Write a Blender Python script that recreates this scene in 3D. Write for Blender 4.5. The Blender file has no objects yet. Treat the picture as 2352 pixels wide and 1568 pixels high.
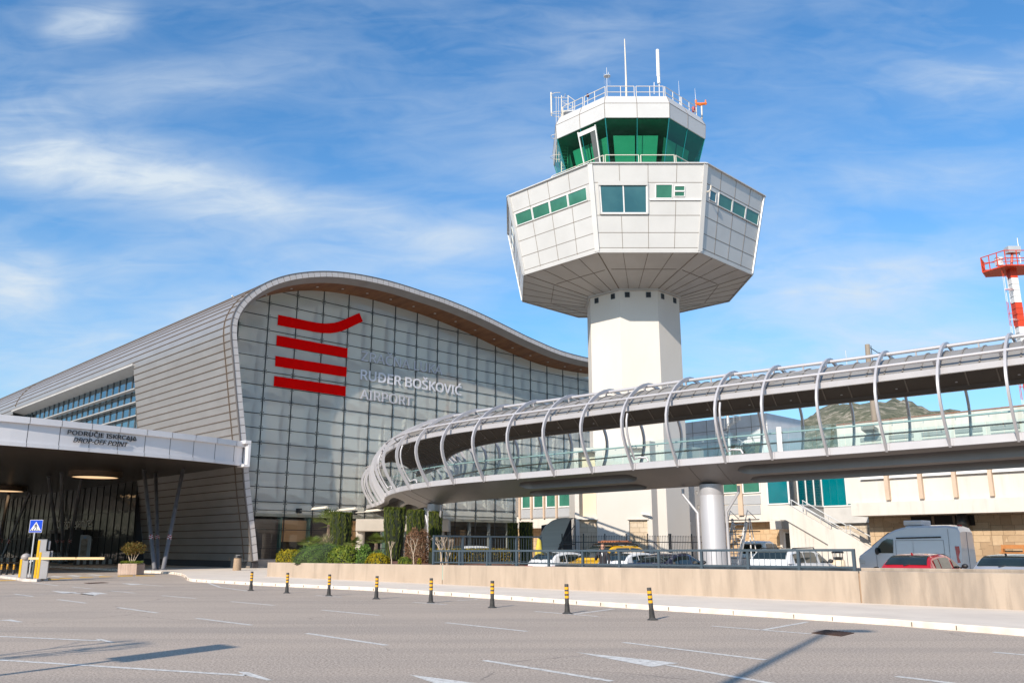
import bpy, bmesh, math, random
from mathutils import Vector, Matrix
random.seed(7)
C = bpy.context.scene.collection
SC = bpy.context.scene
R = math.radians
def Vc(*a): return Vector(a)
Z = Vc(0, 0, 1)
# ---- camera model: lens and tilt recovered from the photograph's vanishing points
F, CX, CY, EYE, HOR = 1950., 1176., 784., 1.7, 1256.
TILT = math.atan((HOR-CY)/F); cT, sT = math.cos(TILT), math.sin(TILT)
EYEP = Vc(0, 0, EYE)
def ray(x, y):
    d = -(y-CY)/F
    return Vc((x-CX)/F, cT-sT*d, sT+cT*d)
def gp(x, y, z=0.):
    r = ray(x, y); return EYEP + r*((z-EYE)/r.z)
def yp(x, y, Y):
    r = ray(x, y); return EYEP + r*(Y/r.y)
def pl(x, y, P, n):
    r = ray(x, y); return EYEP + r*((P-EYEP).dot(n)/r.dot(n))
def px(P):
    d = P-EYEP; f = d.y*cT+d.z*sT; u = -d.y*sT+d.z*cT
    return CX+F*d.x/f, CY-F*u/f
A = R(45.7)
U = Vc(math.sin(A), math.cos(A), 0)        # along the terminal's glass front
V = Vc(-math.cos(A), math.sin(A), 0)       # along the road
ANGU = math.pi/2-A; ANGV = ANGU+math.pi/2  # z rotations that turn local x to U / V
# ---------------------------------------------------------------- meshes
class MB:
    def __init__(s): s.v = []; s.f = []; s.m = []; s.k = 0
    def add(s, pts, faces):
        b = len(s.v); s.v += [Vector(p) for p in pts]
        for f in faces: s.f.append([b+i for i in f]); s.m.append(s.k)
        return s
    def poly(s, *pts): return s.add(pts, [list(range(len(pts)))])
    def obox(s, c, ax, ay, az):
        c = Vector(c); p = [c+sx*ax+sy*ay+sz*az for sz in (-1, 1) for sx, sy in ((-1, -1), (1, -1), (1, 1), (-1, 1))]
        return s.add(p, [(3, 2, 1, 0), (4, 5, 6, 7), (0, 1, 5, 4), (1, 2, 6, 5), (2, 3, 7, 6), (3, 0, 4, 7)])
    def box(s, a, b):
        a, b = Vector(a), Vector(b); h = (b-a)/2
        return s.obox((a+b)/2, Vc(h.x, 0, 0), Vc(0, h.y, 0), Vc(0, 0, h.z))
    def beam(s, a, b, w, h, up=Z):
        a, b = Vector(a), Vector(b); d = (b-a); x = d.normalized(); y = up.cross(x)
        if y.length < 1e-4: y = Vc(0, 1, 0).cross(x)
        y.normalize(); z = x.cross(y)
        return s.obox((a+b)/2, d/2, y*w/2, z*h/2)
    def prism(s, poly, d):
        n = len(poly); poly = [Vector(p) for p in poly]; d = Vector(d)
        return s.add(poly+[p+d for p in poly], [list(range(n))[::-1], list(range(n, 2*n))]+[(i, (i+1) % n, n+(i+1) % n, n+i) for i in range(n)])
    def grid(s, rows, closeu=False, closev=False):
        nr, nc = len(rows), len(rows[0]); f = []
        for i in range(nr if closev else nr-1):
            for j in range(nc if closeu else nc-1):
                f.append((i*nc+j, i*nc+(j+1) % nc, ((i+1) % nr)*nc+(j+1) % nc, ((i+1) % nr)*nc+j))
        return s.add([p for r in rows for p in r], f)
    def tube(s, pts, r, n=8, cap=True, sx=1., up=None):
        pts = [Vector(p) for p in pts]; rr = r if isinstance(r, (list, tuple)) else [r]*len(pts)
        rows = []; ref = up
        for i, p in enumerate(pts):
            t = (pts[min(i+1, len(pts)-1)]-pts[max(i-1, 0)]).normalized()
            if ref is None: ref = Z if abs(t.z) < .9 else Vc(1, 0, 0)
            y = ref-t*ref.dot(t); y.normalize(); x = t.cross(y)
            if up is None: ref = y
            rows.append([p+(x*math.cos(k*2*math.pi/n)*sx+y*math.sin(k*2*math.pi/n))*rr[i] for k in range(n)])
        s.grid(rows, closeu=True)
        if cap: s.add(rows[0], [list(range(n))[::-1]]); s.add(rows[-1], [list(range(n))])
        return s
    def lathe(s, prof, c=(0, 0, 0), n=16):
        c = Vector(c); s.grid([[c+Vc(r*math.cos(k*2*math.pi/n), r*math.sin(k*2*math.pi/n), z) for k in range(n)] for r, z in prof], closeu=True)
        for r, z in (prof[0], prof[-1]):
            if r > 1e-4: s.add([c+Vc(r*math.cos(k*2*math.pi/n), r*math.sin(k*2*math.pi/n), z) for k in range(n)], [list(range(n))])
        return s
    def sphere(s, c, r, n=12, m=8, sc=(1, 1, 1)):
        c = Vector(c)
        return s.grid([[c+Vc(r*sc[0]*math.sin(a)*math.cos(b), r*sc[1]*math.sin(a)*math.sin(b), r*sc[2]*math.cos(a)) for b in [k*2*math.pi/n for k in range(n)]] for a in [1e-3+(math.pi-2e-3)*i/m for i in range(m+1)]], closeu=True)
    def sweep(s, path, prof, normals, close=True):
        """prof: list of (a, z); a along the path's normal, z up"""
        return s.grid([[p+n*a+Z*z for a, z in prof] for p, n in zip(path, normals)], closeu=close)
MW = {}
def world_of(o):
    return MW.get(o.name, Matrix.Identity(4)) if o else Matrix.Identity(4)
def tag(o, label=None, cat=None, group=None, kind=None):
    if label: o['label'] = label
    if cat: o['category'] = cat
    if group: o['group'] = group
    if kind: o['kind'] = kind
    return o
def thing(name, label, cat, loc=(0, 0, 0), rz=0., group=None):
    o = bpy.data.objects.new(name, None); C.objects.link(o); o.empty_display_size = .2
    o.location = loc; o.rotation_euler = (0, 0, rz)
    MW[o.name] = Matrix.Translation(Vector(loc)) @ Matrix.Rotation(rz, 4, 'Z')
    return tag(o, label, cat, group)
def build(mb, name, mats, parent=None, smooth=False, local=False, bevel=0., weld=False, recalc=True, angle=None):
    inv = Matrix.Identity(4) if local else world_of(parent).inverted()
    me = bpy.data.meshes.new(name); me.from_pydata([inv @ p for p in mb.v], [], mb.f)
    mats = mats if isinstance(mats, (list, tuple)) else [mats]
    for m in mats: me.materials.append(m)
    if len(mats) > 1: me.polygons.foreach_set('material_index', mb.m)
    if recalc or weld:
        bm = bmesh.new(); bm.from_mesh(me)
        if weld: bmesh.ops.remove_doubles(bm, verts=bm.verts, dist=1e-4)
        bmesh.ops.recalc_face_normals(bm, faces=bm.faces); bm.to_mesh(me); bm.free()
    if smooth: me.polygons.foreach_set('use_smooth', [True]*len(me.polygons))
    if angle:
        me.polygons.foreach_set('use_smooth', [True]*len(me.polygons))
        bm = bmesh.new(); bm.from_mesh(me)
        for e in bm.edges:
            if len(e.link_faces) == 2 and e.calc_face_angle(0) > R(angle): e.smooth = False
        bm.to_mesh(me); bm.free()
    o = bpy.data.objects.new(name, me); C.objects.link(o)
    MW[o.name] = world_of(parent)
    if parent: o.parent = parent
    if bevel:
        b = o.modifiers.new('b', 'BEVEL'); b.width = bevel; b.segments = 2; b.limit_method = 'ANGLE'; b.angle_limit = R(40)
    return o
def solo(mb, name, mats, label, cat, loc=None, rz=0., group=None, **k):
    """a thing that is one mesh, with its origin at its base"""
    if loc is not None:
        M = Matrix.Translation(Vector(loc)) @ Matrix.Rotation(rz, 4, 'Z'); i = M.inverted(); mb.v = [i @ p for p in mb.v]
    o = build(mb, name, mats, None, **k)
    if loc is not None: o.location = loc; o.rotation_euler = (0, 0, rz); MW[o.name] = M
    return tag(o, label, cat, group)
def struct(mb, name, mats, **k): return tag(build(mb, name, mats, None, **k), kind='structure')
def copy_tree(o, parent=None, loc=None, rz=None, label=None):
    c = o.copy(); C.objects.link(c)
    if parent: c.parent = parent
    if loc is not None: c.location = loc
    if rz is not None: c.rotation_euler = (c.rotation_euler[0], c.rotation_euler[1], rz)
    if label: c['label'] = label
    for ch in list(o.children): copy_tree(ch, c)
    return c
def ui_font():
    import os
    p = os.path.join(bpy.utils.system_resource('DATAFILES') or '', 'fonts', 'NotoSansHebrew-Regular.woff2')
    try: return bpy.data.fonts.load(p) if os.path.exists(p) else None
    except Exception: return None
UIF = ui_font()
def text_mb(body, size, origin, xdir, ydir, extrude=.02, shear=0., align='LEFT', spacing=1., sxs=1., offset=0.):
    cu = bpy.data.curves.new('t', 'FONT'); cu.body = body; cu.size = size; cu.font = UIF or cu.font; cu.extrude = extrude; cu.shear = shear
    cu.align_x = align; cu.space_character = spacing; cu.resolution_u = 3; cu.offset = offset
    ob = bpy.data.objects.new('t', cu); C.objects.link(ob)
    dg = bpy.context.evaluated_depsgraph_get(); me = bpy.data.meshes.new_from_object(ob.evaluated_get(dg))
    mb = MB(); xd, yd = Vector(xdir), Vector(ydir); n = xd.cross(yd); o = Vector(origin)
    mb.add([o+xd*v.co.x*sxs+yd*v.co.y+n*v.co.z for v in me.vertices], [list(p.vertices) for p in me.polygons])
    bpy.data.objects.remove(ob); bpy.data.curves.remove(cu); bpy.data.meshes.remove(me)
    return mb
# ---------------------------------------------------------------- materials
def nodes(name):
    m = bpy.data.materials.new(name); m.use_nodes = True; nt = m.node_tree
    return m, nt, nt.nodes['Principled BSDF'], nt.nodes['Material Output']
def N(nt, t, **k):
    n = nt.nodes.new(t)
    for a, b in k.items():
        if hasattr(n, a): setattr(n, a, b)
    return n
def rgb(c): return (c[0], c[1], c[2], 1)
def coords(nt, stretch=(1, 1, 1), swz=False):
    tc = N(nt, 'ShaderNodeTexCoord'); mp = N(nt, 'ShaderNodeMapping'); mp.inputs['Scale'].default_value = stretch
    nt.links.new(tc.outputs['Object'], mp.inputs['Vector']); return mp.outputs['Vector']
def noise(nt, vec, scale, detail=4, rough=.55):
    n = N(nt, 'ShaderNodeTexNoise'); n.inputs['Scale'].default_value = scale; n.inputs['Detail'].default_value = detail
    n.inputs['Roughness'].default_value = rough; nt.links.new(vec, n.inputs['Vector']); return n.outputs['Fac']
def ramp(nt, fac, stops):
    r = N(nt, 'ShaderNodeValToRGB'); e = r.color_ramp.elements
    while len(e) < len(stops): e.new(.5)
    for i, (p, c) in enumerate(stops): e[i].position = p; e[i].color = rgb(c) if len(c) == 3 else c
    nt.links.new(fac, r.inputs['Fac']); return r.outputs['Color']
def mixc(nt, fac, a, b, mode='MIX'):
    m = N(nt, 'ShaderNodeMix'); m.data_type = 'RGBA'; m.blend_type = mode
    for s, v in ((m.inputs[0], fac), (m.inputs[6], a), (m.inputs[7], b)):
        if isinstance(v, (int, float)): s.default_value = v
        elif isinstance(v, (tuple, list)): s.default_value = rgb(v)
        else: nt.links.new(v, s)
    return m.outputs[2]
def mth(nt, op, a, b=None, c=None, clamp=False):
    m = N(nt, 'ShaderNodeMath'); m.operation = op; m.use_clamp = clamp
    for i, v in enumerate((a, b, c)):
        if v is None: continue
        if isinstance(v, (int, float)): m.inputs[i].default_value = v
        else: nt.links.new(v, m.inputs[i])
    return m.outputs[0]
def bump(nt, bs, h, strength, dist=.02):
    b = N(nt, 'ShaderNodeBump'); b.inputs['Strength'].default_value = strength; b.inputs['Distance'].default_value = dist
    nt.links.new(h, b.inputs['Height']); nt.links.new(b.outputs['Normal'], bs.inputs['Normal'])
MC = {}
def mat(name, col, rough=.6, metal=0., col2=None, vs=1.5, stretch=(1, 1, 1), lo=.35, hi=.7, bm=0., bs=30., spec=.5, coat=0., grime=0.):
    if name in MC: return MC[name]
    m, nt, b, out = nodes(name)
    b.inputs['Base Color'].default_value = rgb(col); b.inputs['Roughness'].default_value = rough; b.inputs['Metallic'].default_value = metal
    b.inputs['Specular IOR Level'].default_value = spec; b.inputs['Coat Weight'].default_value = coat; b.inputs['Coat Roughness'].default_value = .03
    v = coords(nt, stretch)
    c2 = col2 or tuple(x*.88 for x in col)
    c = mixc(nt, ramp(nt, noise(nt, v, vs, 6), [(lo, (0, 0, 0)), (hi, (1, 1, 1))]), col, c2)
    if grime:
        g = ramp(nt, noise(nt, coords(nt, (1.3, 1.3, .16)), 1.5, 8, .62), [(.52, (0, 0, 0)), (.74, (1, 1, 1))])
        c = mixc(nt, mth(nt, 'MULTIPLY', g, grime), c, tuple(x*.5 for x in col))
    nt.links.new(c, b.inputs['Base Color'])
    if bm: bump(nt, b, noise(nt, coords(nt), bs, 3), bm)
    MC[name] = m; return m
def schlick(nt, refl, ior=1.5):
    ge = N(nt, 'ShaderNodeNewGeometry'); d = N(nt, 'ShaderNodeVectorMath'); d.operation = 'DOT_PRODUCT'
    nt.links.new(ge.outputs['True Normal'], d.inputs[0]); nt.links.new(ge.outputs['Incoming'], d.inputs[1])
    q = mth(nt, 'POWER', mth(nt, 'SUBTRACT', 1, mth(nt, 'ABSOLUTE', d.outputs['Value']), clamp=True), 5)
    f0 = refl+((ior-1)/(ior+1))**2
    return mth(nt, 'ADD', mth(nt, 'MULTIPLY', q, .9*(1-f0)), f0, clamp=True)
def glass(name, tint, refl=.12, rough=.02, ior=1.5, gloss=(1, 1, 1), wavy=0.):
    """thin pane: tinted see-through with a mirror that grows at grazing angles"""
    if name in MC: return MC[name]
    m, nt, b, out = nodes(name); nt.nodes.remove(b)
    t = N(nt, 'ShaderNodeBsdfTransparent'); t.inputs['Color'].default_value = rgb(tint)
    g = N(nt, 'ShaderNodeBsdfGlossy'); g.inputs['Roughness'].default_value = rough; g.inputs['Color'].default_value = rgb(gloss)
    x = N(nt, 'ShaderNodeMixShader'); k = schlick(nt, refl, ior)
    if wavy:
        bp = N(nt, 'ShaderNodeBump'); bp.inputs['Strength'].default_value = wavy; bp.inputs['Distance'].default_value = .05
        nt.links.new(noise(nt, coords(nt), .6, 2), bp.inputs['Height']); nt.links.new(bp.outputs['Normal'], g.inputs['Normal'])
    nt.links.new(k, x.inputs['Fac']); nt.links.new(t.outputs[0], x.inputs[1]); nt.links.new(g.outputs[0], x.inputs[2])
    nt.links.new(x.outputs[0], out.inputs['Surface']); MC[name] = m; return m
def stone(name, c1, c2, mortar, bw=.62, bh=.3, ox=0.):
    """ashlar wall laid in the plane of local x and z"""
    if name in MC: return MC[name]
    m, nt, b, out = nodes(name)
    tc = N(nt, 'ShaderNodeTexCoord'); s = N(nt, 'ShaderNodeSeparateXYZ'); nt.links.new(tc.outputs['Object'], s.inputs[0])
    k = N(nt, 'ShaderNodeCombineXYZ'); nt.links.new(mth(nt, 'ADD', s.outputs['X'], s.outputs['Y']), k.inputs['X']); nt.links.new(s.outputs['Z'], k.inputs['Y'])
    # a second coarser course pattern breaks the regular bond
    w = mth(nt, 'GREATER_THAN', noise(nt, k.outputs[0], .55, 0), .5)
    cols = []
    for i, (a, h) in enumerate(((bw, bh), (bw*.62, bh*1.5))):
        t = N(nt, 'ShaderNodeTexBrick'); t.offset = .37+.2*i; t.squash = .6+.5*i; t.squash_frequency = 3-i
        t.inputs['Scale'].default_value = 1; t.inputs['Brick Width'].default_value = a; t.inputs['Row Height'].default_value = h
        t.inputs['Mortar Size'].default_value = .012; t.inputs['Mortar Smooth'].default_value = .2
        t.inputs['Color1'].default_value = rgb(c1); t.inputs['Color2'].default_value = rgb(c2); t.inputs['Mortar'].default_value = rgb(mortar)
        nt.links.new(k.outputs[0], t.inputs['Vector']); cols.append(t)
    c = mixc(nt, w, cols[0].outputs['Color'], cols[1].outputs['Color'])
    n = noise(nt, k.outputs[0], 5, 5)
    c = mixc(nt, mth(nt, 'MULTIPLY', n, .5), c, tuple(x*.6 for x in c1))
    nt.links.new(c, b.inputs['Base Color']); b.inputs['Roughness'].default_value = .9
    h = mixc(nt, w, cols[0].outputs['Fac'], cols[1].outputs['Fac'])
    bump(nt, b, mth(nt, 'ADD', mth(nt, 'MULTIPLY', h, -.6), n), .7, .03)
    MC[name] = m; return m
def leaf(name, c1, c2, vs=6., c3=None):
    if name in MC: return MC[name]
    m, nt, b, out = nodes(name)
    n = noise(nt, coords(nt), vs, 2)
    st = [(.35, c1), (.65, c2)] + ([(.72, c3)] if c3 else [])
    nt.links.new(ramp(nt, n, st), b.inputs['Base Color']); b.inputs['Roughness'].default_value = .65
    b.inputs['Specular IOR Level'].default_value = .3
    tr = N(nt, 'ShaderNodeBsdfTranslucent'); nt.links.new(ramp(nt, n, st), tr.inputs['Color'])
    x = N(nt, 'ShaderNodeMixShader'); x.inputs['Fac'].default_value = .25
    nt.links.new(b.outputs[0], x.inputs[1]); nt.links.new(tr.outputs[0], x.inputs[2]); nt.links.new(x.outputs[0], out.inputs['Surface'])
    MC[name] = m; return m
# ---------------------------------------------------------------- camera, sun, sky
cam = bpy.data.cameras.new('camera'); co = bpy.data.objects.new('camera', cam); C.objects.link(co); SC.camera = co
co.location = EYEP; co.rotation_euler = (math.pi/2+TILT, 0, 0)
cam.sensor_width = 36; cam.lens = F/2352*36; cam.clip_end = 6000; cam.clip_start = .1
SUN_EL, SUN_AZ = R(30.8), R(28.9)
ld = Vc(math.sin(SUN_AZ)*math.cos(SUN_EL), math.cos(SUN_AZ)*math.cos(SUN_EL), -math.sin(SUN_EL))
sun = bpy.data.lights.new('sun', 'SUN'); sun.energy = 4.4; sun.angle = R(.53); sun.color = (1, .895, .765)
so = bpy.data.objects.new('sun', sun); C.objects.link(so); so.rotation_euler = ld.to_track_quat('-Z', 'Y').to_euler(); so.location = (-20, -40, 40)
SC.view_settings.view_transform = 'Standard'; SC.view_settings.look = 'None'; SC.view_settings.exposure = .38; SC.view_settings.gamma = 1
w = bpy.data.worlds.new('World'); SC.world = w; w.use_nodes = True; nt = w.node_tree
bg = nt.nodes['Background']; bg.inputs['Strength'].default_value = .125
sky = N(nt, 'ShaderNodeTexSky'); sky.sky_type = 'NISHITA'; sky.sun_disc = False; sky.sun_elevation = SUN_EL; sky.sun_rotation = math.pi+SUN_AZ
sky.air_density = 1.; sky.dust_density = .6; sky.ozone_density = 2.2
tc = N(nt, 'ShaderNodeTexCoord'); sp = N(nt, 'ShaderNodeSeparateXYZ'); nt.links.new(tc.outputs['Generated'], sp.inputs[0])
ay = mth(nt, 'MAXIMUM', mth(nt, 'ABSOLUTE', sp.outputs['Y']), .12)
ca = mth(nt, 'DIVIDE', sp.outputs['X'], ay); cb = mth(nt, 'DIVIDE', sp.outputs['Z'], ay)
cv = N(nt, 'ShaderNodeCombineXYZ'); nt.links.new(ca, cv.inputs['X']); nt.links.new(cb, cv.inputs['Y'])
def cloudnoise(rot, sc, scale, detail, dist):
    mp = N(nt, 'ShaderNodeMapping'); mp.inputs['Rotation'].default_value = (0, 0, rot); mp.inputs['Scale'].default_value = sc
    nt.links.new(cv.outputs[0], mp.inputs['Vector']); n = N(nt, 'ShaderNodeTexNoise')
    n.inputs['Scale'].default_value = scale; n.inputs['Detail'].default_value = detail; n.inputs['Roughness'].default_value = .55; n.inputs['Distortion'].default_value = dist
    nt.links.new(mp.outputs[0], n.inputs['Vector']); return n.outputs['Fac']
def blob(x, y, x2, y2, half, wgt):
    """a drifting cloud bank between two bearings of the sky"""
    r1, r2 = ray(x, y), ray(x2, y2); a1, b1, a2, b2 = r1.x/r1.y, r1.z/r1.y, r2.x/r2.y, r2.z/r2.y
    ln = math.hypot(a2-a1, b2-b1)/2; cx, cy = (a1+a2)/2, (b1+b2)/2; ux, uy = (a2-a1)/2/ln, (b2-b1)/2/ln; hw = half/F
    da = mth(nt, 'SUBTRACT', ca, cx); db = mth(nt, 'SUBTRACT', cb, cy)
    p = mth(nt, 'DIVIDE', mth(nt, 'ADD', mth(nt, 'MULTIPLY', da, ux), mth(nt, 'MULTIPLY', db, uy)), ln)
    q = mth(nt, 'DIVIDE', mth(nt, 'SUBTRACT', mth(nt, 'MULTIPLY', db, ux), mth(nt, 'MULTIPLY', da, uy)), hw)
    d = mth(nt, 'ADD', mth(nt, 'POWER', mth(nt, 'ABSOLUTE', p), 3), mth(nt, 'MULTIPLY', q, q))
    return mth(nt, 'MULTIPLY', mth(nt, 'EXPONENT', mth(nt, 'MULTIPLY', d, -1.)), wgt*1.25)
BL = [(-150, 310, 560, 450, 85, .62), (350, 420, 1230, 570, 60, .42), (100, 70, 310, 40, 55, .55), (-100, 600, 130, 660, 90, .5), (-100, 720, 500, 560, 60, .25),
      (1600, 700, 2400, 610, 90, .42), (2050, 200, 2450, 170, 80, .25), (1000, 330, 1900, 560, 130, .2), (1850, 420, 2400, 400, 60, .2), (-100, 260, 700, 150, 60, .2),
      (-200, 880, 700, 700, 100, .3), (1500, 860, 2400, 770, 60, .35), (1150, 150, 1500, 40, 90, .12), (600, 560, 1200, 640, 70, .2)]
bl = None
for b_ in BL:
    o_ = blob(*b_); bl = o_ if bl is None else mth(nt, 'ADD', bl, o_)
n1 = cloudnoise(R(8), (1., 2.6, 1), 4.2, 9, .7); n2 = cloudnoise(R(-14), (1., 3.6, 1), 9., 8, 1.2); n3 = cloudnoise(R(20), (1., 1.8, 1), 2.2, 5, .3)
tex = mth(nt, 'ADD', mth(nt, 'MULTIPLY', n1, .62), mth(nt, 'MULTIPLY', n2, .38))
dens = mth(nt, 'ADD', mth(nt, 'MULTIPLY', bl, mth(nt, 'ADD', mth(nt, 'MULTIPLY', mth(nt, 'SUBTRACT', tex, .30), 2.6, clamp=True), .45)),
           mth(nt, 'MULTIPLY', mth(nt, 'MULTIPLY', mth(nt, 'SUBTRACT', tex, .40), 2.2, clamp=True), mth(nt, 'MULTIPLY', n3, .7)), clamp=True)
hs = N(nt, 'ShaderNodeHueSaturation'); hs.inputs['Saturation'].default_value = 1.18; hs.inputs['Value'].default_value = 1.12; nt.links.new(sky.outputs[0], hs.inputs['Color'])
hz = mth(nt, 'EXPONENT', mth(nt, 'MULTIPLY', mth(nt, 'MAXIMUM', sp.outputs['Z'], 0), -7.5))
skyb = mixc(nt, mth(nt, 'MULTIPLY', hz, .92), mixc(nt, 1., hs.outputs['Color'], (.74, 1.02, 1.12), 'MULTIPLY'), (1.75, 2.75, 3.9))
skyc = mixc(nt, dens, skyb, (4.3, 4.9, 5.5))
nt.links.new(skyc, bg.inputs['Color'])
# ================================================================ ground, road, pavement
def road_material():
    m, nt, b, out = nodes('asphalt')
    v = coords(nt)
    fine = noise(nt, v, 26, 6, .85); mid = noise(nt, v, 7, 5, .7); big = noise(nt, coords(nt, (1, 1, 1)), .16, 5)
    c = ramp(nt, fine, [(.41, (.17, .135, .108)), (.5, (.40, .325, .262)), (.59, (.64, .53, .435))])
    c = mixc(nt, ramp(nt, big, [(.35, (0, 0, 0)), (.7, (.45, .45, .45))]), c, (.49, .39, .305))
    sp_ = ramp(nt, noise(nt, coords(nt, (1, 1, 1)), 2.1, 6, .75), [(.66, (0, 0, 0)), (.76, (.8, .8, .8))])
    c = mixc(nt, sp_, c, (.14, .12, .11))
    # tyre-darkened lanes along the road
    mp = N(nt, 'ShaderNodeMapping'); mp.inputs['Rotation'].default_value = (0, 0, -ANGV); mp.inputs['Scale'].default_value = (.05, .9, 1)
    t2 = N(nt, 'ShaderNodeTexCoord'); nt.links.new(t2.outputs['Object'], mp.inputs['Vector'])
    st = ramp(nt, noise(nt, mp.outputs[0], 1., 4), [(.45, (0, 0, 0)), (.7, (.35, .35, .35))])
    c = mixc(nt, st, c, (.19, .17, .155))
    ms = N(nt, 'ShaderNodeTexVoronoi'); ms.feature = 'DISTANCE_TO_EDGE'; ms.inputs['Scale'].default_value = .22
    wv = N(nt, 'ShaderNodeVectorMath'); wv.operation = 'ADD'
    nz = N(nt, 'ShaderNodeTexNoise'); nz.inputs['Scale'].default_value = .8; nz.inputs['Detail'].default_value = 5; nt.links.new(v, nz.inputs['Vector'])
    nt.links.new(v, wv.inputs[0]); nt.links.new(nz.outputs['Color'], wv.inputs[1]); nt.links.new(wv.outputs[0], ms.inputs['Vector'])
    cr = ramp(nt, ms.outputs['Distance'], [(.0, (.55, .55, .55)), (.006, (0, 0, 0))])
    c = mixc(nt, mth(nt, 'MULTIPLY', cr, mth(nt, 'GREATER_THAN', noise(nt, v, .12, 1), .56)), c, (.08, .07, .065))
    nt.links.new(c, b.inputs['Base Color']); b.inputs['Roughness'].default_value = .85
    bump(nt, b, mth(nt, 'ADD', fine, mid), .35, .012); return m
M_ASPH = road_material()
M_TERR = mat('dry_ground', (.42, .33, .23), .95, col2=(.26, .23, .14), vs=.02, bm=.3, bs=2)
M_PAVE = mat('pavement_concrete', (.72, .625, .525), .85, col2=(.62, .535, .45), vs=.6, bm=.12, bs=60)
M_KERB = mat('kerb_stone', (.74, .65, .55), .85, col2=(.57, .48, .40), vs=2.5, bm=.2, bs=30)
def paint_material(name, col):
    m, nt, b, out = nodes(name); v = coords(nt)
    wear = ramp(nt, noise(nt, v, 9, 6, .75), [(.36, (0, 0, 0)), (.52, (1, 1, 1))])
    nt.links.new(mixc(nt, wear, (.33, .30, .27), col), b.inputs['Base Color']); b.inputs['Roughness'].default_value = .7; return m
M_PAINT = paint_material('road_paint', (.66, .64, .60)); M_YPAINT = paint_material('yellow_road_paint', (.72, .40, .04))
g = MB(); n = 40
rows = []
for i in range(n+1):
    rows.append([Vc(-1600+3600*j/n, -1200+3600*i/n, -.06) for j in range(n+1)])
struct(g.grid(rows), 'ground', M_TERR)
struct(MB().poly(Vc(-150, -70, 0), Vc(70, -70, 0), Vc(70, 75, 0), Vc(-20, 110, 0), Vc(-150, 150, 0)), 'road', M_ASPH)
W1, W2, W3 = gp(605, 1328), gp(1965, 1389), gp(2352, 1413)
WD = (W3-W1).normalized(); WN = Vc(-WD.y, WD.x, 0)          # along / behind the garden wall
if WN.y < 0: WN = -WN
C0 = gp(583, 1308)                                            # corner of the terminal
KERB = [(60, 1299.5), (109, 1302.5), (253, 1309.5), (322, 1314.5), (365, 1316), (399, 1318), (418, 1321.5), (427, 1326), (431, 1332), (442, 1335), (505, 1338.6), (588, 1343.5), (843.5, 1355.3), (1110.6, 1373), (1502.7, 1400.2), (1782.6, 1417.5), (2048, 1435.2), (2352, 1459.8)]
kp = [gp(*p) for p in KERB]; kp.append(kp[-1]+(kp[-1]-kp[-2]).normalized()*18)
KH = .13
back = [W3+WD*30+WN*.2, W1+WN*.2, W1+WN*14, C0+U*60, C0-U*.2+V*.2, C0+V*95, kp[0]+V*30]
top = [Vc(p.x, p.y, KH) for p in kp+back]
struct(MB().poly(*top), 'pavement', M_PAVE)
kn = []
for i in range(len(kp)):
    t = (kp[min(i+1, len(kp)-1)]-kp[max(i-1, 0)]).normalized(); nn = Vc(-t.y, t.x, 0)
    kn.append(nn)
k = MB(); k.sweep(kp, [(-.03, .0), (-.012, KH-.02), (.0, KH+.004), (.16, KH+.004), (.16, 0)], kn)
struct(k, 'kerb', M_KERB)
# gaps between kerb stones
j = MB()
for a, b, na in zip(kp, kp[1:], kn):
    L = (b-a).length; t = (b-a)/L
    for q in range(int(L//1.)):
        p = a+t*(q+.5)
        j.beam(p+Z*(KH/2-.004)-na*.0345, p+Z*(KH/2-.004)-na*.0345+t*.012, .02, KH-.04)
struct(j, 'kerb_joint', mat('dark_joint', (.16, .13, .10), .9))
# ---- painted markings
def line(mb, a, b, w=.12, z=.004, rnd=True):
    a, b = gp(*a), gp(*b); d = (b-a).normalized(); s = Vc(-d.y, d.x, 0)*w/2
    mb.poly(*[Vc(q.x, q.y, z) for q in (a-s, b-s, b+s, a+s)])
def patch(mb, *pts, z=.004): mb.poly(*[Vc(q.x, q.y, z) for q in (gp(*p) for p in pts)])
c7 = lambda x, y: (x*.3611, 1273.9+y*.3611)
c8 = lambda x, y: (784+x*.3611, 1306.6+y*.3611)
c6 = lambda x, y: (1502.7+x*.3611, 1241.3+y*.3611)
mk = MB()
for a, b in (((460, 203), (575, 214)), ((92, 248), (212, 264)), ((370, 283), (548, 306)), ((705, 228), (855, 242)), ((750, 334), (1000, 368)), ((1030, 258), (1245, 276)), ((1250, 402), (1600, 446)), ((1470, 296), (1745, 320)), ((1950, 498), (2460, 574)), ((2050, 350), (2412, 384)), ((205, 175), (370, 195)), ((900, 187), (1035, 198)), ((1325, 178), (1400, 205)), ((1400, 205), (1570, 228)), ((2005, 257), (2170, 268)), ((0, 518), (640, 546)), ((0, 668), (1560, 766)), ((-500, 640), (0, 668)), ((-500, 500), (0, 518))):
    line(mk, c7(*a), c7(*b))
for a, b in (((665, 340), (1180, 395)), ((910, 580), (1720, 712)), ((460, 210), (670, 225)), ((1232, 268), (1630, 300)), ((1470, 287), (1735, 252)), ((735, 200), (870, 190)), ((1795, 465), (2700, 577)), ((2080, 610), (2900, 755))):
    line(mk, c8(*a), c8(*b))
for a, b in (((365, 542), (1000, 592)), ((690, 567), (975, 516)), ((1540, 862), (2300, 955)), ((2160, 708), (2700, 757)), ((1900, 640+300), (2600, 1030))):
    line(mk, c6(*a), c6(*b))
patch(mk, c8(1490, 528), c8(2150, 597), c8(2060, 608), c8(1975, 622))
patch(mk, c8(430, 670), c8(900, 730), c8(820, 760), c8(700, 762))
patch(mk, c7(1510, 742), c7(1580, 745), c7(1735, 797), c7(1695, 797), c7(1560, 766))
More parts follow.
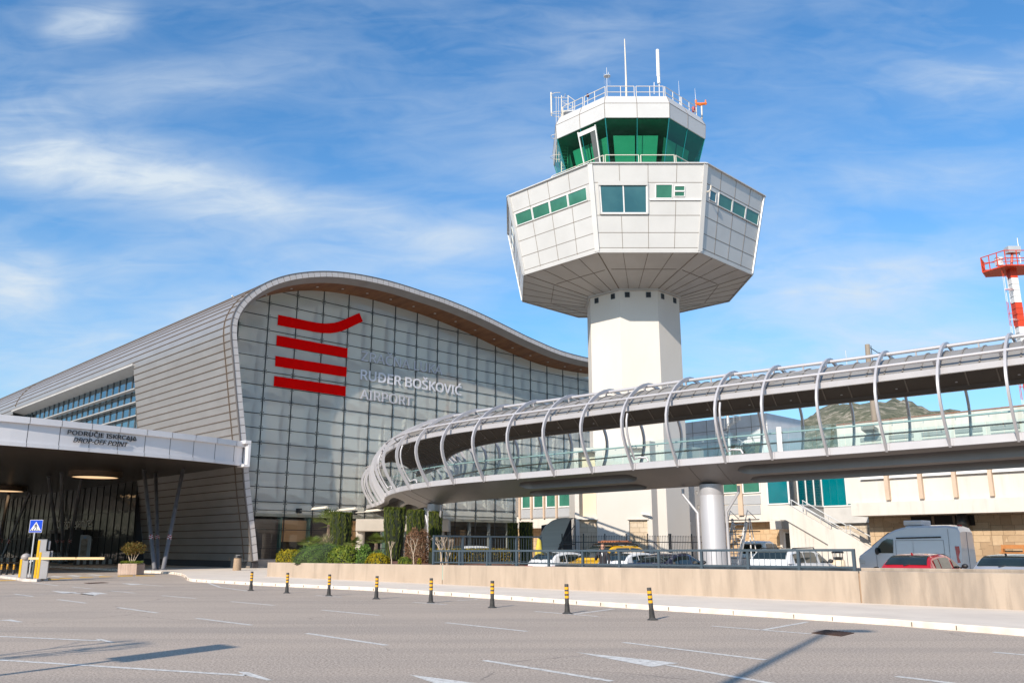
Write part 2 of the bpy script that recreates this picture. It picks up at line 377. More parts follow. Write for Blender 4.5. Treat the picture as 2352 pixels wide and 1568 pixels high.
patch(mk, c7(605, 534), c7(650, 535), c7(733, 556), c7(700, 556), c7(640, 546))
patch(mk, c7(322, 227), c7(490, 237), c7(480, 241), c7(400, 244)); line(mk, c7(450, 240), c7(610, 258), .13)
patch(mk, c7(505, 248), c7(590, 236), c7(645, 240), c7(690, 248), c7(640, 248), c7(590, 258), c7(540, 252))
patch(mk, c7(770, 179), c7(905, 185), c7(900, 188), c7(835, 190)); patch(mk, c7(-20, 415), c7(70, 410), c7(150, 427), c7(110, 427), c7(50, 418))
e4 = lambda x, y: (x*.13889, 1208.6+y*.13889)
for q in (((790, 828), (900, 815), (1090, 833), (980, 838)), ((1090, 808), (1200, 800), (1380, 820), (1260, 828)), ((1420, 797), (1520, 789), (1745, 806), (1640, 812)), ((520, 818), (640, 812), (760, 826), (640, 832))): patch(mk, *[e4(*p) for p in q])
struct(mk, 'road_marking', M_PAINT)
mk = MB()
for q in (((765, 884), (800, 858), (985, 866), (985, 882)), ((985, 868), (985, 848), (1190, 850), (1185, 862)), ((1320, 852), (1320, 834), (1540, 838), (1540, 846)), ((1640, 838), (1640, 820), (1890, 826), (1800, 834)), ((1950, 828), (1945, 808), (2200, 806), (2200, 822)), ((2240, 820), (2240, 804), (2560, 806), (2560, 818)), ((-100, 905), (-100, 882), (270, 884), (250, 892))): patch(mk, *[e4(*p) for p in q], z=.005)
struct(mk, 'yellow_road_marking', M_YPAINT)
# ---- covers set in the road
M_RUST = mat('rusty_iron', (.11, .055, .035), .8, .3, col2=(.06, .035, .025), vs=9, bm=.6, bs=50)
def cover(pts, label):
    q = [gp(*p) for p in pts]; c = sum(q, Vc(0, 0, 0))/4; ex = (q[1]-q[0]).normalized()
    m_ = MB(); lo = [c+(p-c)*1. for p in q]
    m_.prism([Vc(p.x, p.y, .002) for p in lo], Z*.012)
    for i in range(1, 8):
        a = lo[0].lerp(lo[3], i/8); b = lo[1].lerp(lo[2], i/8); m_.beam(a+Z*.016, b+Z*.016, .03, .006)
    return solo(m_, 'manhole_cover', M_RUST, label, 'manhole cover', loc=(c.x, c.y, 0))
cover([c6(1000, 588), c6(1090, 568), c6(1272, 588), c6(1190, 608)], 'large rusty brown iron grating in the road beside the kerb on the right')
cover([(c_[0]*.19444, 1110.6+c_[1]*.19444) for c_ in ((990, 1172), (1050, 1179), (1285, 1169), (1215, 1163))], 'dark iron grating in the road in front of the barrier and stone planter')
cover([(1364, 1385.2), (1372, 1383.6), (1398, 1385), (1391, 1386.8)], 'small dark iron lid in the road between two leaning bollards')
# ================================================================ garden walls
M_CONC = mat('board_concrete', (.435, .345, .265), .9, col2=(.375, .295, .225), vs=1.6, stretch=(1, 1, .5), bm=.2, bs=25, grime=.6)
M_CONCD = mat('stained_concrete', (.42, .335, .26), .92, col2=(.27, .22, .175), vs=1.1, stretch=(1.5, 1.5, .3), lo=.42, hi=.66, bm=.25, bs=25, grime=.9)
def wall(path, heights, th, name, m, label, base=0., cap=.0):
    """path of ground points; the wall's thickness grows to the back of the path"""
    nn = []
    for i in range(len(path)):
        t = (path[min(i+1, len(path)-1)]-path[max(i-1, 0)]); t.normalize(); q = Vc(-t.y, t.x, 0); nn.append(q)
    mb = MB(); rows = []
    for p, q, h in zip(path, nn, heights):
        rows.append([p+Z*base, p+Z*(h-.02), p+q*.02+Z*h, p+q*(th-.02)+Z*h, p+q*th+Z*(h-.02), p+q*th+Z*base])
    mb.grid(rows); mb.add(rows[0], [range(6)]); mb.add(rows[-1], [range(6)])
    return solo(mb, name, m, label, 'wall', loc=(path[0].x, path[0].y, 0), bevel=0)
def along(xD):
    """ground point of the wall's front under a picture column"""
    r = (xD-CX)/(F/cT+0); r = (xD-CX)/math.hypot(F, HOR-CY)
    k = (r*W1.y-W1.x)/(WD.x-r*WD.y); return W1+WD*k
def wh(p):   # height of the front wall grows towards the right
    return .88+.155*((p-W1).dot(WD))/(W3-W1).length
JT = along(1965); J1 = along(1017)
pa = [W1+WN*7.+WD*.1, W1+WN*.7+WD*.0, W1+WN*.25+WD*.06, W1+WN*.06+WD*.25, W1+WD*.7, J1-WD*.012]
wall(pa, [.88]*5+[wh(J1)], .34, 'garden_wall', M_CONC, 'beige concrete garden wall with a rounded left end below the shrubs')
s_ = MB(); p = J1-WD*.012; s_.beam(p+WN*.1+Z*(wh(J1)-.32), p+WN*.1+WD*.045+Z*(wh(J1)-.32), .16, .6); build(s_, 'foam_joint', mat('turquoise_foam', (.35, .62, .55), .8), bpy.data.objects['garden_wall'])
wall([J1+WD*.03, JT], [wh(J1), wh(JT)], .34, 'retaining_wall', M_CONC, 'long beige concrete wall carrying the blue grey railing, behind the bollards')
s_ = MB(); s_.beam(JT+WN*.1+Z*.49+WD*.003, JT+WN*.1+WD*.047+Z*.49, .16, .94); build(s_, 'joint_cover', mat('rust_joint', (.33, .22, .14), .8), bpy.data.objects['retaining_wall'])
wall([JT+WD*.05, W3+WD*14], [wh(JT)+.01, wh(W3)+.07], .34, 'stained_retaining_wall', M_CONCD, 'grey stained concrete wall right of the joint, in front of the red car')
B0 = along(1232)+WN*1.1
wall([B0, W3+WD*14+WN*1.1], [1.02, 1.2], .25, 'rear_wall', M_CONCD, 'low concrete upstand running just behind the road wall under the parked cars')
b0 = MB(); b0.poly(*[Vc(p.x, p.y, .4+.0) for p in (B0, W3+WD*14+WN*1.1, W3+WD*14+WN*.3, B0-WN*.8)]); 
struct(b0, 'gravel_strip', mat('gravel', (.4, .33, .26), .95, vs=20, bm=.5))
# mulch bed behind the left wall
gb = [W1+WN*.3+WD*.35, J1+WN*.3, J1+WN*.3+U*7, W1+WN*9+WD*5, W1+WN*6.8+WD*.3]
gm = MB(); nb = 14
ctr = sum(gb, Vc(0, 0, 0))/len(gb)
gm.add([Vc(p.x, p.y, .80) for p in gb]+[Vc(ctr.x, ctr.y, .98)], [(i, (i+1) % 5, 5) for i in range(5)])
gm.add([Vc(p.x, p.y, .80) for p in gb]+[Vc(p.x, p.y, 0) for p in gb], [(i, (i+1) % 5, 5+(i+1) % 5, 5+i) for i in range(1, 5)])
struct(gm, 'planting_bed', mat('red_mulch', (.19, .075, .05), .95, col2=(.10, .055, .035), vs=9, bm=.6, bs=40))
BED = lambda x, y, off=.0: None
# ================================================================ steel railings
M_STEEL = mat('blue_grey_paint', (.06, .085, .105), .45, .1, col2=(.05, .07, .088), vs=3)
def railing(name, P0, P1, nb, zb0, zb1, h, label, bars=9, post=(.085, .085), open_bottom=.11):
    d = (P1-P0); L = d.length; t = d/L; rz = math.atan2(t.y, t.x)
    o = thing(name, label, 'railing', (P0.x, P0.y, zb0), rz)
    zs = lambda k: zb0+(zb1-zb0)*k
    for i in range(nb+1):
        p = P0+t*L*i/nb; z = zs(i/nb); m_ = MB(); m_.obox(p+Z*(z+h/2-.01), t*post[0]/2, Vc(-t.y, t.x, 0)*post[1]/2, Z*(h/2-.02))
        m_.obox(p+Z*(z+.006), t*.09, Vc(-t.y, t.x, 0)*.07, Z*.006); build(m_, 'post', M_STEEL, o)
    a, b = P0+Z*(zs(0)+h), P1+Z*(zs(1)+h)
    build(MB().beam(a-t*.04, b+t*.04, .10, .075), 'top_rail', M_STEEL, o)
    a, b = P0+Z*(zs(0)+open_bottom), P1+Z*(zs(1)+open_bottom)
    build(MB().beam(a+t*.04, b-t*.04, .05, .05), 'bottom_rail', M_STEEL, o)
    for i in range(nb):
        m_ = MB()
        for q in range(1, bars):
            k_ = (i+q/bars)/nb; p = P0+t*L*k_; m_.tube([p+Z*(zs(k_)+open_bottom+.01), p+Z*(zs(k_)+h-.02)], .0095, 5)
        build(m_, 'infill_bars', M_STEEL, o)
    return o
RA, RB = along(990.6)+WN*.15, along(1954)+WN*.15
railing('railing', RA, RB, 11, wh(RA), wh(RB), .60, 'long blue grey railing on the concrete wall in front of parked cars')
T0 = RA-WD*.14+WN*.12
T1 = T0+Vc(.765, .644, 0)*6.5
railing('railing', T0, T1, 4, .86, .86, 1.33, 'taller blue grey railing running back from the wall beside the garden hedge', bars=10, post=(.1, .1), open_bottom=.16)
# yellow jacket hung on the taller railing's end post
jk = MB(); p = T1+Vc(-.12, -.22, 0)
rows = []
for i, (z, w_, d_) in enumerate(((2.12, .03, .05), (2.02, .10, .09), (1.85, .12, .11), (1.6, .15, .12), (1.38, .17, .11), (1.3, .15, .09))):
    rows.append([p+Vc(math.cos(a)*w_*(1+.25*math.sin(3*a+i)), math.sin(a)*d_*(1+.2*math.sin(2*a+i*2)), z) for a in [k_*2*math.pi/14 for k_ in range(14)]])
jk.grid(rows, closeu=True); jk.add(rows[-1], [range(14)])
solo(jk, 'hanging_jacket', mat('yellow_cloth', (.62, .48, .07), .8), 'yellow cloth knotted to the end post of the taller railing', 'cloth', loc=(p.x, p.y, 1.3), smooth=True)
# ================================================================ bollards
M_RUB = mat('black_rubber', (.035, .034, .034), .7, col2=(.07, .066, .06), vs=6, bm=.2)
M_BAND = mat('amber_band', (.85, .40, .01), .45)
BO = thing('bollard', '', 'bollard')
m_ = MB(); prof = [(.135, 0), (.135, .012), (.10, .03), (.078, .045)]
for i in range(8): z = .05+.028*i; r = .074-.002*i; prof += [(r, z), (r, z+.018), (r-.008, z+.02), (r-.008, z+.027)]
prof += [(.055, .30), (.054, .745), (.05, .752), (0, .752)]
m_.lathe(prof, n=16); build(m_, 'post', M_RUB, BO, local=True, angle=35)
for z in (.395, .505, .615):
    build(MB().lathe([(.0535, z), (.0562, z+.003), (.0562, z+.062), (.0535, z+.065)], n=16), 'reflective_band', M_BAND, BO, local=True, angle=35)
bol = [(1498.5, 1423, 'black and yellow bollard leaning to the left, nearest the rusty grating'), (1303, 1408.5, 'striped bollard standing on the painted line, second from the right in the row'), (1130.5, 1395, 'black and yellow bollard third from the right in the row along the road'),
       (989.5, 1384, 'striped bollard standing below the turquoise joint of the concrete wall'), (864, 1375, 'striped bollard fourth from the left in the row before the garden wall'), (755, 1368, 'third striped bollard from the left, in front of the green mound shrub'),
       (658.5, 1361.5, 'second striped bollard from the left, in front of the wall under the yellow shrub'), (576, 1356, 'farthest bollard of the roadside row, left of the concrete wall end')]
for i, (x, y, lb) in enumerate(bol):
    p = gp(x, y); o = BO if i == 0 else copy_tree(BO); o.location = p; o['label'] = lb; o['group'] = 'bollards along the road'
    o.rotation_euler = ((.02, -.075, 0), (.0, -.03, 1), (0, 0, 2), (.01, 0, 0), (0, .01, 1), (0, 0, 0), (0, .015, 2), (0, 0, .4))[i]
for x, y, lb in ((1, 1322, 'short striped bollard at the left picture edge near the barrier'), (14.5, 1321.5, 'short striped bollard between two others left of the ball topped post'), (29.5, 1322, 'short striped bollard just left of the ball topped post')):
    o = copy_tree(BO); p = gp(x, y); o.location = p; o['label'] = lb; o['group'] = 'bollards by the barrier'; o.rotation_euler = (0, 0, x)
# ================================================================ hills round the airfield
def hill_h(az):
    def bell(c, w_, h): return h*math.exp(-((az-c)/w_)**2)
    return 16+bell(22, 10, 74)+bell(38, 14, 40)+bell(2, 14, 25)+bell(-80, 34, 95)+bell(150, 40, 50)+bell(70, 15, 25)
m, nt, b, out = nodes('karst_scrub'); v = coords(nt)
n_ = noise(nt, v, .11, 9, .8); c_ = ramp(nt, n_, [(.40, (.06, .07, .04)), (.52, (.14, .135, .085)), (.64, (.42, .36, .29))])
nt.links.new(c_, b.inputs['Base Color']); b.inputs['Roughness'].default_value = 1
hm = MB(); rows = []; random.seed(3)
for i in range(15):
    row = []
    for j in range(721):
        az = -180+j*.5; t = i/14; rr = 420+t*330; q = math.sin(math.pi*min(1, t*1.25)/2) if t < .8 else 1-(t-.8)*2
        jag = (random.random()-.5)*5*(1 if i else 0)+3*math.sin(az*1.7+i)*t
        row.append(Vc(rr*math.sin(R(az)), rr*math.cos(R(az)), -1+max(0, q*hill_h(az)+jag*q)))
    rows.append(row)
struct(hm.grid(rows), 'hills', m, smooth=True)
# ================================================================ terminal: the shell and its frame
M_SHELL = mat('aluminium_cladding', (.44, .415, .40), .45, .6, col2=(.37, .345, .33), vs=.5, stretch=(1, 1, 2.5), lo=.3, hi=.8)
M_TILE = mat('rim_tile', (.60, .57, .56), .5, .1, col2=(.53, .49, .47), vs=1.2)
M_SEAM = mat('seam_rust', (.13, .095, .07), .7, .1)
M_RIMG = mat('rim_grey', (.31, .295, .285), .6, .1, col2=(.27, .25, .24), vs=.8)
def wood_material():
    m, nt, b, out = nodes('soffit_wood'); tc = N(nt, 'ShaderNodeTexCoord'); s = N(nt, 'ShaderNodeSeparateXYZ'); nt.links.new(tc.outputs['Object'], s.inputs[0])
    c = N(nt, 'ShaderNodeCombineXYZ'); nt.links.new(mth(nt, 'MULTIPLY', s.outputs['X'], .9), c.inputs['X']); nt.links.new(mth(nt, 'MULTIPLY', s.outputs['Y'], .3), c.inputs['Y'])
    nt.links.new(ramp(nt, noise(nt, c.outputs[0], 1.6, 6), [(.3, (.15, .06, .024)), (.7, (.28, .125, .05))]), b.inputs['Base Color']); b.inputs['Roughness'].default_value = .6; return m
M_WOOD = wood_material()
TM = thing('airport_terminal', 'long airport terminal with curved metal roof, tall glass front and red striped emblem', 'terminal', (C0.x, C0.y, 0), ANGU)
OUT = [(580.6, 1288.7), (577.8, 1256), (574, 1218), (568, 1168), (562.4, 1122), (558.6, 1070), (553.8, 1012.8), (550, 971.5), (544.6, 914.7), (541.6, 881), (537.6, 831), (535.3, 808), (533.2, 787), (531.6, 766), (531.4, 748), (533.2, 733), (538.4, 718), (548.0, 701), (561.6, 685), (577.6, 671), (593.6, 660), (609.6, 651), (627.6, 643), (645.6, 637), (667.6, 631.5), (689.6, 628), (713.6, 625.5), (737.6, 624.3), (759.6, 624.5), (781.6, 626), (821.6, 631), (861.6, 638.7), (899.6, 648), (933.6, 658), (969.6, 670), (1018.6, 686), (1066.6, 705), (1096.6, 718), (1126.6, 732), (1154.6, 746), (1182.6, 760), (1210.6, 774), (1236.6, 785.4), (1262.6, 797), (1288.6, 807), (1314.6, 814.5), (1336.6, 820), (1358.6, 824.5), (1400, 831), (1450, 836), (1500, 839)]
def onF(x, y, v=0.):
    P = C0+V*v; p = pl(x, y, P, V); return Vc((p-P).dot(U), p.z, 0)
raw = [onF(*q) for q in OUT]
def resample(pts, step):
    o = [pts[0].copy()]; acc = 0.
    for a, b in zip(pts, pts[1:]):
        L = (b-a).length; d = step-acc
        while d <= L: o.append(a.lerp(b, d/L)); d += step
        acc = (acc+L) % step
    return o
def smooth2(pts, it):
    for _ in range(it): pts = [pts[0]]+[(a+b*2+c)/4 for a, b, c in zip(pts, pts[1:], pts[2:])]+[pts[-1]]
    return pts
STEP = .31
PR = smooth2(resample(raw, STEP), 6)           # outer line of the rim, (s, z) on the front plane
def norms(p): 
    o = []
    for i in range(len(p)):
        t = (p[min(i+1, len(p)-1)]-p[max(i-1, 0)]).normalized(); o.append(Vc(t.y, -t.x, 0))   # inward
    return o
PN = norms(PR)
def W(s, v, z): return C0+U*s+V*v+Z*z
def off(d): return [p+n*d for p, n in zip(PR, PN)]
VEND = 100.
# window band in the roof's flank
wt = pl(320, 829, C0-U*2.9, U); WV0 = (wt-C0).dot(V); WZ1 = wt.z; wt2 = pl(45, 946, C0-U*2.6, U); WV1 = (wt2-C0).dot(V)
itop = min(range(60), key=lambda i: abs(PR[i].y-WZ1)); i8 = min(range(60), key=lambda i: abs(PR[i].y-7.9))
WZ1 = PR[itop].y
sh = MB(); vs = [.1, WV0, 21.2, WV1, VEND]; vs.sort()
ribs = MB()
for i in range(len(PR)-1):
    a, b_ = PR[i], PR[i+1]
    lap = .035 if i % 2 == 0 else 0.
    for va, vb in zip(vs, vs[1:]):
        mid = (va+vb)/2
        if WV0 < mid < WV1 and i8 < i < itop: continue
        if mid > 21.2 and i < i8: continue
        sh.poly(W(a.x, va, a.y), W(a.x, vb, a.y), W(b_.x, vb, b_.y), W(b_.x, va, b_.y))
    if i % 2 == 0:
        n_ = -PN[i]; t_ = Vc(n_.y, -n_.x, 0)
        q0, q1 = a+n_*.0, a+n_*.05
        segs = [(.12, WV0), (WV1, VEND)] if i8 < i < itop else [(.12, 21.2)] if i < i8 else [(.12, VEND)]
        for va, vb in segs:
            ribs.add([W(q0.x-t_.x*.035, va, q0.y-t_.y*.035), W(q1.x-t_.x*.03, va, q1.y-t_.y*.03), W(q1.x+t_.x*.03, va, q1.y+t_.y*.03), W(q0.x+t_.x*.035, va, q0.y+t_.y*.035),
                      W(q0.x-t_.x*.035, vb, q0.y-t_.y*.035), W(q1.x-t_.x*.03, vb, q1.y-t_.y*.03), W(q1.x+t_.x*.03, vb, q1.y+t_.y*.03), W(q0.x+t_.x*.035, vb, q0.y+t_.y*.035)],
                     [(0, 1, 5, 4), (1, 2, 6, 5), (2, 3, 7, 6), (0, 1, 2, 3), (4, 5, 6, 7)])
build(sh, 'roof_shell', M_SHELL, TM, weld=True, angle=60)
build(ribs, 'standing_seams', M_SEAM, TM)
jr = MB()
for vj, w_ in ((1.35, .06), ((pl(51, 931, C0-U*2.6, U)-C0).dot(V), .12)):
    o1 = off(-.07); o0 = off(-.0)
    jr.grid([[W(q.x, vj+dv, q.y) for q, dv in ((o0[i], -w_/2), (o1[i], -w_/2), (o1[i], w_/2), (o0[i], w_/2))] for i in range(0, len(PR)) if not (vj > WV0 and i < itop+2)])
build(jr, 'expansion_joint', M_SEAM, TM)
em = MB(); em.poly(*[W(p.x, VEND, p.y) for p in PR]+[W(PR[-1].x, VEND, 0), W(0, VEND, 0)]); build(em, 'end_wall', M_SHELL, TM)
# tiles of the rim
ti = MB(); o0 = off(-.0); o1 = off(.43)
for i in range(0, len(PR)-2, 2):
    a, b_ = i, i+2
    e = .035
    p = [o0[a].lerp(o0[b_], e), o0[a].lerp(o0[b_], 1-e), o1[a].lerp(o1[b_], 1-e), o1[a].lerp(o1[b_], e)]
    m0, m1 = o0[a+1], o1[a+1]
    ti.prism([W(q.x, -.03, q.y) for q in (p[0], m0, p[1], p[2], m1, p[3])], V*.03)
build(ti, 'rim_tiles', M_TILE, TM)
bk = MB(); bk.grid([[W(a.x, .02, a.y), W(b_.x, .02, b_.y)] for a, b_ in zip(off(.002), off(.425))]); build(bk, 'rim_backing', M_SEAM, TM)
cp = MB(); cp.grid([[W(q.x, v_, q.y) for q, v_ in ((a, .12), (b_, .12), (b_, -.05), (a, -.05))] for a, b_ in zip(off(.0), off(-.09))], closeu=False); build(cp, 'rim_capping', mat('dark_capping', (.17, .15, .14), .5, .2), TM)
GV = 3.4
l2 = off(.80); l3 = off(.95)
rb = MB(); rb.grid([[W(a.x, .0, a.y), W(b_.x, .85, b_.y)] for a, b_ in zip(o1, l2)]); build(rb, 'rim_bevel', M_RIMG, TM, smooth=True)
wd = MB(); wd.grid([[W(a.x, .85, a.y), W(b_.x, GV, b_.y)] for a, b_ in zip(l2, l3)]); build(wd, 'timber_soffit', M_WOOD, TM, smooth=True)
sp_ = MB()
for i in range(70, len(PR)-4, 9):
    p = (l2[i]+l3[i])/2; n_ = PN[i]; sp_.obox(W(p.x+n_.x*.02, 2.1, p.y+n_.y*.02), U*.09, V*.09, Z*.02)
build(sp_, 'downlights', M_TILE, TM)
# ---------------------------------------------------------------- glass front
M_FGL = glass('facade_glass', (.95, .97, .93), refl=.05, ior=1.3, rough=.015, wavy=.06)
def frit():
    nt = M_FGL.node_tree; out = nt.nodes['Material Output']; src = out.inputs['Surface'].links[0].from_socket
    d = N(nt, 'ShaderNodeBsdfDiffuse'); d.inputs['Color'].default_value = (.92, .90, .82, 1); x = N(nt, 'ShaderNodeMixShader'); x.inputs['Fac'].default_value = .42
    nt.links.new(src, x.inputs[1]); nt.links.new(d.outputs[0], x.inputs[2]); nt.links.new(x.outputs[0], out.inputs['Surface'])
frit()
M_LGL = glass('lower_glass', (.85, .86, .82), refl=.04, ior=1.35)
M_MULL = mat('black_mullion', (.018, .02, .023), .4)
lim = l3
SR = lim[-1].x
def ztop(s):
    best = 0
    for a, b_ in zip(lim, lim[1:]):
        if (a.x-s)*(b_.x-s) <= 0 and a.x != b_.x: best = max(best, a.y+(b_.y-a.y)*(s-a.x)/(b_.x-a.x))
    return best
def zlow(s):
    c = [a.y+(b_.y-a.y)*(s-a.x)/(b_.x-a.x) for a, b_ in zip(lim, lim[1:]) if (a.x-s)*(b_.x-s) <= 0 and a.x != b_.x]
    return min(c) if len(c) > 1 else .15
def slim(z):
    c = [a.x+(b_.x-a.x)*(z-a.y)/(b_.y-a.y) for a, b_ in zip(lim, lim[1:]) if (a.y-z)*(b_.y-z) <= 0 and a.y != b_.y]
    if z < lim[0].y: c.append(lim[0].x)
    return (min(c) if c else 0, (max(c) if len(c) > 1 else SR))
ZS = 4.45; upl = [p for p in lim if p.y >= ZS]
gl = MB(); gl.poly(*([W(p.x, GV, p.y) for p in upl]+[W(SR, GV, ZS), W(upl[0].x, GV, ZS)])); build(gl, 'glass_front', M_FGL, TM)
gl = MB(); gl.poly(*([W(p.x, GV, p.y) for p in lim if p.y < ZS]+[W(upl[0].x, GV, ZS), W(SR, GV, ZS), W(SR, GV, .15), W(lim[0].x, GV, .15)])); build(gl, 'lower_glazing', M_LGL, TM)
mu = MB(); MS = [1.53+2.712*k for k in range(-1, 40) if 1.53+2.712*k < SR-.2]; MZ = [23.64-1.217*k for k in range(16)]+[4.72, 3.12, 1.6]
for s in MS:
    z0, z1 = zlow(s), ztop(s)
    if z1 > z0: mu.beam(W(s, GV-.03, max(.15, z0)), W(s, GV-.03, z1), .05, .075, up=U)
for z in MZ:
    a, b_ = slim(z); mu.beam(W(a, GV-.035, z), W(b_, GV-.035, z), .05, .05)
build(mu, 'mullions', M_MULL, TM)
fx = MB()
for s in MS:
    for z in MZ:
        if zlow(s)+.2 < z < ztop(s)-.2:
            for ds, dz in ((-.14, -.14), (.14, -.14), (-.14, .14), (.14, .14)):
                c = W(s+ds, GV-.03, z+dz); fx.add([c+(U*math.cos(q*math.pi/4)+Z*math.sin(q*math.pi/4))*.042 for q in range(8)], [range(8)])
build(fx, 'glass_fixings', M_MULL, TM, recalc=False)
# ---------------------------------------------------------------- what stands behind the glass
M_SAIL = mat('white_fabric', (.80, .80, .75), .8, col2=(.72, .72, .68), vs=.35)
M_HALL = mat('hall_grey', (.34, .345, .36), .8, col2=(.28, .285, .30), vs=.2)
M_BAND = mat('floor_band', (.60, .60, .56), .7)
ha = MB(); ha.poly(*[W(p.x, GV+2.1, p.y-.1) for p in lim]+[W(SR, GV+2.1, .1), W(lim[0].x, GV+2.1, .1)]); build(ha, 'hall_back_wall', M_HALL, TM)
fb = MB(); a, b_ = slim(5); fb.obox(W((a+SR)/2+.4, GV+1.2, 4.72), U*(SR-a-.8)/2, V*.8, Z*.5); build(fb, 'floor_slab', M_BAND, TM)
for z in (9.9, 14.1):
    fb = MB(); a, b_ = slim(z); fb.obox(W((a+SR)/2+.2, GV+1.7, z-.15), U*(SR-a-1)/2, V*.3, Z*.18); build(fb, 'floor_slab', M_HALL, TM)
lv = [(5.65, 9.75), (10.2, 13.95), (14.4, 18.1), (18.5, 26)]
for k, s in enumerate(MS[:-1]):
    s2 = MS[k+1] if k+1 < len(MS) else SR
    for z0, z1 in lv:
        zt = min(ztop(s), ztop(s2))-.9
        if z1 > zt: z1 = zt
        if z1-z0 < .8: continue
        a, _ = slim((z0+z1)/2)
        if s < a-.8: continue
        rows = []
        for i in range(7):
            t = i/6; row = []
            for j in range(9):
                q = j/8; ins = .08+.26*math.sin(math.pi*t)**.7
                zz = z0+(z1-z0)*t+(1-t)**2*.55*(1-(2*q-1)**2)+(t**3)*.12*((2*q-1)**2)
                row.append(W(s+ins+(s2-s-2*ins)*q, GV+1.25+.35*math.sin(math.pi*q), zz))
            rows.append(row)
        build(MB().grid(rows), 'fabric_sail', M_SAIL, TM, smooth=True)
cl = MB()
for s in MS:
    if ztop(s) > 6 and s > .5: cl.tube([W(s, GV+.9, z) for z in (.2, 6, 12, ztop(s)-.5)], [.16, .2, .22, .1], 8)
build(cl, 'hall_columns', mat('pale_steel', (.42, .44, .45), .5), TM)
tr = MB()
for s, z in ((-1.6, 9), (-.5, 12.4), (-2.2, 15.6), (-1.0, 18.8)):
    tr.tube([W(s, GV+2., z), W(s+3.2, GV+2.6, z+2.8)], .11, 6); tr.tube([W(s+3.2, GV+2.6, z+2.8), W(s, GV+2., z+4.2)], .08, 6)
build(tr, 'roof_trusses', mat('white_steel', (.7, .7, .69), .5), TM)
M_BL1 = mat('brown_blind', (.68, .38, .19), .7, col2=(.60, .33, .16), vs=2, stretch=(.3, .3, 6)); M_BL2 = mat('dark_blind', (.17, .125, .105), .7, col2=(.11, .08, .07), vs=2, stretch=(.3, .3, 9))
for k, (s, z0, mm) in enumerate(((MS[0]+.9, .3, M_BL1), (MS[1], .3, M_BL2), (MS[2], 2.2, M_BL1), (MS[3], 1.9, M_BL2), (MS[4], .3, M_BL1))):
    s1 = MS[k+1]-.22 if k < 8 else s+2.4
    bd = MB()
    for q in range(int((4.05-z0)/.085)):
        z = z0+.085*q; bd.obox(W((s+s1)/2+.04, GV+.45, z), U*(s1-s-.1)/2, V*.012+Z*.02, Z*.03)
    build(bd, 'window_blind', mm, TM)
gf = MB()
for s in MS[1:9]: gf.obox(W(s-.17, GV+.3, 2.2), U*.09, V*.22, Z*1.95)
build(gf, 'glass_fin', mat('green_glass_fin', (.16, .25, .21), .15), TM)
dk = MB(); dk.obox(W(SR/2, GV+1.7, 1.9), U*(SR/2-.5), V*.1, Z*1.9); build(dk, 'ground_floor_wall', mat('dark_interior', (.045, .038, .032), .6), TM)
sk = MB(); sk.obox(W(1.2, GV-1.2, .42), U*1.4, V*1.3, Z*.34); sk.obox(W(.4, GV-1.7, .15), U*.6, V*1.4, Z*.12); build(sk, 'plinth', mat('plinth_stone', (.42, .36, .31), .8), TM)
sf = MB(); sf.obox(W(-.15+.3, .75, .34), U*.22, V*.7, Z*.26); build(sf, 'rim_foot', mat('dark_foot', (.05, .045, .05), .6), TM)
# ---------------------------------------------------------------- emblem and lettering on the glass
cA = lambda x, y: (509.6+x*.2, 601.1+y*.2)
c3_ = lambda x, y: (457.3+x*.27778, 588+y*.27778)
def onG(x, y): p = onF(x, y, GV-.09); return p
M_RED = mat('signal_red', (.80, .0, .0), .9, spec=.1)
def stripe(pts, nm='red_stripe'):
    q = [onG(*cA(*p)) for p in pts]; return build(MB().prism([W(a.x, GV-.09, a.y) for a in q], V*.02), nm, M_RED, TM)
o = stripe([(648, 608), (750, 629), (860, 652), (970, 676), (1070, 696), (1150, 707), (1230, 707), (1290, 700), (1350, 685), (1420, 657), (1500, 620), (1580, 586), (1620, 685), (1530, 725), (1440, 770), (1380, 794), (1320, 810), (1250, 820), (1150, 818), (1070, 805), (1000, 791), (850, 765), (740, 744), (640, 725)], 'curved_red_stripe')
o['label'] = 'top red stripe sweeping up at its right end'
for q in ([(632, 842), (1445, 993), (1440, 1103), (626, 960)], [(616, 1080), (1435, 1210), (1430, 1320), (612, 1197)], [(602, 1310), (1425, 1430), (1420, 1543), (596, 1425)]): stripe(q)
def fit_text(body, o, xd, yd, width, cap, mt, name, parent, ext=.02, shear=0., bold=0.):
    xd, yd, o = Vector(xd), Vector(yd), Vector(o)
    t = text_mb(body, 1, (0, 0, 0), (1, 0, 0), (0, 1, 0), extrude=ext, shear=shear, offset=bold)
    xs = [p.x for p in t.v]; ys = text_mb('H', 1, (0, 0, 0), (1, 0, 0), (0, 1, 0)).v; ch = max(p.y for p in ys)
    sx = width/(max(xs)-min(xs)); sy = cap/ch; x0 = min(xs); n = xd.cross(yd)
    t.v = [o+xd*(p.x-x0)*sx+yd*p.y*sy+n*p.z for p in t.v]
    return build(t, name, mt, parent)
M_LET1 = mat('faint_letter', (.55, .55, .60), .6); M_LET2 = mat('bright_letter', (.76, .76, .82), .6)
for body, bl_, br_, tl_, mt, bo in (('ZRAČNA LUKA', (1340, 862), (2010, 977), (1344, 785), M_LET1, .006), ('RUĐER BOŠKOVIĆ', (1333, 1016), (2170, 1151), (1340, 938), M_LET2, .014), ('AIRPORT', (1330, 1178), (1760, 1236), (1340, 1100), M_LET1, .006)):
    a, b_, c = onG(*c3_(*bl_)), onG(*c3_(*br_)), onG(*c3_(*tl_))
    fit_text(body, W(a.x, GV-.1, a.y), U, Z, b_.x-a.x, c.y-a.y, mt, 'lettering', TM, bold=bo)
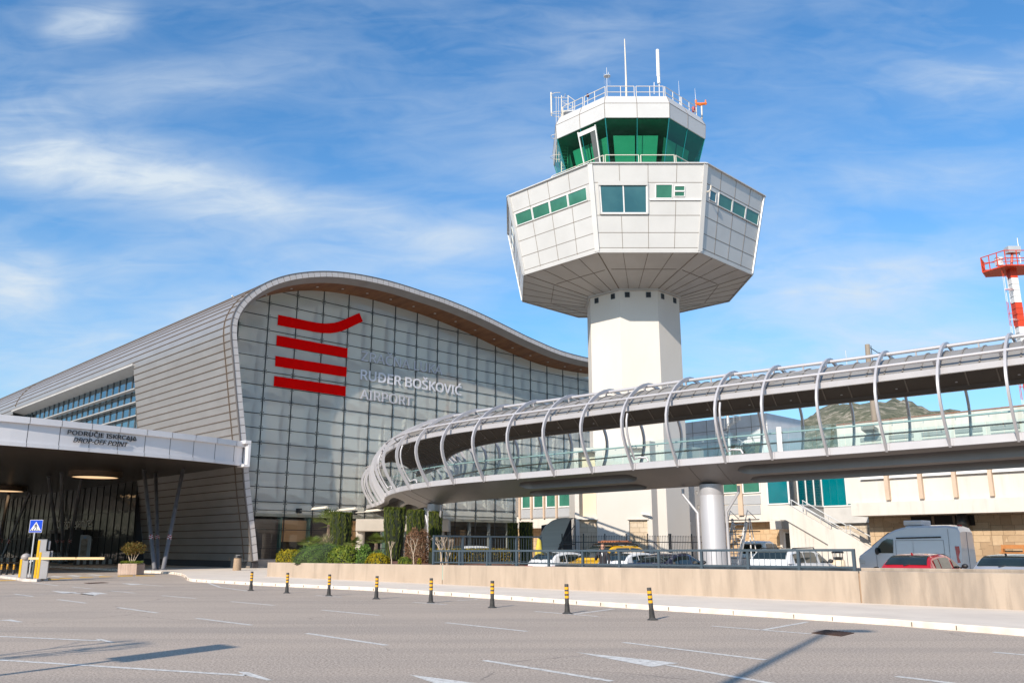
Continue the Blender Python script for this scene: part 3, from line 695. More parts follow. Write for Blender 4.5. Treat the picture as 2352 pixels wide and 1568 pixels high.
# linear lights on brackets
M_LAMP = mat('lamp_housing', (.74, .69, .60), .5)
cC = lambda x, y: (522.7+x*.13889, 1019.1+y*.13889)
for x, y in ((1160, 1105), (1630, 1122), (2080, 1137)):
    q = onF(*cC(x, y), GV-.1); p = W(q.x, GV-.1, q.y); wl = thing('wall_light', '', 'wall light', p, ANGU); wl['group'] = 'linear lights on the glass front'
    build(MB().obox(p-V*.2, U*.17, V*.2, Z*.2), 'bracket', M_MULL, wl)
    build(MB().beam(p-V*.35, p-V*2.0+Z*.05, .04, .05), 'arm', M_LAMP, wl)
    lb_ = MB(); lb_.beam(p-V*2.0+Z*.05, p-V*4.6+Z*.12, .30, .10); lb_.beam(p-V*2.02+Z*.13, p-V*4.58+Z*.2, .10, .10); build(lb_, 'lamp_bar', M_LAMP, wl)
    wl['label'] = {1160: 'leftmost linear light bar bracketed to the glass front', 1630: 'middle linear light bar on the glass front, above a clipped cypress', 2080: 'rightmost linear light bar on the glass front, beside the footbridge end'}[x]
# ---------------------------------------------------------------- ribbon window in the flank
M_RWG = glass('ribbon_glass', (.25, .36, .40), refl=.28, rough=.02, gloss=(.75, .9, 1))
IN = 1.35
s0 = PR[itop].x; zb = PR[i8+1].y
rw = MB(); rw.poly(W(s0+IN, WV0, zb), W(s0+IN, WV1, zb), W(s0+IN, WV1, WZ1-.25), W(s0+IN, WV0, WZ1-.25)); o = build(rw, 'ribbon_window', M_RWG, TM)
fr = MB()
vv = WV0+.05; q = 0
while vv < WV1: fr.obox(W(s0+IN-.04, vv, (zb+WZ1)/2-.1), U*.05, V*.035, Z*((WZ1-zb)/2-.05)); vv += 1.75
zf = WZ1-2.0; 
for q in range(5):
    fr.obox(W(s0+IN-.06, (WV0+WV1)/2, zf-.22-1.28*q), U*.05, V*(WV1-WV0)/2, Z*.035)
build(fr, 'window_frame', mat('window_steel', (.16, .17, .18), .4, .3), o)
M_FIN = mat('louvre_white', (.46, .44, .42), .5)
for q in range(5):
    z = zf-1.28*q
    sl = PR[min(range(60), key=lambda i: abs(PR[i].y-z))].x
    f_ = MB(); f_.obox(W(sl+.55, (WV0+WV1)/2, z), U*.36+Z*.03, V*((WV1-WV0)/2-.05), Z*.045); build(f_, 'louvre', M_FIN, TM)
rv = MB()
rv.poly(W(s0-.12, WV0, WZ1), W(s0-.12, WV1, WZ1), W(s0+IN+.1, WV1, WZ1-.3), W(s0+IN+.1, WV0, WZ1-.3))
prof = [PR[i] for i in range(i8+1, itop+1)]
rv.poly(*[W(p.x, WV0, p.y) for p in prof]+[W(s0+IN+.1, WV0, WZ1-.3), W(s0+IN+.1, WV0, zb)])
build(rv, 'window_reveal', M_FIN, TM, recalc=False)
build(MB().beam(W(s0-.1, WV0-.1, WZ1+.09), W(s0-.1, WV1, WZ1+.09), .22, .2), 'window_hood', M_FIN, TM)
ib = MB(); ib.poly(W(s0+IN+3.5, WV0, zb), W(s0+IN+3.5, WV1, zb), W(s0+IN+3.5, WV1, WZ1+1), W(s0+IN+3.5, WV0, WZ1+1)); build(ib, 'ribbon_back_wall', M_SAIL, TM)
# ---------------------------------------------------------------- dark mirrored curtain wall under the canopy
def mirror_material():
    m, nt, b, out = nodes('dark_mirror_glass'); b.inputs['Base Color'].default_value = (.006, .006, .006, 1); b.inputs['Roughness'].default_value = .4
    g = N(nt, 'ShaderNodeBsdfGlossy'); g.inputs['Roughness'].default_value = .02; g.inputs['Color'].default_value = (.85, .8, .72, 1)
    bp = N(nt, 'ShaderNodeBump'); bp.inputs['Strength'].default_value = .25; bp.inputs['Distance'].default_value = .06
    nt.links.new(noise(nt, coords(nt, (1, 1, 1.6)), .8, 2), bp.inputs['Height']); nt.links.new(bp.outputs['Normal'], g.inputs['Normal'])
    x = N(nt, 'ShaderNodeMixShader'); nt.links.new(schlick(nt, .07, 1.55), x.inputs['Fac'])
    nt.links.new(b.outputs[0], x.inputs[1]); nt.links.new(g.outputs[0], x.inputs[2]); nt.links.new(x.outputs[0], out.inputs['Surface']); return m
M_MIRR = mirror_material(); SC_ = -1.25
cw = MB(); cw.poly(W(SC_, 21, KH), W(SC_, 96, KH), W(SC_, 96, 7.9), W(SC_, 21, 7.9)); o = build(cw, 'curtain_wall', M_MIRR, TM)
cm = MB(); v_ = 21.
while v_ < 96: cm.obox(W(SC_-.03, v_, 4), U*.03, V*.03, Z*3.88); v_ += 1.9
for z in (.25, 2.7, 5.1): cm.obox(W(SC_-.035, 58.5, z), U*.03, V*37.4, Z*.03)
build(cm, 'curtain_mullions', M_MULL, o)
rj = MB(); rj.poly(W(PR[0].x, 21.2, .6), W(SC_, 21.2, KH), W(SC_, 21.2, 7.9), W(PR[i8].x, 21.2, 7.9)); rj.obox(W(-.1, 10.6, .38), U*.1, V*10.4, Z*.25); build(rj, 'base_strip', mat('base_strip', (.045, .05, .06), .6), TM)
# 'departures' lettering
def onS(x, y): p = pl(x, y, C0+U*(SC_-.08), U); return p
a, b_, c = onS(131, 1212.5), onS(211.5, 1208), onS(133.5, 1194)
fit_text('Odlasci Departures', a, -V, Z, (b_-a).dot(-V), (c.z-a.z), mat('grey_letter', (.95, .93, .88), .6), 'departures_lettering', TM)
ent = thing('entrance_portal', 'glazed entrance portal with a rounded grey frame below the departures lettering', 'entrance', onS(190, 1290)*1, ANGU)
p0 = onS(182, 1285); p0.z = KH; p1 = onS(150, 1285); p1.z = KH
fr = MB(); L_ = (p1-p0).length
for q in (p0, p1): fr.obox(q-U*.9+Z*1.55, U*.9, V*.22, Z*1.55)
fr.obox((p0+p1)/2-U*.9+Z*3.2, U*.95, V*(L_/2+.22), Z*.18); build(fr, 'portal_frame', mat('portal_grey', (.10, .10, .105), .4), ent)
build(MB().obox((p0+p1)/2-U*.5+Z*1.5, U*.03, V*(L_/2-.1), Z*1.5), 'glass_doors', M_MIRR, ent)
ps = MB()
for k_, (x, y) in enumerate(((.3, 1.7), (.62, 1.3))): ps.obox(p0.lerp(p1, x)-U*1.0+Z*y, U*.01, V*.5, Z*.7)
build(ps, 'door_poster', mat('pale_poster', (.45, .43, .40), .6, col2=(.2, .15, .1), vs=1.5), ent)
# ================================================================ drop-off canopy
M_FASC = mat('fascia_panel', (.72, .70, .71), .5, .05, col2=(.68, .66, .67), vs=.3)
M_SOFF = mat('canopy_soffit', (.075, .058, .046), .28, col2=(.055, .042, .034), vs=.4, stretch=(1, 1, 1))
cb = [Vc(*p, 0) for p in ((-47, 44.4), (-43, 45.6), (-39, 47.2), (-35.6, 49.2), (-33.3, 50.7), (-31.5, 52.2), (-30.3, 53.4), (-28.4, 55.5), (-25.6, 58.9), (-23.6, 61.5), (-21.6, 64.6))]
cb.append(C0-U*1.55-V*.35)
cb = smooth2(resample(cb, .95), 3)
cn = []
for i in range(len(cb)):
    t = (cb[min(i+1, len(cb)-1)]-cb[max(i-1, 0)]).normalized(); n_ = Vc(t.y, -t.x, 0); cn.append(n_ if n_.dot(V) < 0 else -n_)
DC = thing('drop_off_canopy', 'broad flat drop-off canopy with pale curved fascia and dark soffit, left of the terminal', 'canopy', (C0.x, C0.y, 0), ANGU)
SZ, TZ = 7.9, 9.45
bt = [cb[0]+V*95, C0-U*1.5+V*95]
slab = [p for p in cb]+[C0-U*.9+V*.2, C0-U*.9+V*95, cb[0]+V*95]
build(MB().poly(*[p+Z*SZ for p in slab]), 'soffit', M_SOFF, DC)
build(MB().poly(*[p+Z*TZ for p in slab]), 'canopy_roof', mat('roof_membrane', (.35, .34, .33), .8), DC)
fp = MB()
for i in range(0, len(cb)-1, 2):
    j_ = min(i+2, len(cb)-1); md = min(i+1, j_)
    a, c, b_ = cb[i], cb[md], cb[j_]; t = (b_-a).normalized()*.022
    fp.grid([[p+n*.0+Z*SZ, p+n*.0+Z*TZ] for p, n in ((a+t, cn[i]), (c, cn[md]), (b_-t, cn[j_]))])
build(fp, 'fascia_panels', M_FASC, DC)
fp = MB(); fp.grid([[p-n*.03+Z*SZ, p-n*.03+Z*TZ] for p, n in zip(cb, cn)]); build(fp, 'fascia_backing', mat('panel_gap', (.16, .15, .15), .7), DC)
fc = MB()
for i in range(0, len(cb)-1, 2):
    j_ = min(i+2, len(cb)-1); md = min(i+1, j_); t = (cb[j_]-cb[i]).normalized()*.018
    fc.sweep([cb[i]+t, cb[md], cb[j_]-t], [(-.02, TZ-.22), (.2, TZ-.20), (.2, TZ+.20), (-.3, TZ+.2)], [cn[i], cn[md], cn[j_]])
build(fc, 'fascia_cap', M_FASC, DC)
fl = MB()
for i in range(0, len(cb)-1, 2):
    j_ = min(i+2, len(cb)-1); md = min(i+1, j_); t = (cb[j_]-cb[i]).normalized()*.018
    fl.sweep([cb[i]+t, cb[md], cb[j_]-t], [(-.05, SZ-.10), (.09, SZ-.10), (.09, SZ+.16), (-.05, SZ+.17)], [cn[i], cn[md], cn[j_]])
build(fl, 'fascia_drip_edge', M_FASC, DC)
ec = MB(); e = cb[-1]; ec.obox(e+U*.2-V*.2+Z*8.75, U*.12, V*.5, Z*.9)
ec.obox(e+U*.05-V*.2+Z*9.6, U*.26, V*.53, Z*.13); ec.obox(e+U*.05-V*.2+Z*7.80, U*.26, V*.53, Z*.1); build(ec, 'fascia_end', M_FASC, DC, bevel=.02)
f1 = lambda x, y: (x*.25, 784+y*.25)
def onC(x):   # fascia point under a picture column at mid height
    r = (x-CX)/math.hypot(F, HOR-CY); best = None
    for a, b_ in zip(cb, cb[1:]):
        fa, fb_ = a.x-r*a.y, b_.x-r*b_.y
        if fa*fb_ <= 0: return a.lerp(b_, fa/(fa-fb_))
a0, a1 = onC(f1(640, 0)[0]+3), onC(f1(1250, 0)[0]+3)
xd = (a1-a0).normalized(); nn = Vc(xd.y, -xd.x, 0); nn = nn if nn.dot(V) < 0 else -nn
M_BLK = mat('black_letter', (.012, .012, .014), .5)
def onCp(x, y): return pl(*f1(x, y), a0+nn*.1, nn)
for body, bl_, br_, tl_, shr in (('PODRUČJE ISKRCAJA', (620, 850), (1257, 905), (625, 811), 0), ('DROP-OFF POINT', (672, 922), (1175, 962), (678, 880), .25)):
    a, b_, c = onCp(*bl_), onCp(*br_), onCp(*tl_)
    fit_text(body, Vc(a.x, a.y, a.z), xd, Z, (b_-a).dot(xd), c.z-a.z, M_BLK, 'lettering', DC, shear=shr, bold=.008)
# ring shaped ceiling discs, taken for skylights; their glow is added emission
m, nt, b, out = nodes('glowing_disc'); b.inputs['Base Color'].default_value = (.6, .5, .38, 1); b.inputs['Emission Color'].default_value = (1, .78, .52, 1); b.inputs['Emission Strength'].default_value = .34
M_DIFF = m; M_RING = mat('disc_ring', (.16, .10, .06), .4)
for x, y in ((219, 1093), (10, 1125), (-90, 1085)):
    p = gp(x, y, 7.55); r_ = 2.1
    cl_ = build(MB().lathe([(r_, SZ), (r_, 7.5), (r_-.3, 7.42), (r_-.3, 7.5)], (p.x, p.y, 0), 40), 'ceiling_disc', M_RING, DC, angle=30)
    build(MB().lathe([(r_-.31, 7.47), (.001, 7.47)], (p.x, p.y, 0), 40), 'glowing_face', M_DIFF, cl_)
# V columns with red and white check bands
M_COL = mat('column_steel', (.27, .27, .29), .5, .4, col2=(.20, .20, .215), vs=1.5, bm=.1, bs=8)
M_CR, M_CWH = mat('check_red', (.45, .01, .012), .5), mat('check_white', (.75, .73, .72), .5)
cE = lambda x, y: (326.7+x*.19167, 1045.3+y*.19167)
c2_ = lambda x, y: (x*.19444, 1110.6+y*.19444)
def column(base, topp):
    d = (topp-base).normalized(); o = build(MB().tube([base, topp], .15, 14), 'column', M_COL, DC, angle=40)
    k_ = (2.35-base.z)/(topp.z-base.z); c = base.lerp(topp, k_); h = .46
    x = Z.cross(d); x = x.normalized() if x.length > .01 else Vc(1, 0, 0); y = d.cross(x); mb = MB(); n = 16
    for i in range(4):
        for j in range(n):
            mb.k = ((j//2)+i) % 2
            q = [c+d*(i+a-2)*h/4+(x*math.cos((j+b_)*2*math.pi/n)+y*math.sin((j+b_)*2*math.pi/n))*.158 for a, b_ in ((0, 0), (0, 1), (1, 1), (1, 0))]
            mb.poly(*q)
    build(mb, 'check_band', [M_CR, M_CWH], o)
    build(MB().lathe([(.26, KH), (.26, KH+.03), (.18, KH+.05)], (base.x, base.y, 0), 14), 'base_plate', M_COL, o)
for (bx, by), (tx, ty) in ((cE(148, 1372), cE(20, 170)), (cE(190, 1370), cE(160, 212)), (cE(248, 1372), cE(488, 165))):
    b0_ = gp(bx, by, KH); column(b0_, gp(tx, ty, SZ))
cc = gp(144, 1293.5, KH)
for dx, (tx, ty) in ((-.25, c2_(575, -90)), (0, c2_(730, -140)), (.3, c2_(965, -60))):
    column(cc+Vc(dx, 0, 0), gp(tx, ty, SZ))
cc = gp(-22, 1303, KH)
for dx, (tx, ty) in ((-.25, (-70, 1100)), (0, (-25, 1092)), (.3, (22, 1124))): column(cc+Vc(dx, 0, 0), gp(tx, ty, SZ))
for k_ in (50, 72):
    cc = C0-U*5.2+V*k_+Z*KH
    for a in (-1.3, 0, 1.4): column(cc+Vc(a*.15, 0, 0), Vc(cc.x+a*1.6, cc.y+abs(a)*.4, SZ))
# ================================================================ control tower
M_TWH = mat('tower_panel', (.60, .59, .575), .4, .1, col2=(.55, .54, .525), vs=.5)
M_TPL = mat('white_plaster', (.66, .62, .57), .85, col2=(.63, .58, .52), vs=.35, stretch=(1, 1, .4), bm=.05, bs=12)
M_TSOF = mat('soffit_panel', (.47, .45, .43), .5, .1, col2=(.42, .395, .37), vs=.6)
M_JNT = mat('panel_joint', (.20, .165, .135), .8)
M_TRAIL = mat('cream_rail', (.70, .64, .55), .5)
M_TGL = glass('cab_glass', (.17, .55, .41), refl=.03, ior=1.35, rough=.02, gloss=(.6, .95, .9))
M_TTEAL = mat('teal_edge', (.01, .17, .18), .2)
M_WHF = mat('white_frame', (.75, .74, .73), .4)
M_GWIN = mat('green_window', (.03, .14, .10), .06, col2=(.05, .20, .14), vs=.8, spec=.8)
M_BWIN = mat('blue_window', (.03, .115, .15), .05, col2=(.05, .16, .19), vs=.5, spec=.9)
t8 = math.tan(math.pi/8); TY = 66.
def ring(xl, xr, y):
    r_ = 5.
    for _ in range(80):
        a, b_ = yp(xl, y, TY-r_), yp(xr, y, TY-r_); r_ = .5*r_+.25*(b_.x-a.x)/t8
    return r_, (a.x+b_.x)/2, a.z
rA, xA, zA = ring(1372, 1608, 577); rB, xB, zB = ring(1355, 1621.4, 376.4); rC, xC, zC = ring(1424.8, 1511.7, 666)
rT, xT, zT = ring(1387, 1534, 271.5); rBt, xBt, zBt = ring(1396.5, 1522.5, 371); rE, xE, zE = ring(1383, 1533, 236.5); rEc, xEc, zEc = ring(1385, 1526, 221.5)
TX = xB; TC = Vc(TX, TY, 0)
TW = thing('control_tower', 'white octagonal airport control tower with overhanging cab and green glazing', 'control tower', (TX, TY, 0), 0)
def oc(k, r_): a = R(-90-22.5+45*k); return TC+Vc(math.cos(a), math.sin(a), 0)*(r_/math.cos(math.pi/8))   # corner k is the left end of face k; face 0 looks at the road
def face(k, r0, z0, r1, z1):
    a, b_, c, d = oc(k, r0)+Z*z0, oc(k+1, r0)+Z*z0, oc(k+1, r1)+Z*z1, oc(k, r1)+Z*z1
    return lambda u, v_: a.lerp(b_, u).lerp(d.lerp(c, u), v_)
def fnorm(P): n_ = (P(1, 0)-P(0, 0)).cross(P(0, 1)-P(0, 0)).normalized(); return n_
def octo(mb, r0, z0, r1, z1): mb.grid([[oc(k, r0)+Z*z0 for k in range(8)], [oc(k, r1)+Z*z1 for k in range(8)]], closeu=True)
m_ = MB(); octo(m_, rC*1.01, 0, rC, zC+.3); build(m_, 'shaft', M_TPL, TW)
m_ = MB(); octo(m_, rC+.16, zC-.05, rC+.16, zC+.16); octo(m_, rC, zC-.05, rC+.16, zC-.05); build(m_, 'shaft_collar', M_TSOF, TW)
for k, us in ((0, (.2, .76)), (7, (.22, .78)), (1, (.22, .78))):
    P = face(k, rC, zC-1, rC, zC); n_ = fnorm(P)
    for u in us:
        c = P(u, .62); t_ = (P(1, 0)-P(0, 0)).normalized()
        o = build(MB().obox(c+n_*.02, t_*.19, n_*.03, Z*.21), 'vent', M_STEEL, TW); build(MB().obox(c+n_*.055, t_*.14, n_*.01, Z*.17), 'vent_grille', M_BLK, o)
m_ = MB(); octo(m_, rC, zC+.05, rA, zA); build(m_, 'cab_soffit', M_TSOF, TW)
jm = MB()
for k in range(8):
    P = face(k, rC, zC+.05, rA, zA); n_ = -fnorm(P) if fnorm(P).z > 0 else fnorm(P)
    for u in ((.0, .25, .5, .75)): jm.beam(P(u, .02)+n_*.012, P(u, .995)+n_*.012, .03 if u else .07, .02, up=n_)
    jm.beam(P(.05, .55)+n_*.012, P(.95, .55)+n_*.012, .04, .02, up=n_)
build(jm, 'soffit_joints', M_JNT, TW)
m_ = MB(); octo(m_, rA, zA, rB, zB); octo(m_, rB, zB, rB-.35, zB+.02); m_.add([oc(k, rB-.35)+Z*(zB-.25) for k in range(8)], [range(8)]); build(m_, 'cab_wall', M_TWH, TW)
jm = MB(); tm = MB()
for k in range(8):
    P = face(k, rA, zA, rB, zB); n_ = fnorm(P)
    for u in (.25, .5, .75):
        if k == 0:
            jm.beam(P(u, .03)+n_*.008, P(u, .40 if u < .5 else .59)+n_*.008, .03, .016, up=n_); jm.beam(P(u, .785)+n_*.008, P(u, 1)+n_*.008, .03, .016, up=n_)
        else: jm.beam(P(u, .03)+n_*.008, P(u, 1)+n_*.008, .03, .016, up=n_)
    for v_ in (.04, .213, .41, .59, .786):
        if k == 0 and v_ == .59: jm.beam(P(.5, v_)+n_*.008, P(.985, v_)+n_*.008, .03, .016, up=n_); continue
        jm.beam(P(.015, v_)+n_*.008, P(.985, v_)+n_*.008, .03, .016, up=n_)
    tm.beam(P(0, 0)+n_*.0, P(0, 1)+n_*.0, .34, .09, up=(n_+fnorm(face((k-1) % 8, rA, zA, rB, zB))).normalized())
    tm.beam(P(0, 0)+n_*.02, P(1, 0)+n_*.02, .05, .2, up=n_.cross((P(1, 0)-P(0, 0)).normalized()))
    tm.beam(P(0, 1)+Z*.03, P(1, 1)+Z*.03, .28, .07)
build(jm, 'wall_joints', M_JNT, TW); build(tm, 'corner_trims', M_TWH, TW)
def window(k, u0, u1, v0, v1, mt, name='window', panes=1, fr=.06, rec=-.015, fm=None):
    P = face(k, rA, zA, rB, zB); n_ = fnorm(P); o = MB(); q = [P(u0, v0), P(u1, v0), P(u1, v1), P(u0, v1)]
    x_ = (q[1]-q[0]).normalized(); y_ = (q[3]-q[0]).normalized(); w_ = (q[1]-q[0]).length; h_ = (q[3]-q[0]).length
    f_ = MB()
    for a, b_ in ((q[0], q[1]), (q[3], q[2]), (q[0], q[3]), (q[1], q[2])): f_.beam(a+n_*.03, b_+n_*.03, fr, .06, up=n_)
    for i in range(1, panes): f_.beam(q[0].lerp(q[1], i/panes)+n_*.035, q[3].lerp(q[2], i/panes)+n_*.035, fr, .06, up=n_)
    ob = build(f_, name, fm or M_WHF, TW); o.poly(*[p+n_*.022 for p in q]); build(o, 'pane', mt, ob); return ob
for k in range(8):
    if k == 0: continue
    us = (.04, .265, .49, .715, .945) if k == 7 else (.23, .47, .71, .955)
    for a, b_ in zip(us, us[1:]): window(k, a+.006, b_-.006, .605, .755, M_GWIN)
P = face(0, rA, zA, rB, zB); n_ = fnorm(P)
rec = MB(); q = [(.055, .425), (.495, .425), (.495, .775), (.055, .775)]
for (a, b_) in zip(q, q[1:]+q[:1]): rec.beam(P(*a)+n_*.04, P(*b_)+n_*.04, .09, .14, up=n_)
rec.beam(P(.055, .775)+n_*.10, P(.495, .775)+n_*.10, .06, .30, up=n_.cross(U*0+Vc(1, 0, 0)))
build(rec, 'window_surround', M_TWH, TW)
window(0, .07, .485, .435, .76, M_BWIN, 'large_window', 2, .09)
window(0, .567, .715, .605, .762, M_GWIN); window(0, .735, .825, .625, .745, M_GWIN, 'louvre_window', 1, .05)
lv_ = MB(); lv_.beam(P(.735, .685)+n_*.05, P(.825, .685)+n_*.05, .10, .06, up=n_); lv_.beam(P(.51, .588)+n_*.04, P(.98, .588)+n_*.04, .10, .10, up=n_); build(lv_, 'window_sill', M_WHF, TW)
window(1, .09, .19, .62, .735, M_BWIN, 'louvre_window', 1, .05)
P1_ = face(1, rA, zA, rB, zB); n1_ = fnorm(P1_)
build(MB().tube([P1_(.03, .69)+n1_*.05, P1_(.03, .69)+n1_*.28, P1_(.035, .72)+n1_*.36, P1_(.035, .76)+n1_*.36], .055, 8), 'vent_pipe', M_TRAIL, TW, smooth=True)
# ---- glazed cab
FL = zB-.2
m_ = MB(); rb0 = rBt-(zBt-FL)*(rT-rBt)/(zT-zBt); octo(m_, rb0, FL, rT, zT); build(m_, 'cab_glazing', M_TGL, TW)
mm_ = MB()
for k in range(8):
    P = face(k, rb0, FL, rT, zT); n_ = fnorm(P)
    for u in (0, .5): mm_.beam(P(u, 0)+n_*.02, P(u, 1)+n_*.02, .07 if u == 0 else .045, .05, up=n_)
build(mm_, 'cab_mullions', M_TTEAL, TW)
P = face(7, rb0, FL, rT, zT); n_ = fnorm(P); fr = MB()
for a, b_ in (((.44, 0), (.44, .97)), ((.80, 0), (.80, .97)), ((.44, .95), (.80, .95))): fr.beam(P(*a)+n_*.05, P(*b_)+n_*.05, .09, .08, up=n_)
fr.beam(P(.44, .93)+n_*.05, P(.80, .93)+n_*.05, .3, .06, up=n_)
build(fr, 'sliding_window', M_WHF, TW); build(MB().poly(*[P(u, v_)+n_*.04 for u, v_ in ((.68, .02), (.80, .02), (.80, .9), (.68, .9))]), 'open_gap', mat('dim_grey', (.10, .11, .11), .6), TW)
M_BLIND = mat('pale_blind', (.55, .66, .58), .9, col2=(.48, .60, .52), vs=.6)
ib = MB(); ri0, ri1 = rb0*.87, rT*.86
for k in range(8):
    P = face(k, ri0, FL, ri1, zT)
    for u0, u1 in ((.07, .485), (.515, .93)): ib.poly(P(u0, .08), P(u1, .08), P(u1, .84), P(u0, .84))
build(ib, 'cab_blinds', M_BLIND, TW)
ic = MB(); ic.add([oc(k, rT-.03)+Z*(zT-.05) for k in range(8)], [range(8)]); ic.add([oc(k, rb0-.03)+Z*(FL+.03) for k in range(8)], [range(8)]); octo(ic, 1.6, FL, 1.6, zT-.06); octo(ic, rb0*.8, FL+.03, rb0*.8, FL+.95); build(ic, 'cab_interior', mat('cab_interior', (.30, .34, .31), .8), TW)
# ---- cab roof
m_ = MB(); octo(m_, rT-.05, zT, rT+.06, zT+.02); octo(m_, rT+.06, zT+.02, rE, zE); octo(m_, rE, zE, rEc, zEc); octo(m_, rEc, zEc, rEc-.4, zEc+.02); m_.add([oc(k, rEc-.4)+Z*(zEc+.02) for k in range(8)], [range(8)]); build(m_, 'cab_roof', M_TWH, TW)
jm = MB()
for k in range(8):
    P = face(k, rT+.06, zT+.02, rE, zE); n_ = fnorm(P); P2 = face(k, rE, zE, rEc, zEc); n2 = fnorm(P2)
    for u in (0, .5): jm.beam(P(u, .02)+n_*.008, P(u, 1)+n_*.008, .04, .016, up=n_); jm.beam(P2(u, 0)+n2*.008, P2(u, 1)+n2*.008, .04, .016, up=n2)
    jm.beam(P(0, .985)+n_*.008, P(1, .985)+n_*.008, .03, .016, up=n_)
build(jm, 'roof_joints', M_JNT, TW)
def octrail(r_, z0, z1, mid, nm, rad, faces=range(8), half=True):
    for k in faces:
        m_ = MB(); a, b_ = oc(k, r_), oc(k+1, r_); c = (a+b_)/2; t_ = (b_-a).normalized()*.08
        for p, q in ((a+t_, c-t_), (c+t_, b_-t_)):
            for z in (z1,)+mid: m_.tube([p+Z*z, q+Z*z], rad, 6)
            for w_ in (0, .5, 1) if nm == 'roof_rail' else (0, 1): s_ = p.lerp(q, w_); m_.tube([s_+Z*z0, s_+Z*(z1+.0)], rad, 6)
        build(m_, nm, M_TRAIL, TW)
zr = yp(1467, 78.4+922*.29443, TY-7).z
rr = (1549-1384.5)/2/F*((TY-7)*cT+(zr-EYE)*sT)/t8
octrail(rr, zB-.2, zr, ((zr*2+zB)/3, (zr+zB*2.5)/3.5), 'gallery_rail', .034)
zr2 = yp(1460, 78.4+437*.29443, TY-5).z
octrail(rEc-.25, zEc, zr2, ((zr2+zEc)/2,), 'roof_rail', .03)
# ---- aerials and the caged ladder
c5 = lambda x, y: (1110.6+x*.29443, 78.4+y*.29443)
M_GALV = mat('galvanised', (.55, .56, .57), .45, .3)
M_ORNG = mat('orange_paint', (.75, .17, .02), .5)
def pole(pts, rads, nm, mt, Y=TY):
    return build(MB().tube([yp(*c5(*p), Y) for p in pts], [q*.7 for q in rads] if isinstance(rads, list) else rads*.7, 8), nm, mt, TW, smooth=True)
pole([(1116, 560), (1112, 360), (1100, 40)], [.14, .12, .06], 'tall_mast', M_TRAIL)
o = pole([(1374, 560), (1370, 380)], [.06, .06], 'radome_antenna', M_GALV); build(MB().tube([yp(*c5(*p), TY) for p in ((1369, 385), (1367, 375), (1366, 335), (1364, 330), (1357, 125))], [.14, .14, .13, .16, .15], 10), 'radome', M_WHF, o)
o = pole([(966, 560), (962, 335), (960, 262)], [.05, .035, .025], 'yagi_antenna', M_GALV); m_ = MB()
c = yp(*c5(963, 330), TY)
for a in range(4): d = Vc(math.cos(a*math.pi/2+.4), math.sin(a*math.pi/2+.4), 0)*.28; m_.tube([c, c+d, c+d+Z*.25], .015, 5); m_.tube([c+d, c+d-Z*.8], .008, 4)
m_.lathe([(.3, 0), (.3, .05)], c-Z*.02, 10); build(m_, 'aerial_elements', M_GALV, o)
o = pole([(813, 560), (813, 490)], .04, 'obstruction_light', M_GALV); build(MB().lathe([(.10, 0), (.12, .05), (.12, .2), (.05, .32), (0, .34)], yp(*c5(813, 492), TY), 10), 'lamp', mat('dark_red_lamp', (.10, .02, .02), .2), o)
pole([(1331, 470), (1331, 378)], [.04, .05], 'whip_antenna', M_WHF)
pole([(1530, 560), (1526, 460), (1521, 366)], [.05, .03, .015], 'whip_antenna', M_GALV); pole([(1659, 620), (1654, 500), (1648, 424)], [.05, .03, .015], 'whip_antenna', M_GALV)
pole([(1704, 660), (1701, 540)], [.10, .10], 'stub_antenna', M_TRAIL)
m_ = MB(); p = yp(*c5(1660, 615), TY-1); q = yp(*c5(1658, 545), TY-1); m_.tube([p, q], .05, 6); m_.tube([q, q+Z*.35], .09, 6); m_.tube([q+Z*.02, q+Vc(.35, 0, -.05), q+Vc(.9, 0, .05)], [.10, .14, .08], 6); m_.tube([q+Vc(.8, 0, -.1), q+Vc(.82, 0, .35)], .06, 6); build(m_, 'orange_siren', M_ORNG, TW)
o = build(MB().lathe([(.12, -.2), (.16, 0), (.12, .25)], yp(*c5(1638, 590), TY-1), 8), 'warning_lamp', mat('red_lamp', (.35, .02, .02), .3), TW)
LY = TY-1.2
m_ = MB()
for x0, x1 in ((608, 608), (660, 657)): m_.tube([yp(*c5(x1, 1075), LY), yp(*c5(x0, 480), LY)], .04, 6)
for i in range(24): y = 500+i*24; m_.tube([yp(*c5(608, y), LY), yp(*c5(658, y), LY)], .02, 5)
build(m_, 'ladder', M_TRAIL, TW)
m_ = MB()
for y in (478, 625, 800, 960):
    a, b_ = yp(*c5(608, y), LY), yp(*c5(658, y), LY); cc_ = (a+b_)/2-Vc(.55, -.1, 0); rx_ = .62
    m_.tube([cc_+Vc(math.cos(t_)*rx_, math.sin(t_)*.45-.1, 0) for t_ in [R(-25)+R(310)*i/14 for i in range(15)]], .022, 5)
for x in (566, 585): m_.tube([yp(*c5(x+3, 1000), LY-.2), yp(*c5(x, 485), LY-.2)], .018, 5)
m_.tube([yp(*c5(657, 480), LY), yp(*c5(712, 520), LY), yp(*c5(712, 600), LY)], .03, 5); m_.tube([yp(*c5(615, 530), LY), yp(*c5(712, 575), LY)], .02, 5)
build(m_, 'ladder_cage', M_TRAIL, TW)
pole([(530, 640), (530, 600), (527, 456)], [.04, .10, .10], 'stub_antenna', M_TRAIL, LY); pole([(530, 620), (610, 625), (690, 620)], .04, 'antenna_arm', M_GALV, LY)
m_ = MB(); p = yp(*c5(655, 618), LY); m_.obox(p, Vc(.5, 0, .06), Vc(0, .4, 0), Z*.05); build(m_, 'ladder_landing', M_GALV, TW)
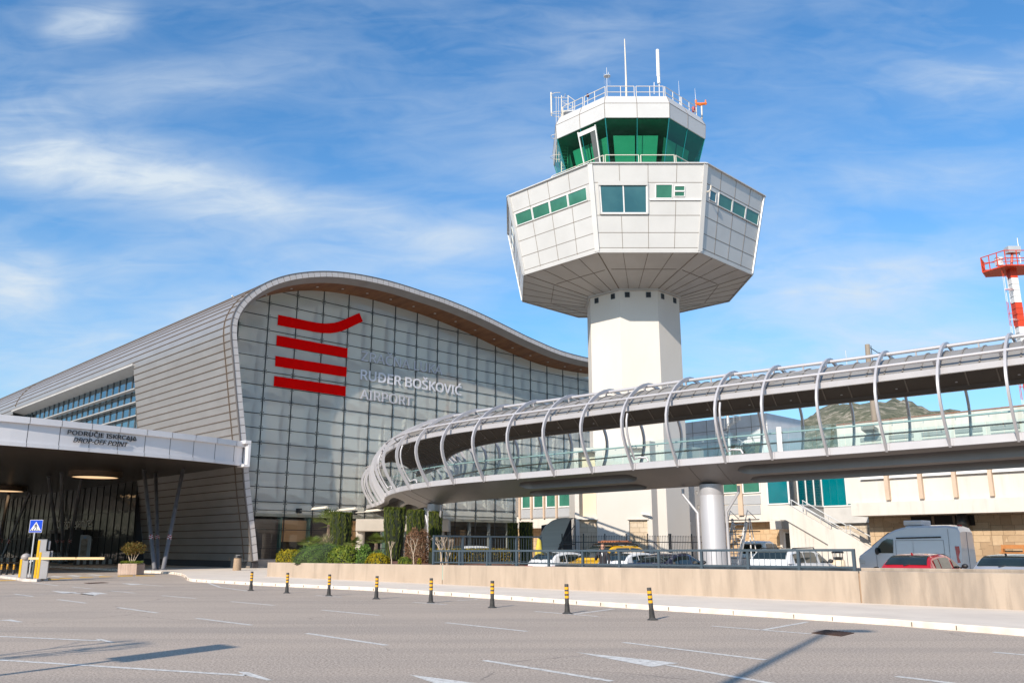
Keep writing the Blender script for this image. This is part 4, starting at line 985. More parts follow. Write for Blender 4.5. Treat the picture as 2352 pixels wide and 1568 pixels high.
# ================================================================ base block of the tower
BY = TY-rC*1.01-.45
M_STON = stone('ashlar_pale', (.62, .49, .35), (.70, .58, .44), (.36, .27, .18), .75, .34)
M_STON2 = stone('ashlar_ochre', (.56, .38, .22), (.63, .46, .29), (.30, .20, .11), .80, .30)
M_NICHE = mat('cream_render', (.76, .64, .48), .85, col2=(.72, .59, .43), vs=.4)
M_GREYR = mat('grey_render', (.50, .465, .425), .9, col2=(.47, .435, .40), vs=.5, bm=.06, bs=20)
zx = lambda x, Y: yp(x, 1200, Y).x
TBs = thing('tower_base', 'white block at the tower foot with two stone panels and a niche', 'building', (zx(1410, BY), BY, 0), 0)
zt_ = yp(1345, 1028, BY).z
def xz(x, y, Y=BY): return yp(x, y, Y)
x0, x1, x2, x3, x4, x5 = [zx(x, BY) for x in (1321, 1331, 1371, 1445, 1487, 1498)]
wb = MB(); 
for a, b_, za, zb_ in ((x0, x1, 0, zt_), (x1, x2, xz(0, 1192).z, xz(0, 1185).z), (x1, x2, xz(0, 1036).z, zt_), (x2, x3, 0, zt_), (x3, x4, xz(0, 1190).z, xz(0, 1041).z), (x3, x4, xz(0, 1020).z, zt_), (x4, x5, 0, zt_)):
    wb.box((a, BY, za), (b_, BY+.6, zb_))
wb.box((x0, BY+.6, 0), (x5, BY+6, zt_)); build(wb, 'wall', M_TPL, TBs)
nb_ = MB(); nb_.poly((x1, BY+.55, 2), (x2, BY+.55, 2), (x2, BY+.55, zt_-.3), (x1, BY+.55, zt_-.3)); nb_.poly((x3, BY+.55, 6), (x4, BY+.55, 6), (x4, BY+.55, zt_-.2), (x3, BY+.55, zt_-.2)); build(nb_, 'niche_back', M_NICHE, TBs)
for a, b_ in ((x1, x2), (x3, x4)):
    sp_ = MB(); sp_.poly((a, BY+.12, 0), (b_, BY+.12, 0), (b_, BY+.12, xz(0, 1191).z), (a, BY+.12, xz(0, 1191).z)); build(sp_, 'stone_panel', M_STON, TBs)
    build(MB().box((a-.12, BY-.08, xz(0, 1193).z), (b_+.05, BY+.2, xz(0, 1190).z)), 'ledge', M_TPL, TBs)
cm = MB(); p = xz(1489, 1180); cm.obox(p+Vc(-.2, -.25, .0), Vc(.3, -.08, -.05), Vc(.02, .07, 0), Z*.07); cm.tube([p, p+Vc(0, -.15, -.05)], .05, 6); build(cm, 'security_camera', M_WHF, TBs)
# grey block, its long face running back to the right
G0 = Vc(x5+.02, BY-.02, 0); G1 = G0+U*7.; zg = yp(1498, 1012, BY).z
GB = thing('grey_annex', 'grey rendered block with rows of small square openings, right of the tower foot', 'building', G0, ANGU)
build(MB().prism([G0, G1, G1+V*4, G0+V*4], Z*zg), 'wall', M_GREYR, GB)
c8_ = lambda x, y: (1306.6+x*.25, 914.6+y*.25)
def onGB(x, y): return pl(x, y, G0, V)
for y0, x0_, st in ((857, 935, 79.), (987, 855, 83.5), (1132, 863, 82.5)):
    for i in range(5):
        p = onGB(*c8_(x0_+st*i, y0+2.2*i)); hd = MB(); hp = MB(); hd.obox(p-V*.0+U*.03, U*.13, V*.012, Z*.14); hp.obox(p-V*.008+U*.07-Z*.03, U*.085, V*.012, Z*.11); oo = build(hd, 'small_opening', mat('opening_shade', (.28, .25, .22), .9), GB); build(hp, 'lit_notch_side', M_TPL, oo)  # pale inset paints the sunlit side of each notch, dark square its shade
d0, d1 = onGB(*c8_(815, 1395)), onGB(*c8_(890, 1268)); d0.z = 0
dr = MB(); dr.obox((d0+d1)/2*1+Z*(d1.z/2-((d0+d1)/2).z), U*(d1-d0).dot(U)/2, V*.02, Z*d1.z/2); o = build(dr, 'door', M_NICHE, GB)
# ================================================================ footbridge
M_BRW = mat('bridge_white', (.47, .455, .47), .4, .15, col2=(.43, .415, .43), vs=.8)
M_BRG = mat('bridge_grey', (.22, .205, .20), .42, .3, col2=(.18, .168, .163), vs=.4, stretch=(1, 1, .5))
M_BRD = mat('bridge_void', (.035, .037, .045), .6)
M_SHEET = mat('canopy_sheet', (.30, .285, .265), .45, .2, col2=(.25, .235, .22), vs=.6)
M_CEIL = mat('bridge_ceiling', (.10, .083, .07), .7, col2=(.085, .07, .06), vs=1)
M_BGL = glass('balustrade_glass', (.84, .93, .915), refl=.035, ior=1.4)
M_RAILG = mat('rail_glaucous', (.36, .46, .45), .35, .2); M_RAILB = mat('rail_bronze', (.24, .18, .13), .35, .4)
RBS = [(2341, 1013), (2180, 1025.6), (2035, 1036.6), (1901, 1046), (1780, 1055), (1669, 1062.6), (1559, 1070.9), (1460, 1078.4), (1364.6, 1086.2), (1275.7, 1093.2), (1192, 1099.9), (1113, 1105.4), (1043.7, 1111.8), (988, 1117.6), (944, 1123.8), (914, 1130.4)]
ctl = [gp(x, y, EYE+4.1-.035*i) for i, (x, y) in enumerate(RBS)]
ctl = [ctl[0]+(ctl[0]-ctl[2]).normalized()*q for q in (12, 8, 4)]+ctl
ctl += [Vc(-9.0, 61.4, 5.25), Vc(-9.7, 65.2, 5.22), Vc(-9.95, 68.6, 5.20), Vc(-10.75, 71.6, 5.18), Vc(-11.5, 74.2, 5.14), Vc(-12.5, 76.9, 5.1), Vc(-13.3, 79.0, 5.08)]
ctl = smooth2(ctl, 1)
def cr(p, n=16):
    o = []
    for i in range(len(p)-1):
        a, b_, c, d = p[max(i-1, 0)], p[i], p[i+1], p[min(i+2, len(p)-1)]
        for k in range(n):
            t = k/n; o.append(.5*((2*b_)+(c-a)*t+(2*a-5*b_+4*c-d)*t*t+(3*b_-a-3*c+d)*t**3))
    return o+[p[-1]]
BP = resample(cr(ctl), .25); NB = len(BP)
def bn(i):
    t = BP[min(i+2, NB-1)]-BP[max(i-2, 0)]; t.z = 0; t.normalize(); return Vc(t.y, -t.x, 0)
BN = [bn(i) for i in range(NB)]
def B(i, a, z):
    i = max(0, min(NB-1.001, i)); k = int(i); f = i-k
    p, n_ = BP[k].lerp(BP[k+1], f), BN[k].lerp(BN[k+1], f); return p+n_*a+Z*z
def i_at(x, a=0., z=0., lo=0, hi=None):
    return min(range(lo, hi or NB), key=lambda i: abs(px(B(i, a, z))[0]-x))
DW = 4.4; HC = DW/2
FB = thing('footbridge', 'covered pedestrian footbridge with white hooped ribs curving to the terminal on steel columns', 'footbridge', (B(i_at(1630, HC), HC, 0).x, B(i_at(1630, HC), HC, 0).y, 0), 0)
def sw(prof, nm, mt, close=True, step=2, i0=0, i1=None, **k):
    ix = list(range(i0, i1 or NB, step)); mb = MB(); mb.grid([[B(i, a, z) for a, z in prof] for i in ix], closeu=close)
    if close:
        for i in (ix[0], ix[-1]): mb.add([B(i, a, z) for a, z in prof], [range(len(prof))])
    return build(mb, nm, mt, FB, **k)
mir = lambda prof: [(DW-a, z) for a, z in prof]
fa = [(.0, 0), (-.05, .02), (-.05, .33), (.0, .36), (.12, .36), (.12, 0)]
sw(fa, 'deck_fascia', M_BRW); sw(mir(fa), 'deck_fascia', M_BRW)
sw([(.1, .34), (DW-.1, .34), (DW-.1, .22), (.1, .22)], 'deck', mat('deck_plate', (.30, .28, .27), .7))
# belly plates with long slots between the columns
def bz(a): return -.86*(1-abs(a/HC-1)**1.2)
iA, iB = i_at(1630, HC, 0), i_at(1000, HC, 0, lo=60)
SL = [(.72, .42), (1.75, .41), (2.65, .41), (3.68, .42)]
rng_ = []
for j_, (a, h) in enumerate(SL):
    dx = 22*j_
    r1 = (i_at(1694+dx*1.4, a), -30); r2 = (i_at(965+dx, a, 0, 60, iB+14) if j_ else i_at(965, a), i_at(1462+dx, a)); r3 = (iB+13, NB-6)
    rng_.append([(-30, i_at(1694+dx*1.4, a)), (i_at(1462+dx, a), i_at(966+dx*1.1, a, 0, 40, 150)), (iB+15, NB-4)])
def hw(j_, i):
    a, h = SL[j_]; R_ = 3.2
    for s0, s1 in rng_[j_]:
        if s0 < i < s1:
            d = min(i-s0, s1-i); return h*(1 if d >= R_ else math.sqrt(max(0, 1-((R_-d)/R_)**2)))
    return 0.
strips = []
for j_ in range(5):
    mb = MB(); rows = []
    for i in range(NB):
        a0 = .02 if j_ == 0 else SL[j_-1][0]+hw(j_-1, i); a1 = DW-.02 if j_ == 4 else SL[j_][0]-hw(j_, i)
        if j_ > 0: a0 = min(a0, a1)
        rows.append([B(i, a0, .2)]+[B(i, a0+(a1-a0)*q/5, bz(a0+(a1-a0)*q/5)) for q in range(6)]+[B(i, a1, .2)])
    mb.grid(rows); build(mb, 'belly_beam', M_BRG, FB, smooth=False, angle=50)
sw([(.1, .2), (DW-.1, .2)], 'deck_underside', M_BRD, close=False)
bj = MB()
for i in (i_at(1585, .3), i_at(1655, .3), iB-4, iB+3):
    for q in range(18): bj.beam(B(i, .1+q*.235, bz(.1+q*.235)-.006), B(i, .1+(q+1)*.235, bz(.1+(q+1)*.235)-.006), .03, .012)
build(bj, 'weld_seams', mat('weld_seam', (.17, .15, .14), .7), FB)
# canopy
EV = 3.30
def roofp(q, dz=0): x = (q*2-1)*2.42; return (HC+x, EV+1.12*(1-(x/2.42)**2)+dz)
RQ = [i/14 for i in range(15)]
sw([roofp(q) for q in RQ], 'canopy_sheet', M_SHEET, close=False, smooth=True)
sw([(a, z-.10) for a, z in [roofp(q) for q in RQ]], 'ceiling', M_CEIL, close=False, smooth=True)
ev = [(-.30, EV-.27), (-.33, EV-.02), (-.16, EV+.02), (-.12, EV-.27)]
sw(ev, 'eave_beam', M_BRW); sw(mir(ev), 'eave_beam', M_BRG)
sm = MB(); cb_ = MB()
for s in range(1, NB-1, 3):
    rows = []
    for q in RQ:
        a, z = roofp(q); rows.append([B(s-.13, a, z), B(s-.11, a, z+.055), B(s+.11, a, z+.055), B(s+.13, a, z)])
    sm.grid(rows)
for s in range(2, NB-1, 5):
    cb_.grid([[B(s-.12, a, z-.102), B(s-.12, a, z-.14), B(s+.12, a, z-.14), B(s+.12, a, z-.102)] for a, z in [roofp(q) for q in RQ]])
build(sm, 'canopy_seams', mat('canopy_seam', (.26, .235, .21), .6, .2), FB); build(cb_, 'ceiling_battens', mat('ceiling_batten', (.22, .19, .165), .6), FB)
# hooped ribs
half = [(0, .02), (-.16, .2), (-.36, .5), (-.60, .86), (-.84, 1.25), (-1.02, 1.68), (-1.11, 2.1), (-1.10, 2.45), (-.99, 2.8), (-.76, 3.2), (-.40, 3.62), (.1, 4.02), (.7, 4.38), (1.3, 4.62), (1.8, 4.74), (HC, 4.78)]
hoop = half+[(DW-a, z) for a, z in half[-2::-1]]
hoop = [(p.x, p.y) for p in smooth2([Vc(a, z, 0) for a, z in hoop], 1)]
def rib(i):
    mb = MB(); rows = []; w_ = .2
    for k in range(len(hoop)):
        a, z = hoop[k]; t = Vc(hoop[min(k+1, len(hoop)-1)][0]-hoop[max(k-1, 0)][0], hoop[min(k+1, len(hoop)-1)][1]-hoop[max(k-1, 0)][1], 0).normalized(); n_ = Vc(t.y, -t.x, 0)*.09
        rows.append([B(i-w_, a+n_.x, z+n_.y), B(i-w_, a-n_.x, z-n_.y), B(i+w_, a-n_.x, z-n_.y), B(i+w_, a+n_.x, z+n_.y)])
    mb.grid(rows, closeu=True); o = build(mb, 'rib', M_BRW, FB, angle=50)
    for a in (.03, DW-.03):
        pm = MB(); pm.obox(B(i, a-.1*(1 if a < 1 else -1), .17), (B(i+1, 0, 0)-B(i, 0, 0))*.5, BN[int(i)]*.03, Z*.15)
        build(pm, 'rib_shoe', M_BRW, o)
ri = [i_at(x) for x, y in RBS]
ribs_i = [max(1, ri[0]-10*k) for k in (4, 3, 2, 1)]+ri
k_ = ri[-1]+11
while k_ < NB-8: ribs_i.append(k_); k_ += 9
for i in ribs_i: rib(i)
def tubes(a, z, r_, nm): return build(MB().tube([B(i, a, z) for i in range(0, NB, 3)], r_, 10), nm, M_BRW, FB, smooth=True)
tubes(-.37, 3.66, .07, 'purlin_tube'); tubes(DW+.37, 3.66, .07, 'purlin_tube'); tubes(1.75, 4.62, .085, 'ridge_tube')
for i in ribs_i:
    m_ = MB(); m_.beam(B(i+.8, -.34, 3.62), B(i+.8, .05, 3.42), .10, .05); m_.beam(B(i+.8, 1.75, 4.6), B(i+.8, 1.85, 4.24), .09, .09); m_.beam(B(i+5, 1.75, 4.55), B(i+5, 1.85, 4.24), .07, .07)
    m_.beam(B(i+.8, DW+.34, 3.62), B(i+.8, DW-.05, 3.42), .10, .05); build(m_, 'canopy_bracket', M_BRW, FB)
for k, (i, j_) in enumerate(zip(ribs_i, ribs_i[1:])):
    if k in (7, 8, 11, 12, 15, 16): br = MB(); br.tube([B(i, -.33, 3.7), B(j_, 1.75, 4.58)], .014, 5); br.tube([B(j_, -.33, 3.7), B(i, 1.75, 4.58)], .014, 5); build(br, 'wind_bracing', M_BRW, FB)
for a in (.2, DW-.2):
    gb_ = MB()
    for s in range(0, NB-5, 5): gb_.grid([[B(i, a, .36), B(i, a, 1.44)] for i in (s+.06, s+1.7, s+3.3, s+4.94)])
    build(gb_, 'glass_balustrade', M_BGL, FB, recalc=False)
build(MB().tube([B(i, .32, 1.26) for i in range(0, NB, 2)], .042, 8), 'handrail', M_RAILG, FB, smooth=True)
o = build(MB().tube([B(i, DW-.32, 1.26) for i in range(0, NB, 2)], .042, 8), 'handrail', M_RAILB, FB, smooth=True)
hk = MB()
for s in range(2, NB-2, 5):
    for a, d in ((.2, .12), (DW-.2, -.12)): hk.tube([B(s, a, 1.14), B(s, a+d, 1.14), B(s, a+d, 1.24)], .016, 5)
build(hk, 'rail_hooks', M_GALV, FB)
for i in (ribs_i[4+5], ribs_i[4+7], ribs_i[4+14], ribs_i[4+16], ribs_i[-1]):
    pp = [(a+.20, z) for a, z in hoop[2:9]][::-1]; pts = [B(i-.6, a, z) for a, z in pp]+[B(i-1.2, .02, .62), B(i-3., .0, .58), B(i-3.4, .0, .38)]
    build(MB().tube(pts, .055, 8), 'downpipe', M_BRW, FB, smooth=True)
ip = ribs_i[4+4]-1.4; m_ = MB(); m_.beam(B(ip, .05, .36), B(ip, .05, 1.5), .22, .10); build(m_, 'expansion_post', M_WHF, FB)
# columns
M_BCOL = mat('column_grey', (.47, .46, .475), .45, .2, col2=(.43, .42, .435), vs=.4)
for ii, r_ in ((iA, .60), (iB, .52)):
    p = B(ii, HC, 0); zt2 = p.z-.8
    prof = [(r_, .0), (r_, zt2-.55), (r_-.004, zt2-.54), (r_, zt2-.53), (r_, zt2)]
    o = build(MB().lathe(prof, (p.x, p.y, 0), 32), 'column', M_BCOL, FB, angle=40)
    for sg in (-1, 1):
        t = (B(ii+1, 0, 0)-B(ii, 0, 0)).normalized()*sg; q = p+t*1.5-BN[ii]*.15; c = p+t*(r_+.10)-BN[ii]*(.25 if sg > 0 else -.1)
        build(MB().tube([q+Z*(-.95), q+Z*(-1.25), c+Z*(-2.2), Vc(c.x, c.y, .1)], .075, 10), 'drainpipe', M_BCOL, o, smooth=True)
lm = MB(); p = B(iB+8, 1.9, EV+.62); lm.lathe([(.2, -.12), (.2, 0)], p, 10); build(lm, 'ceiling_light', mat('bridge_lamp', (.5, .4, .28), .5), FB)
# ================================================================ old terminal: three wings along one line, behind bridge and tower
def onU(x, y, u0): return pl(x, y, U*u0, U)           # on the vertical plane that lies u0 metres along U
def line_u(x, u0, z): p = onU(x, 1200, u0); return Vc(p.x, p.y, z)
M_OLDW = mat('old_white_wall', (.66, .615, .56), .85, col2=(.60, .55, .49), vs=.6, stretch=(1, 1, .4), grime=.35, bm=.05)
M_PANL = mat('grey_panel', (.40, .41, .43), .5, col2=(.37, .38, .40), vs=.4)
M_PILA = mat('pilaster', (.58, .44, .33), .8, col2=(.52, .39, .29), vs=1)
M_TEAL = mat('teal_glass', (.0, .13, .16), .06, col2=(.0, .17, .20), vs=.5, spec=.9)
M_RGST = stone('grey_stone', (.27, .25, .235), (.34, .315, .29), (.15, .13, .12), .5, .16)
M_ROOFR = mat('rust_coping', (.30, .13, .07), .8)
UA, UR = 60.0, 56.5
def zA(z): return EYE+(z-EYE)*UA/52.2
def zR(z): return EYE+(z-EYE)*UR/47.6
def block(name, u0, u1, xl, xr, z0, z1, mt, parent, vl=None, vr=None):
    a = line_u(xl, u0, z0) if vl is None else vl; b_ = line_u(xr, u0, z0) if vr is None else vr
    a = Vc(a.x, a.y, z0); b_ = Vc(b_.x, b_.y, z0)
    return build(MB().prism([a, b_, b_+U*(u1-u0), a+U*(u1-u0)], Z*(z1-z0)), name, mt, parent)
def rectU(mb, u0, x0, x1, y0, y1, th=.05, xb0=None, xb1=None):
    """slab on the U plane from two picture corners"""
    a, b_ = onU(x0, y0, u0), onU(x1, y1, u0); c = (a+b_)/2; h = abs(a.z-b_.z)/2; hw_ = abs((b_-a).dot(V))/2
    return mb.obox(c-U*th/2, V*hw_, U*th/2, Z*h)
def rectz(mb, u0, x0, x1, z0, z1, th=.05):
    a, b_ = line_u(x0, u0, z0), line_u(x1, u0, z0); c = (a+b_)/2; c.z = (z0+z1)/2
    return mb.obox(c-U*th/2, V*abs((b_-a).dot(V))/2, U*th/2, Z*(z1-z0)/2)
# ---- left wing (seen between the dark glass and the tower)
LW = thing('office_wing', 'cream office wing with green windows and thin pilasters between glass front and tower', 'building', line_u(1250, UA, 0), ANGU)
zs_ = onU(1194, 1213, UA).z
lw0, lw1 = 1187, 1335
block('upper_wall', UA, UA+8, lw0, lw1, zs_, zA(6.9), M_OLDW, LW); block('lower_wall', UA+1.2, UA+8, lw0, lw1, 0, zs_, M_STON2, LW)
m_ = MB(); rectz(m_, UA-.03, 1186, 1194.5, zs_+1.2, zA(6.9), .1); build(m_, 'stone_end_strip', M_RGST, LW)
xs = [1196, 1223, 1252, 1281, 1317]
p7 = lambda x, y: (784+x*.27778, 849.3+y*.27778)
for a, b_ in zip(xs, xs[1:]):
    f_ = MB(); za, zb_ = zA(4.86), zA(6.6)
    rectz(f_, UA-.02, a+3, b_-3, za, zb_, .08); o = build(f_, 'window', M_WHF, LW)
    g_ = MB(); rectz(g_, UA-.06, a+5.2, b_-5.2, za+.12, zb_-.1, .05); build(g_, 'pane', M_GWIN, o)
    for z0, z1 in ((zs_+.95, zs_+2.1), (zs_+.95-.0+.0-.85, zs_+.93)):
        pass
    pn = MB(); rectz(pn, UA-.01, a+1.6, b_-1.6, zs_+1.0, zA(4.8), .05); rectz(pn, UA-.012, a+1.6, b_-1.6, zA(4.05), zA(4.08), .06); build(pn, 'spandrel_panel', M_PANL, LW)
for a in xs:
    m_ = MB(); rectz(m_, UA, a-1.6, a+1.6, zs_+.9, zA(6.8), .22); build(m_, 'pilaster', M_PILA, LW)
# ---- middle wing (right of the bridge column)
MW_ = thing('old_terminal_wing', 'white two storey wing with teal windows and ochre stone ground floor behind bridge column', 'building', line_u(1720, UA, 0), ANGU)
xm0, xm1 = 1640, 1806
block('upper_wall', UA, UA+8, xm0, xm1, zA(3.35), 8.0, M_OLDW, MW_); block('lower_wall', UA+.9, UA+8, xm0, xm1, 0, zA(3.35), M_STON2, MW_)
q25 = lambda x, y: (1633.2+x*.18746, 1045.3+y*.18746)
for x0, x1 in ((-20, 118), (155, 335), (398, 585)):
    f_ = MB(); rectU(f_, UA-.02, *[v for v in (q25(x0-8, 0)[0], q25(x1+8, 0)[0])], q25(0, 470)[1], q25(0, 180)[1], .08); o = build(f_, 'window', M_WHF, MW_)
    g_ = MB(); rectU(g_, UA-.06, q25(x0+6, 0)[0], q25(x1-6, 0)[0], q25(0, 455)[1], q25(0, 195)[1], .05); build(g_, 'pane', M_GWIN, o)
for x0, x1 in ((-20, 128), (142, 352), (378, 603)):
    for y0, y1 in ((485, 604), (608, 726)):
        pn = MB(); rectU(pn, UA-.01, q25(x0, 0)[0], q25(x1, 0)[0], q25(0, y1)[1], q25(0, y0)[1], .05); build(pn, 'spandrel_panel', M_PANL, MW_)
for x in (135, 365): m_ = MB(); rectU(m_, UA, q25(x-10, 0)[0], q25(x+10, 0)[0], q25(0, 735)[1], q25(0, 170)[1], .2); build(m_, 'pilaster', M_PILA, MW_)
f_ = MB(); rectU(f_, UA-.02, q25(698, 0)[0], q25(938, 0)[0], q25(0, 606)[1], q25(0, 100)[1], .08); o = build(f_, 'large_window', M_WHF, MW_)
g_ = MB(); rectU(g_, UA-.06, q25(712, 0)[0], q25(916, 0)[0], q25(0, 590)[1], q25(0, 110)[1], .05); build(g_, 'pane', M_TEAL, o)
# ground floor door recess and step soffit
d0 = onU(*q25(925, 1340), UA+.9); d1 = onU(*q25(1135, 940), UA+.9)
m_ = MB(); rectU(m_, UA+.86, q25(868, 0)[0], q25(1140, 0)[0], 1290, q25(0, 905)[1], .06); build(m_, 'door_surround', M_OLDW, MW_)
m_ = MB(); rectU(m_, UA+.80, q25(918, 0)[0], q25(1135, 0)[0], 1290, q25(0, 935)[1], .06); o = build(m_, 'door', M_WHF, MW_)
for x0, x1 in ((936, 1000), (1028, 1126)): m_ = MB(); rectU(m_, UA+.74, q25(x0, 0)[0], q25(x1, 0)[0], q25(0, 1290)[1], q25(0, 950)[1], .04); build(m_, 'door_glass', mat('dim_glass', (.03, .03, .025), .08), o)
m_ = MB(); a, b_ = onU(*q25(725, 905), UA-1.), onU(*q25(858, 800), UA-1.); m_.prism([Vc(a.x, a.y, a.z), Vc(b_.x, b_.y, a.z), Vc(b_.x, b_.y, b_.z), Vc(a.x, a.y, b_.z)], U*1.9); build(m_, 'beam_end', M_OLDW, MW_)
# recess and bay windows running back
A0 = line_u(xm1, UA, 0); r_ = (1898-CX)/math.hypot(F, HOR-CY)
k_ = (r_*A0.y-A0.x)/(U.x-r_*U.y); A1 = A0+U*k_
r3 = (1840-CX)/math.hypot(F, HOR-CY); k3 = (r3*A0.y-A0.x)/(U.x-r3*U.y); A2 = A0+U*k3
def wallpiece(p, q, z0, z1, nm, mt, th=.2, parent=None):
    d = (q-p).normalized(); n_ = Vc(-d.y, d.x, 0); n_ = n_ if n_.y > 0 else -n_
    return build(MB().prism([p, q, q+n_*th, p+n_*th], Z*(z1-z0)) if False else MB().prism([p+Z*z0, q+Z*z0, q+n_*th+Z*z0, p+n_*th+Z*z0], Z*(z1-z0)), nm, mt, parent)
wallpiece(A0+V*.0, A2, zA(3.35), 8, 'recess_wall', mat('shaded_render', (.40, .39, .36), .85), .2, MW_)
A3 = A1-V*6
zb0 = zA(4.45); zb1 = zA(7.3)
for nm, p, q in (('bay_window', A2+U*.1, A1), ('bay_window', A1-V*.05, A3)):
    d = (q-p); L_ = d.length; d.normalize(); n_ = Vc(-d.y, d.x, 0); n_ = n_ if n_.y > 0 else -n_
    o = wallpiece(p, q, zb0, zb1, nm, M_TEAL, .1, MW_)
    fr = MB(); nn_ = 3
    for i in range(nn_+1): c = p.lerp(q, i/nn_); fr.beam(c-n_*.03+Z*zb0, c-n_*.03+Z*zb1, .09, .08, up=d)
    for z in (zb0, zb1-.02): fr.beam(p-n_*.03+Z*z, q-n_*.03+Z*z, .08, .1)
    build(fr, 'window_frame', M_WHF, o)
    wallpiece(p, q, zA(3.3), zb0, 'bay_apron', mat('apron_white', (.56, .55, .54), .6), .14, MW_)
    wallpiece(p, q, zb1, zb1+.5, 'bay_head', M_OLDW, .14, MW_)
    wallpiece(p+n_*.35, q+n_*.35, 0, zA(3.3), 'bay_base', stone('ashlar_grey', (.52, .44, .35), (.60, .52, .42), (.33, .26, .19), .7, .26), .2, MW_)
# ---- outside stair
US = 57.2
ST = thing('outside_stair', 'white solid sided outside stair with tubular handrails climbing to the upper floor', 'stair', onU(*q25(1600, 1300), US)*1, ANGU)
ST.location.z = 0
def stairpoly(u0): return [onU(*q25(*p), u0) for p in ((700, 612), (945, 605), (1460, 905), (1570, 903), (1985, 1150))]
tp = stairpoly(US); bt_ = [onU(*q25(*p), US) for p in ((720, 792), (915, 790), (1432, 1090))]
bt_.append(Vc(bt_[2].x, bt_[2].y, 0)); bt_.append(Vc(tp[-1].x, tp[-1].y, 0))
poly = tp+bt_[::-1]
MWs = MW['outside_stair']; MW['outside_stair'] = Matrix.Translation((ST.location.x, ST.location.y, 0)) @ Matrix.Rotation(ANGU, 4, 'Z')
build(MB().prism(poly, U*.22), 'parapet', M_OLDW, ST); build(MB().prism([p+U*1.5 for p in poly], U*.2), 'rear_parapet', M_OLDW, ST)
sp_ = MB(); nst = 20
for i in range(nst):
    a = tp[1].lerp(tp[4], i/nst); z = a.z-.95; sp_.obox(Vc(a.x, a.y, z/2)+U*.9, V*.16, U*.72, Z*z/2)
build(sp_, 'steps', M_OLDW, ST)
def hrail(pts, nm, off_=.11):
    q = [onU(*q25(*p), US)+U*off_ for p in pts]; m_ = MB()
    m_.tube(q, .035, 6); low = [p-Z*.38 for p in q[1:-1]]; 
    if len(low) > 1: m_.tube(low, .025, 6)
    for a, b_ in zip(q[1:], q[2:]):
        n_ = max(1, int((b_-a).length/1.3))
        for i in range(n_): c = a.lerp(b_, i/n_); m_.tube([c, c-Z*.8], .028, 5)
    build(m_, nm, M_GALV, ST)
hrail([(945, 545), (975, 545), (1110, 630), (1560, 870), (1460, 880)][:4], 'handrail'); hrail([(1075, 548), (1080, 550), (1390, 735), (1610, 850), (1660, 850), (1945, 1010)], 'handrail', .5)
# ---- right wing
RW_ = thing('white_wing', 'long white flat roofed wing with protruding pilasters over a stone ground floor, right side', 'building', line_u(2100, UR, 0), ANGU)
q3 = lambda x, y: (1927.2+x*.19163, 1045.3+y*.19163)
xr0 = 1941; far = onU(2352, 1200, UR)-V*14
zsl0, zsl1 = zR(3.38), zR(4.08); ztop_ = onU(1945, 977, UR).z
v0 = line_u(1950, UR, 0)
build(MB().prism([Vc(v0.x, v0.y, zsl1), Vc(far.x, far.y, zsl1), Vc(far.x, far.y, zsl1)+U*9, Vc(v0.x, v0.y, zsl1)+U*9], Z*(zR(7.05)-zsl1)), 'upper_wall', M_OLDW, RW_)
a_ = line_u(1958, UR-.55, 0); b__ = far-U*.55
build(MB().prism([Vc(a_.x, a_.y, zsl0), Vc(b__.x, b__.y, zsl0), Vc(b__.x, b__.y, zsl0)+U*9, Vc(a_.x, a_.y, zsl0)+U*9], Z*(zsl1-zsl0)), 'floor_slab', M_OLDW, RW_)
a_ = line_u(1941, UR-.6, 0); b__ = far-U*.6
build(MB().prism([Vc(a_.x, a_.y, zR(7.05)), Vc(b__.x, b__.y, zR(7.05)), Vc(b__.x, b__.y, zR(7.05))+U*9.4, Vc(a_.x, a_.y, zR(7.05))+U*9.4], Z*(ztop_-zR(7.05))), 'roof_parapet', M_OLDW, RW_)
build(MB().prism([Vc(a_.x, a_.y, ztop_)-U*.05, Vc(b__.x, b__.y, ztop_)-U*.05, Vc(b__.x, b__.y, ztop_)+U*9.4, Vc(a_.x, a_.y, ztop_)+U*9.4], Z*.07), 'coping', M_ROOFR, RW_)
a_ = line_u(1996, UR+1.1, 0); b__ = far+U*1.1
M_STON3 = stone('ashlar_brown', (.40, .27, .16), (.60, .44, .28), (.22, .15, .09), .95, .40)
build(MB().prism([a_, b__, b__+U*7, a_+U*7], Z*zsl0), 'lower_wall', M_STON3, RW_)
px_ = [280, 635, 1040, 1455, 1895, 2360]
for x in px_[1:]:
    for z0, z1, dep in ((zR(4.2), 0, .30),):
        m_ = MB(); rectz(m_, UR, q3(x-24, 0)[0], q3(x+24, 0)[0], z0, zR(7.0), dep); build(m_, 'pilaster', M_PILA, RW_)
for a, b_ in zip(px_, px_[1:]):
    f_ = MB(); rectz(f_, UR-.02, q3(a+30, 0)[0], q3(b_-30, 0)[0], zR(5.42), zR(6.95), .07); o = build(f_, 'window', M_WHF, RW_)
    g_ = MB(); rectz(g_, UR-.06, q3(a+52, 0)[0], q3(b_-52, 0)[0], zR(5.62), zR(6.85), .05); build(g_, 'pane', M_TEAL, o)
    s2 = MB(); rectz(s2, UR-.05, q3(a+30, 0)[0], q3(b_-30, 0)[0], zR(5.36), zR(5.42), .16); build(s2, 'window_sill', M_WHF, o)
    # openwork parapet panels
    m_ = MB(); rectz(m_, UR-.63, q3(a+70, 0)[0], q3(b_-30, 0)[0], zR(7.42), zR(7.62), .04); rectz(m_, UR-.63, q3(a+70, 0)[0], q3(b_-30, 0)[0], zR(7.12), zR(7.28), .04); build(m_, 'parapet_slot', mat('slot_shade', (.30, .29, .27), .9), RW_)
m_ = MB(); rectU(m_, UR+1.06, q3(875, 0)[0], q3(1618, 0)[0], q3(0, 850)[1], q3(0, 712)[1], .06); o = build(m_, 'dark_opening', mat('opening_dark', (.02, .015, .012), .8), RW_)
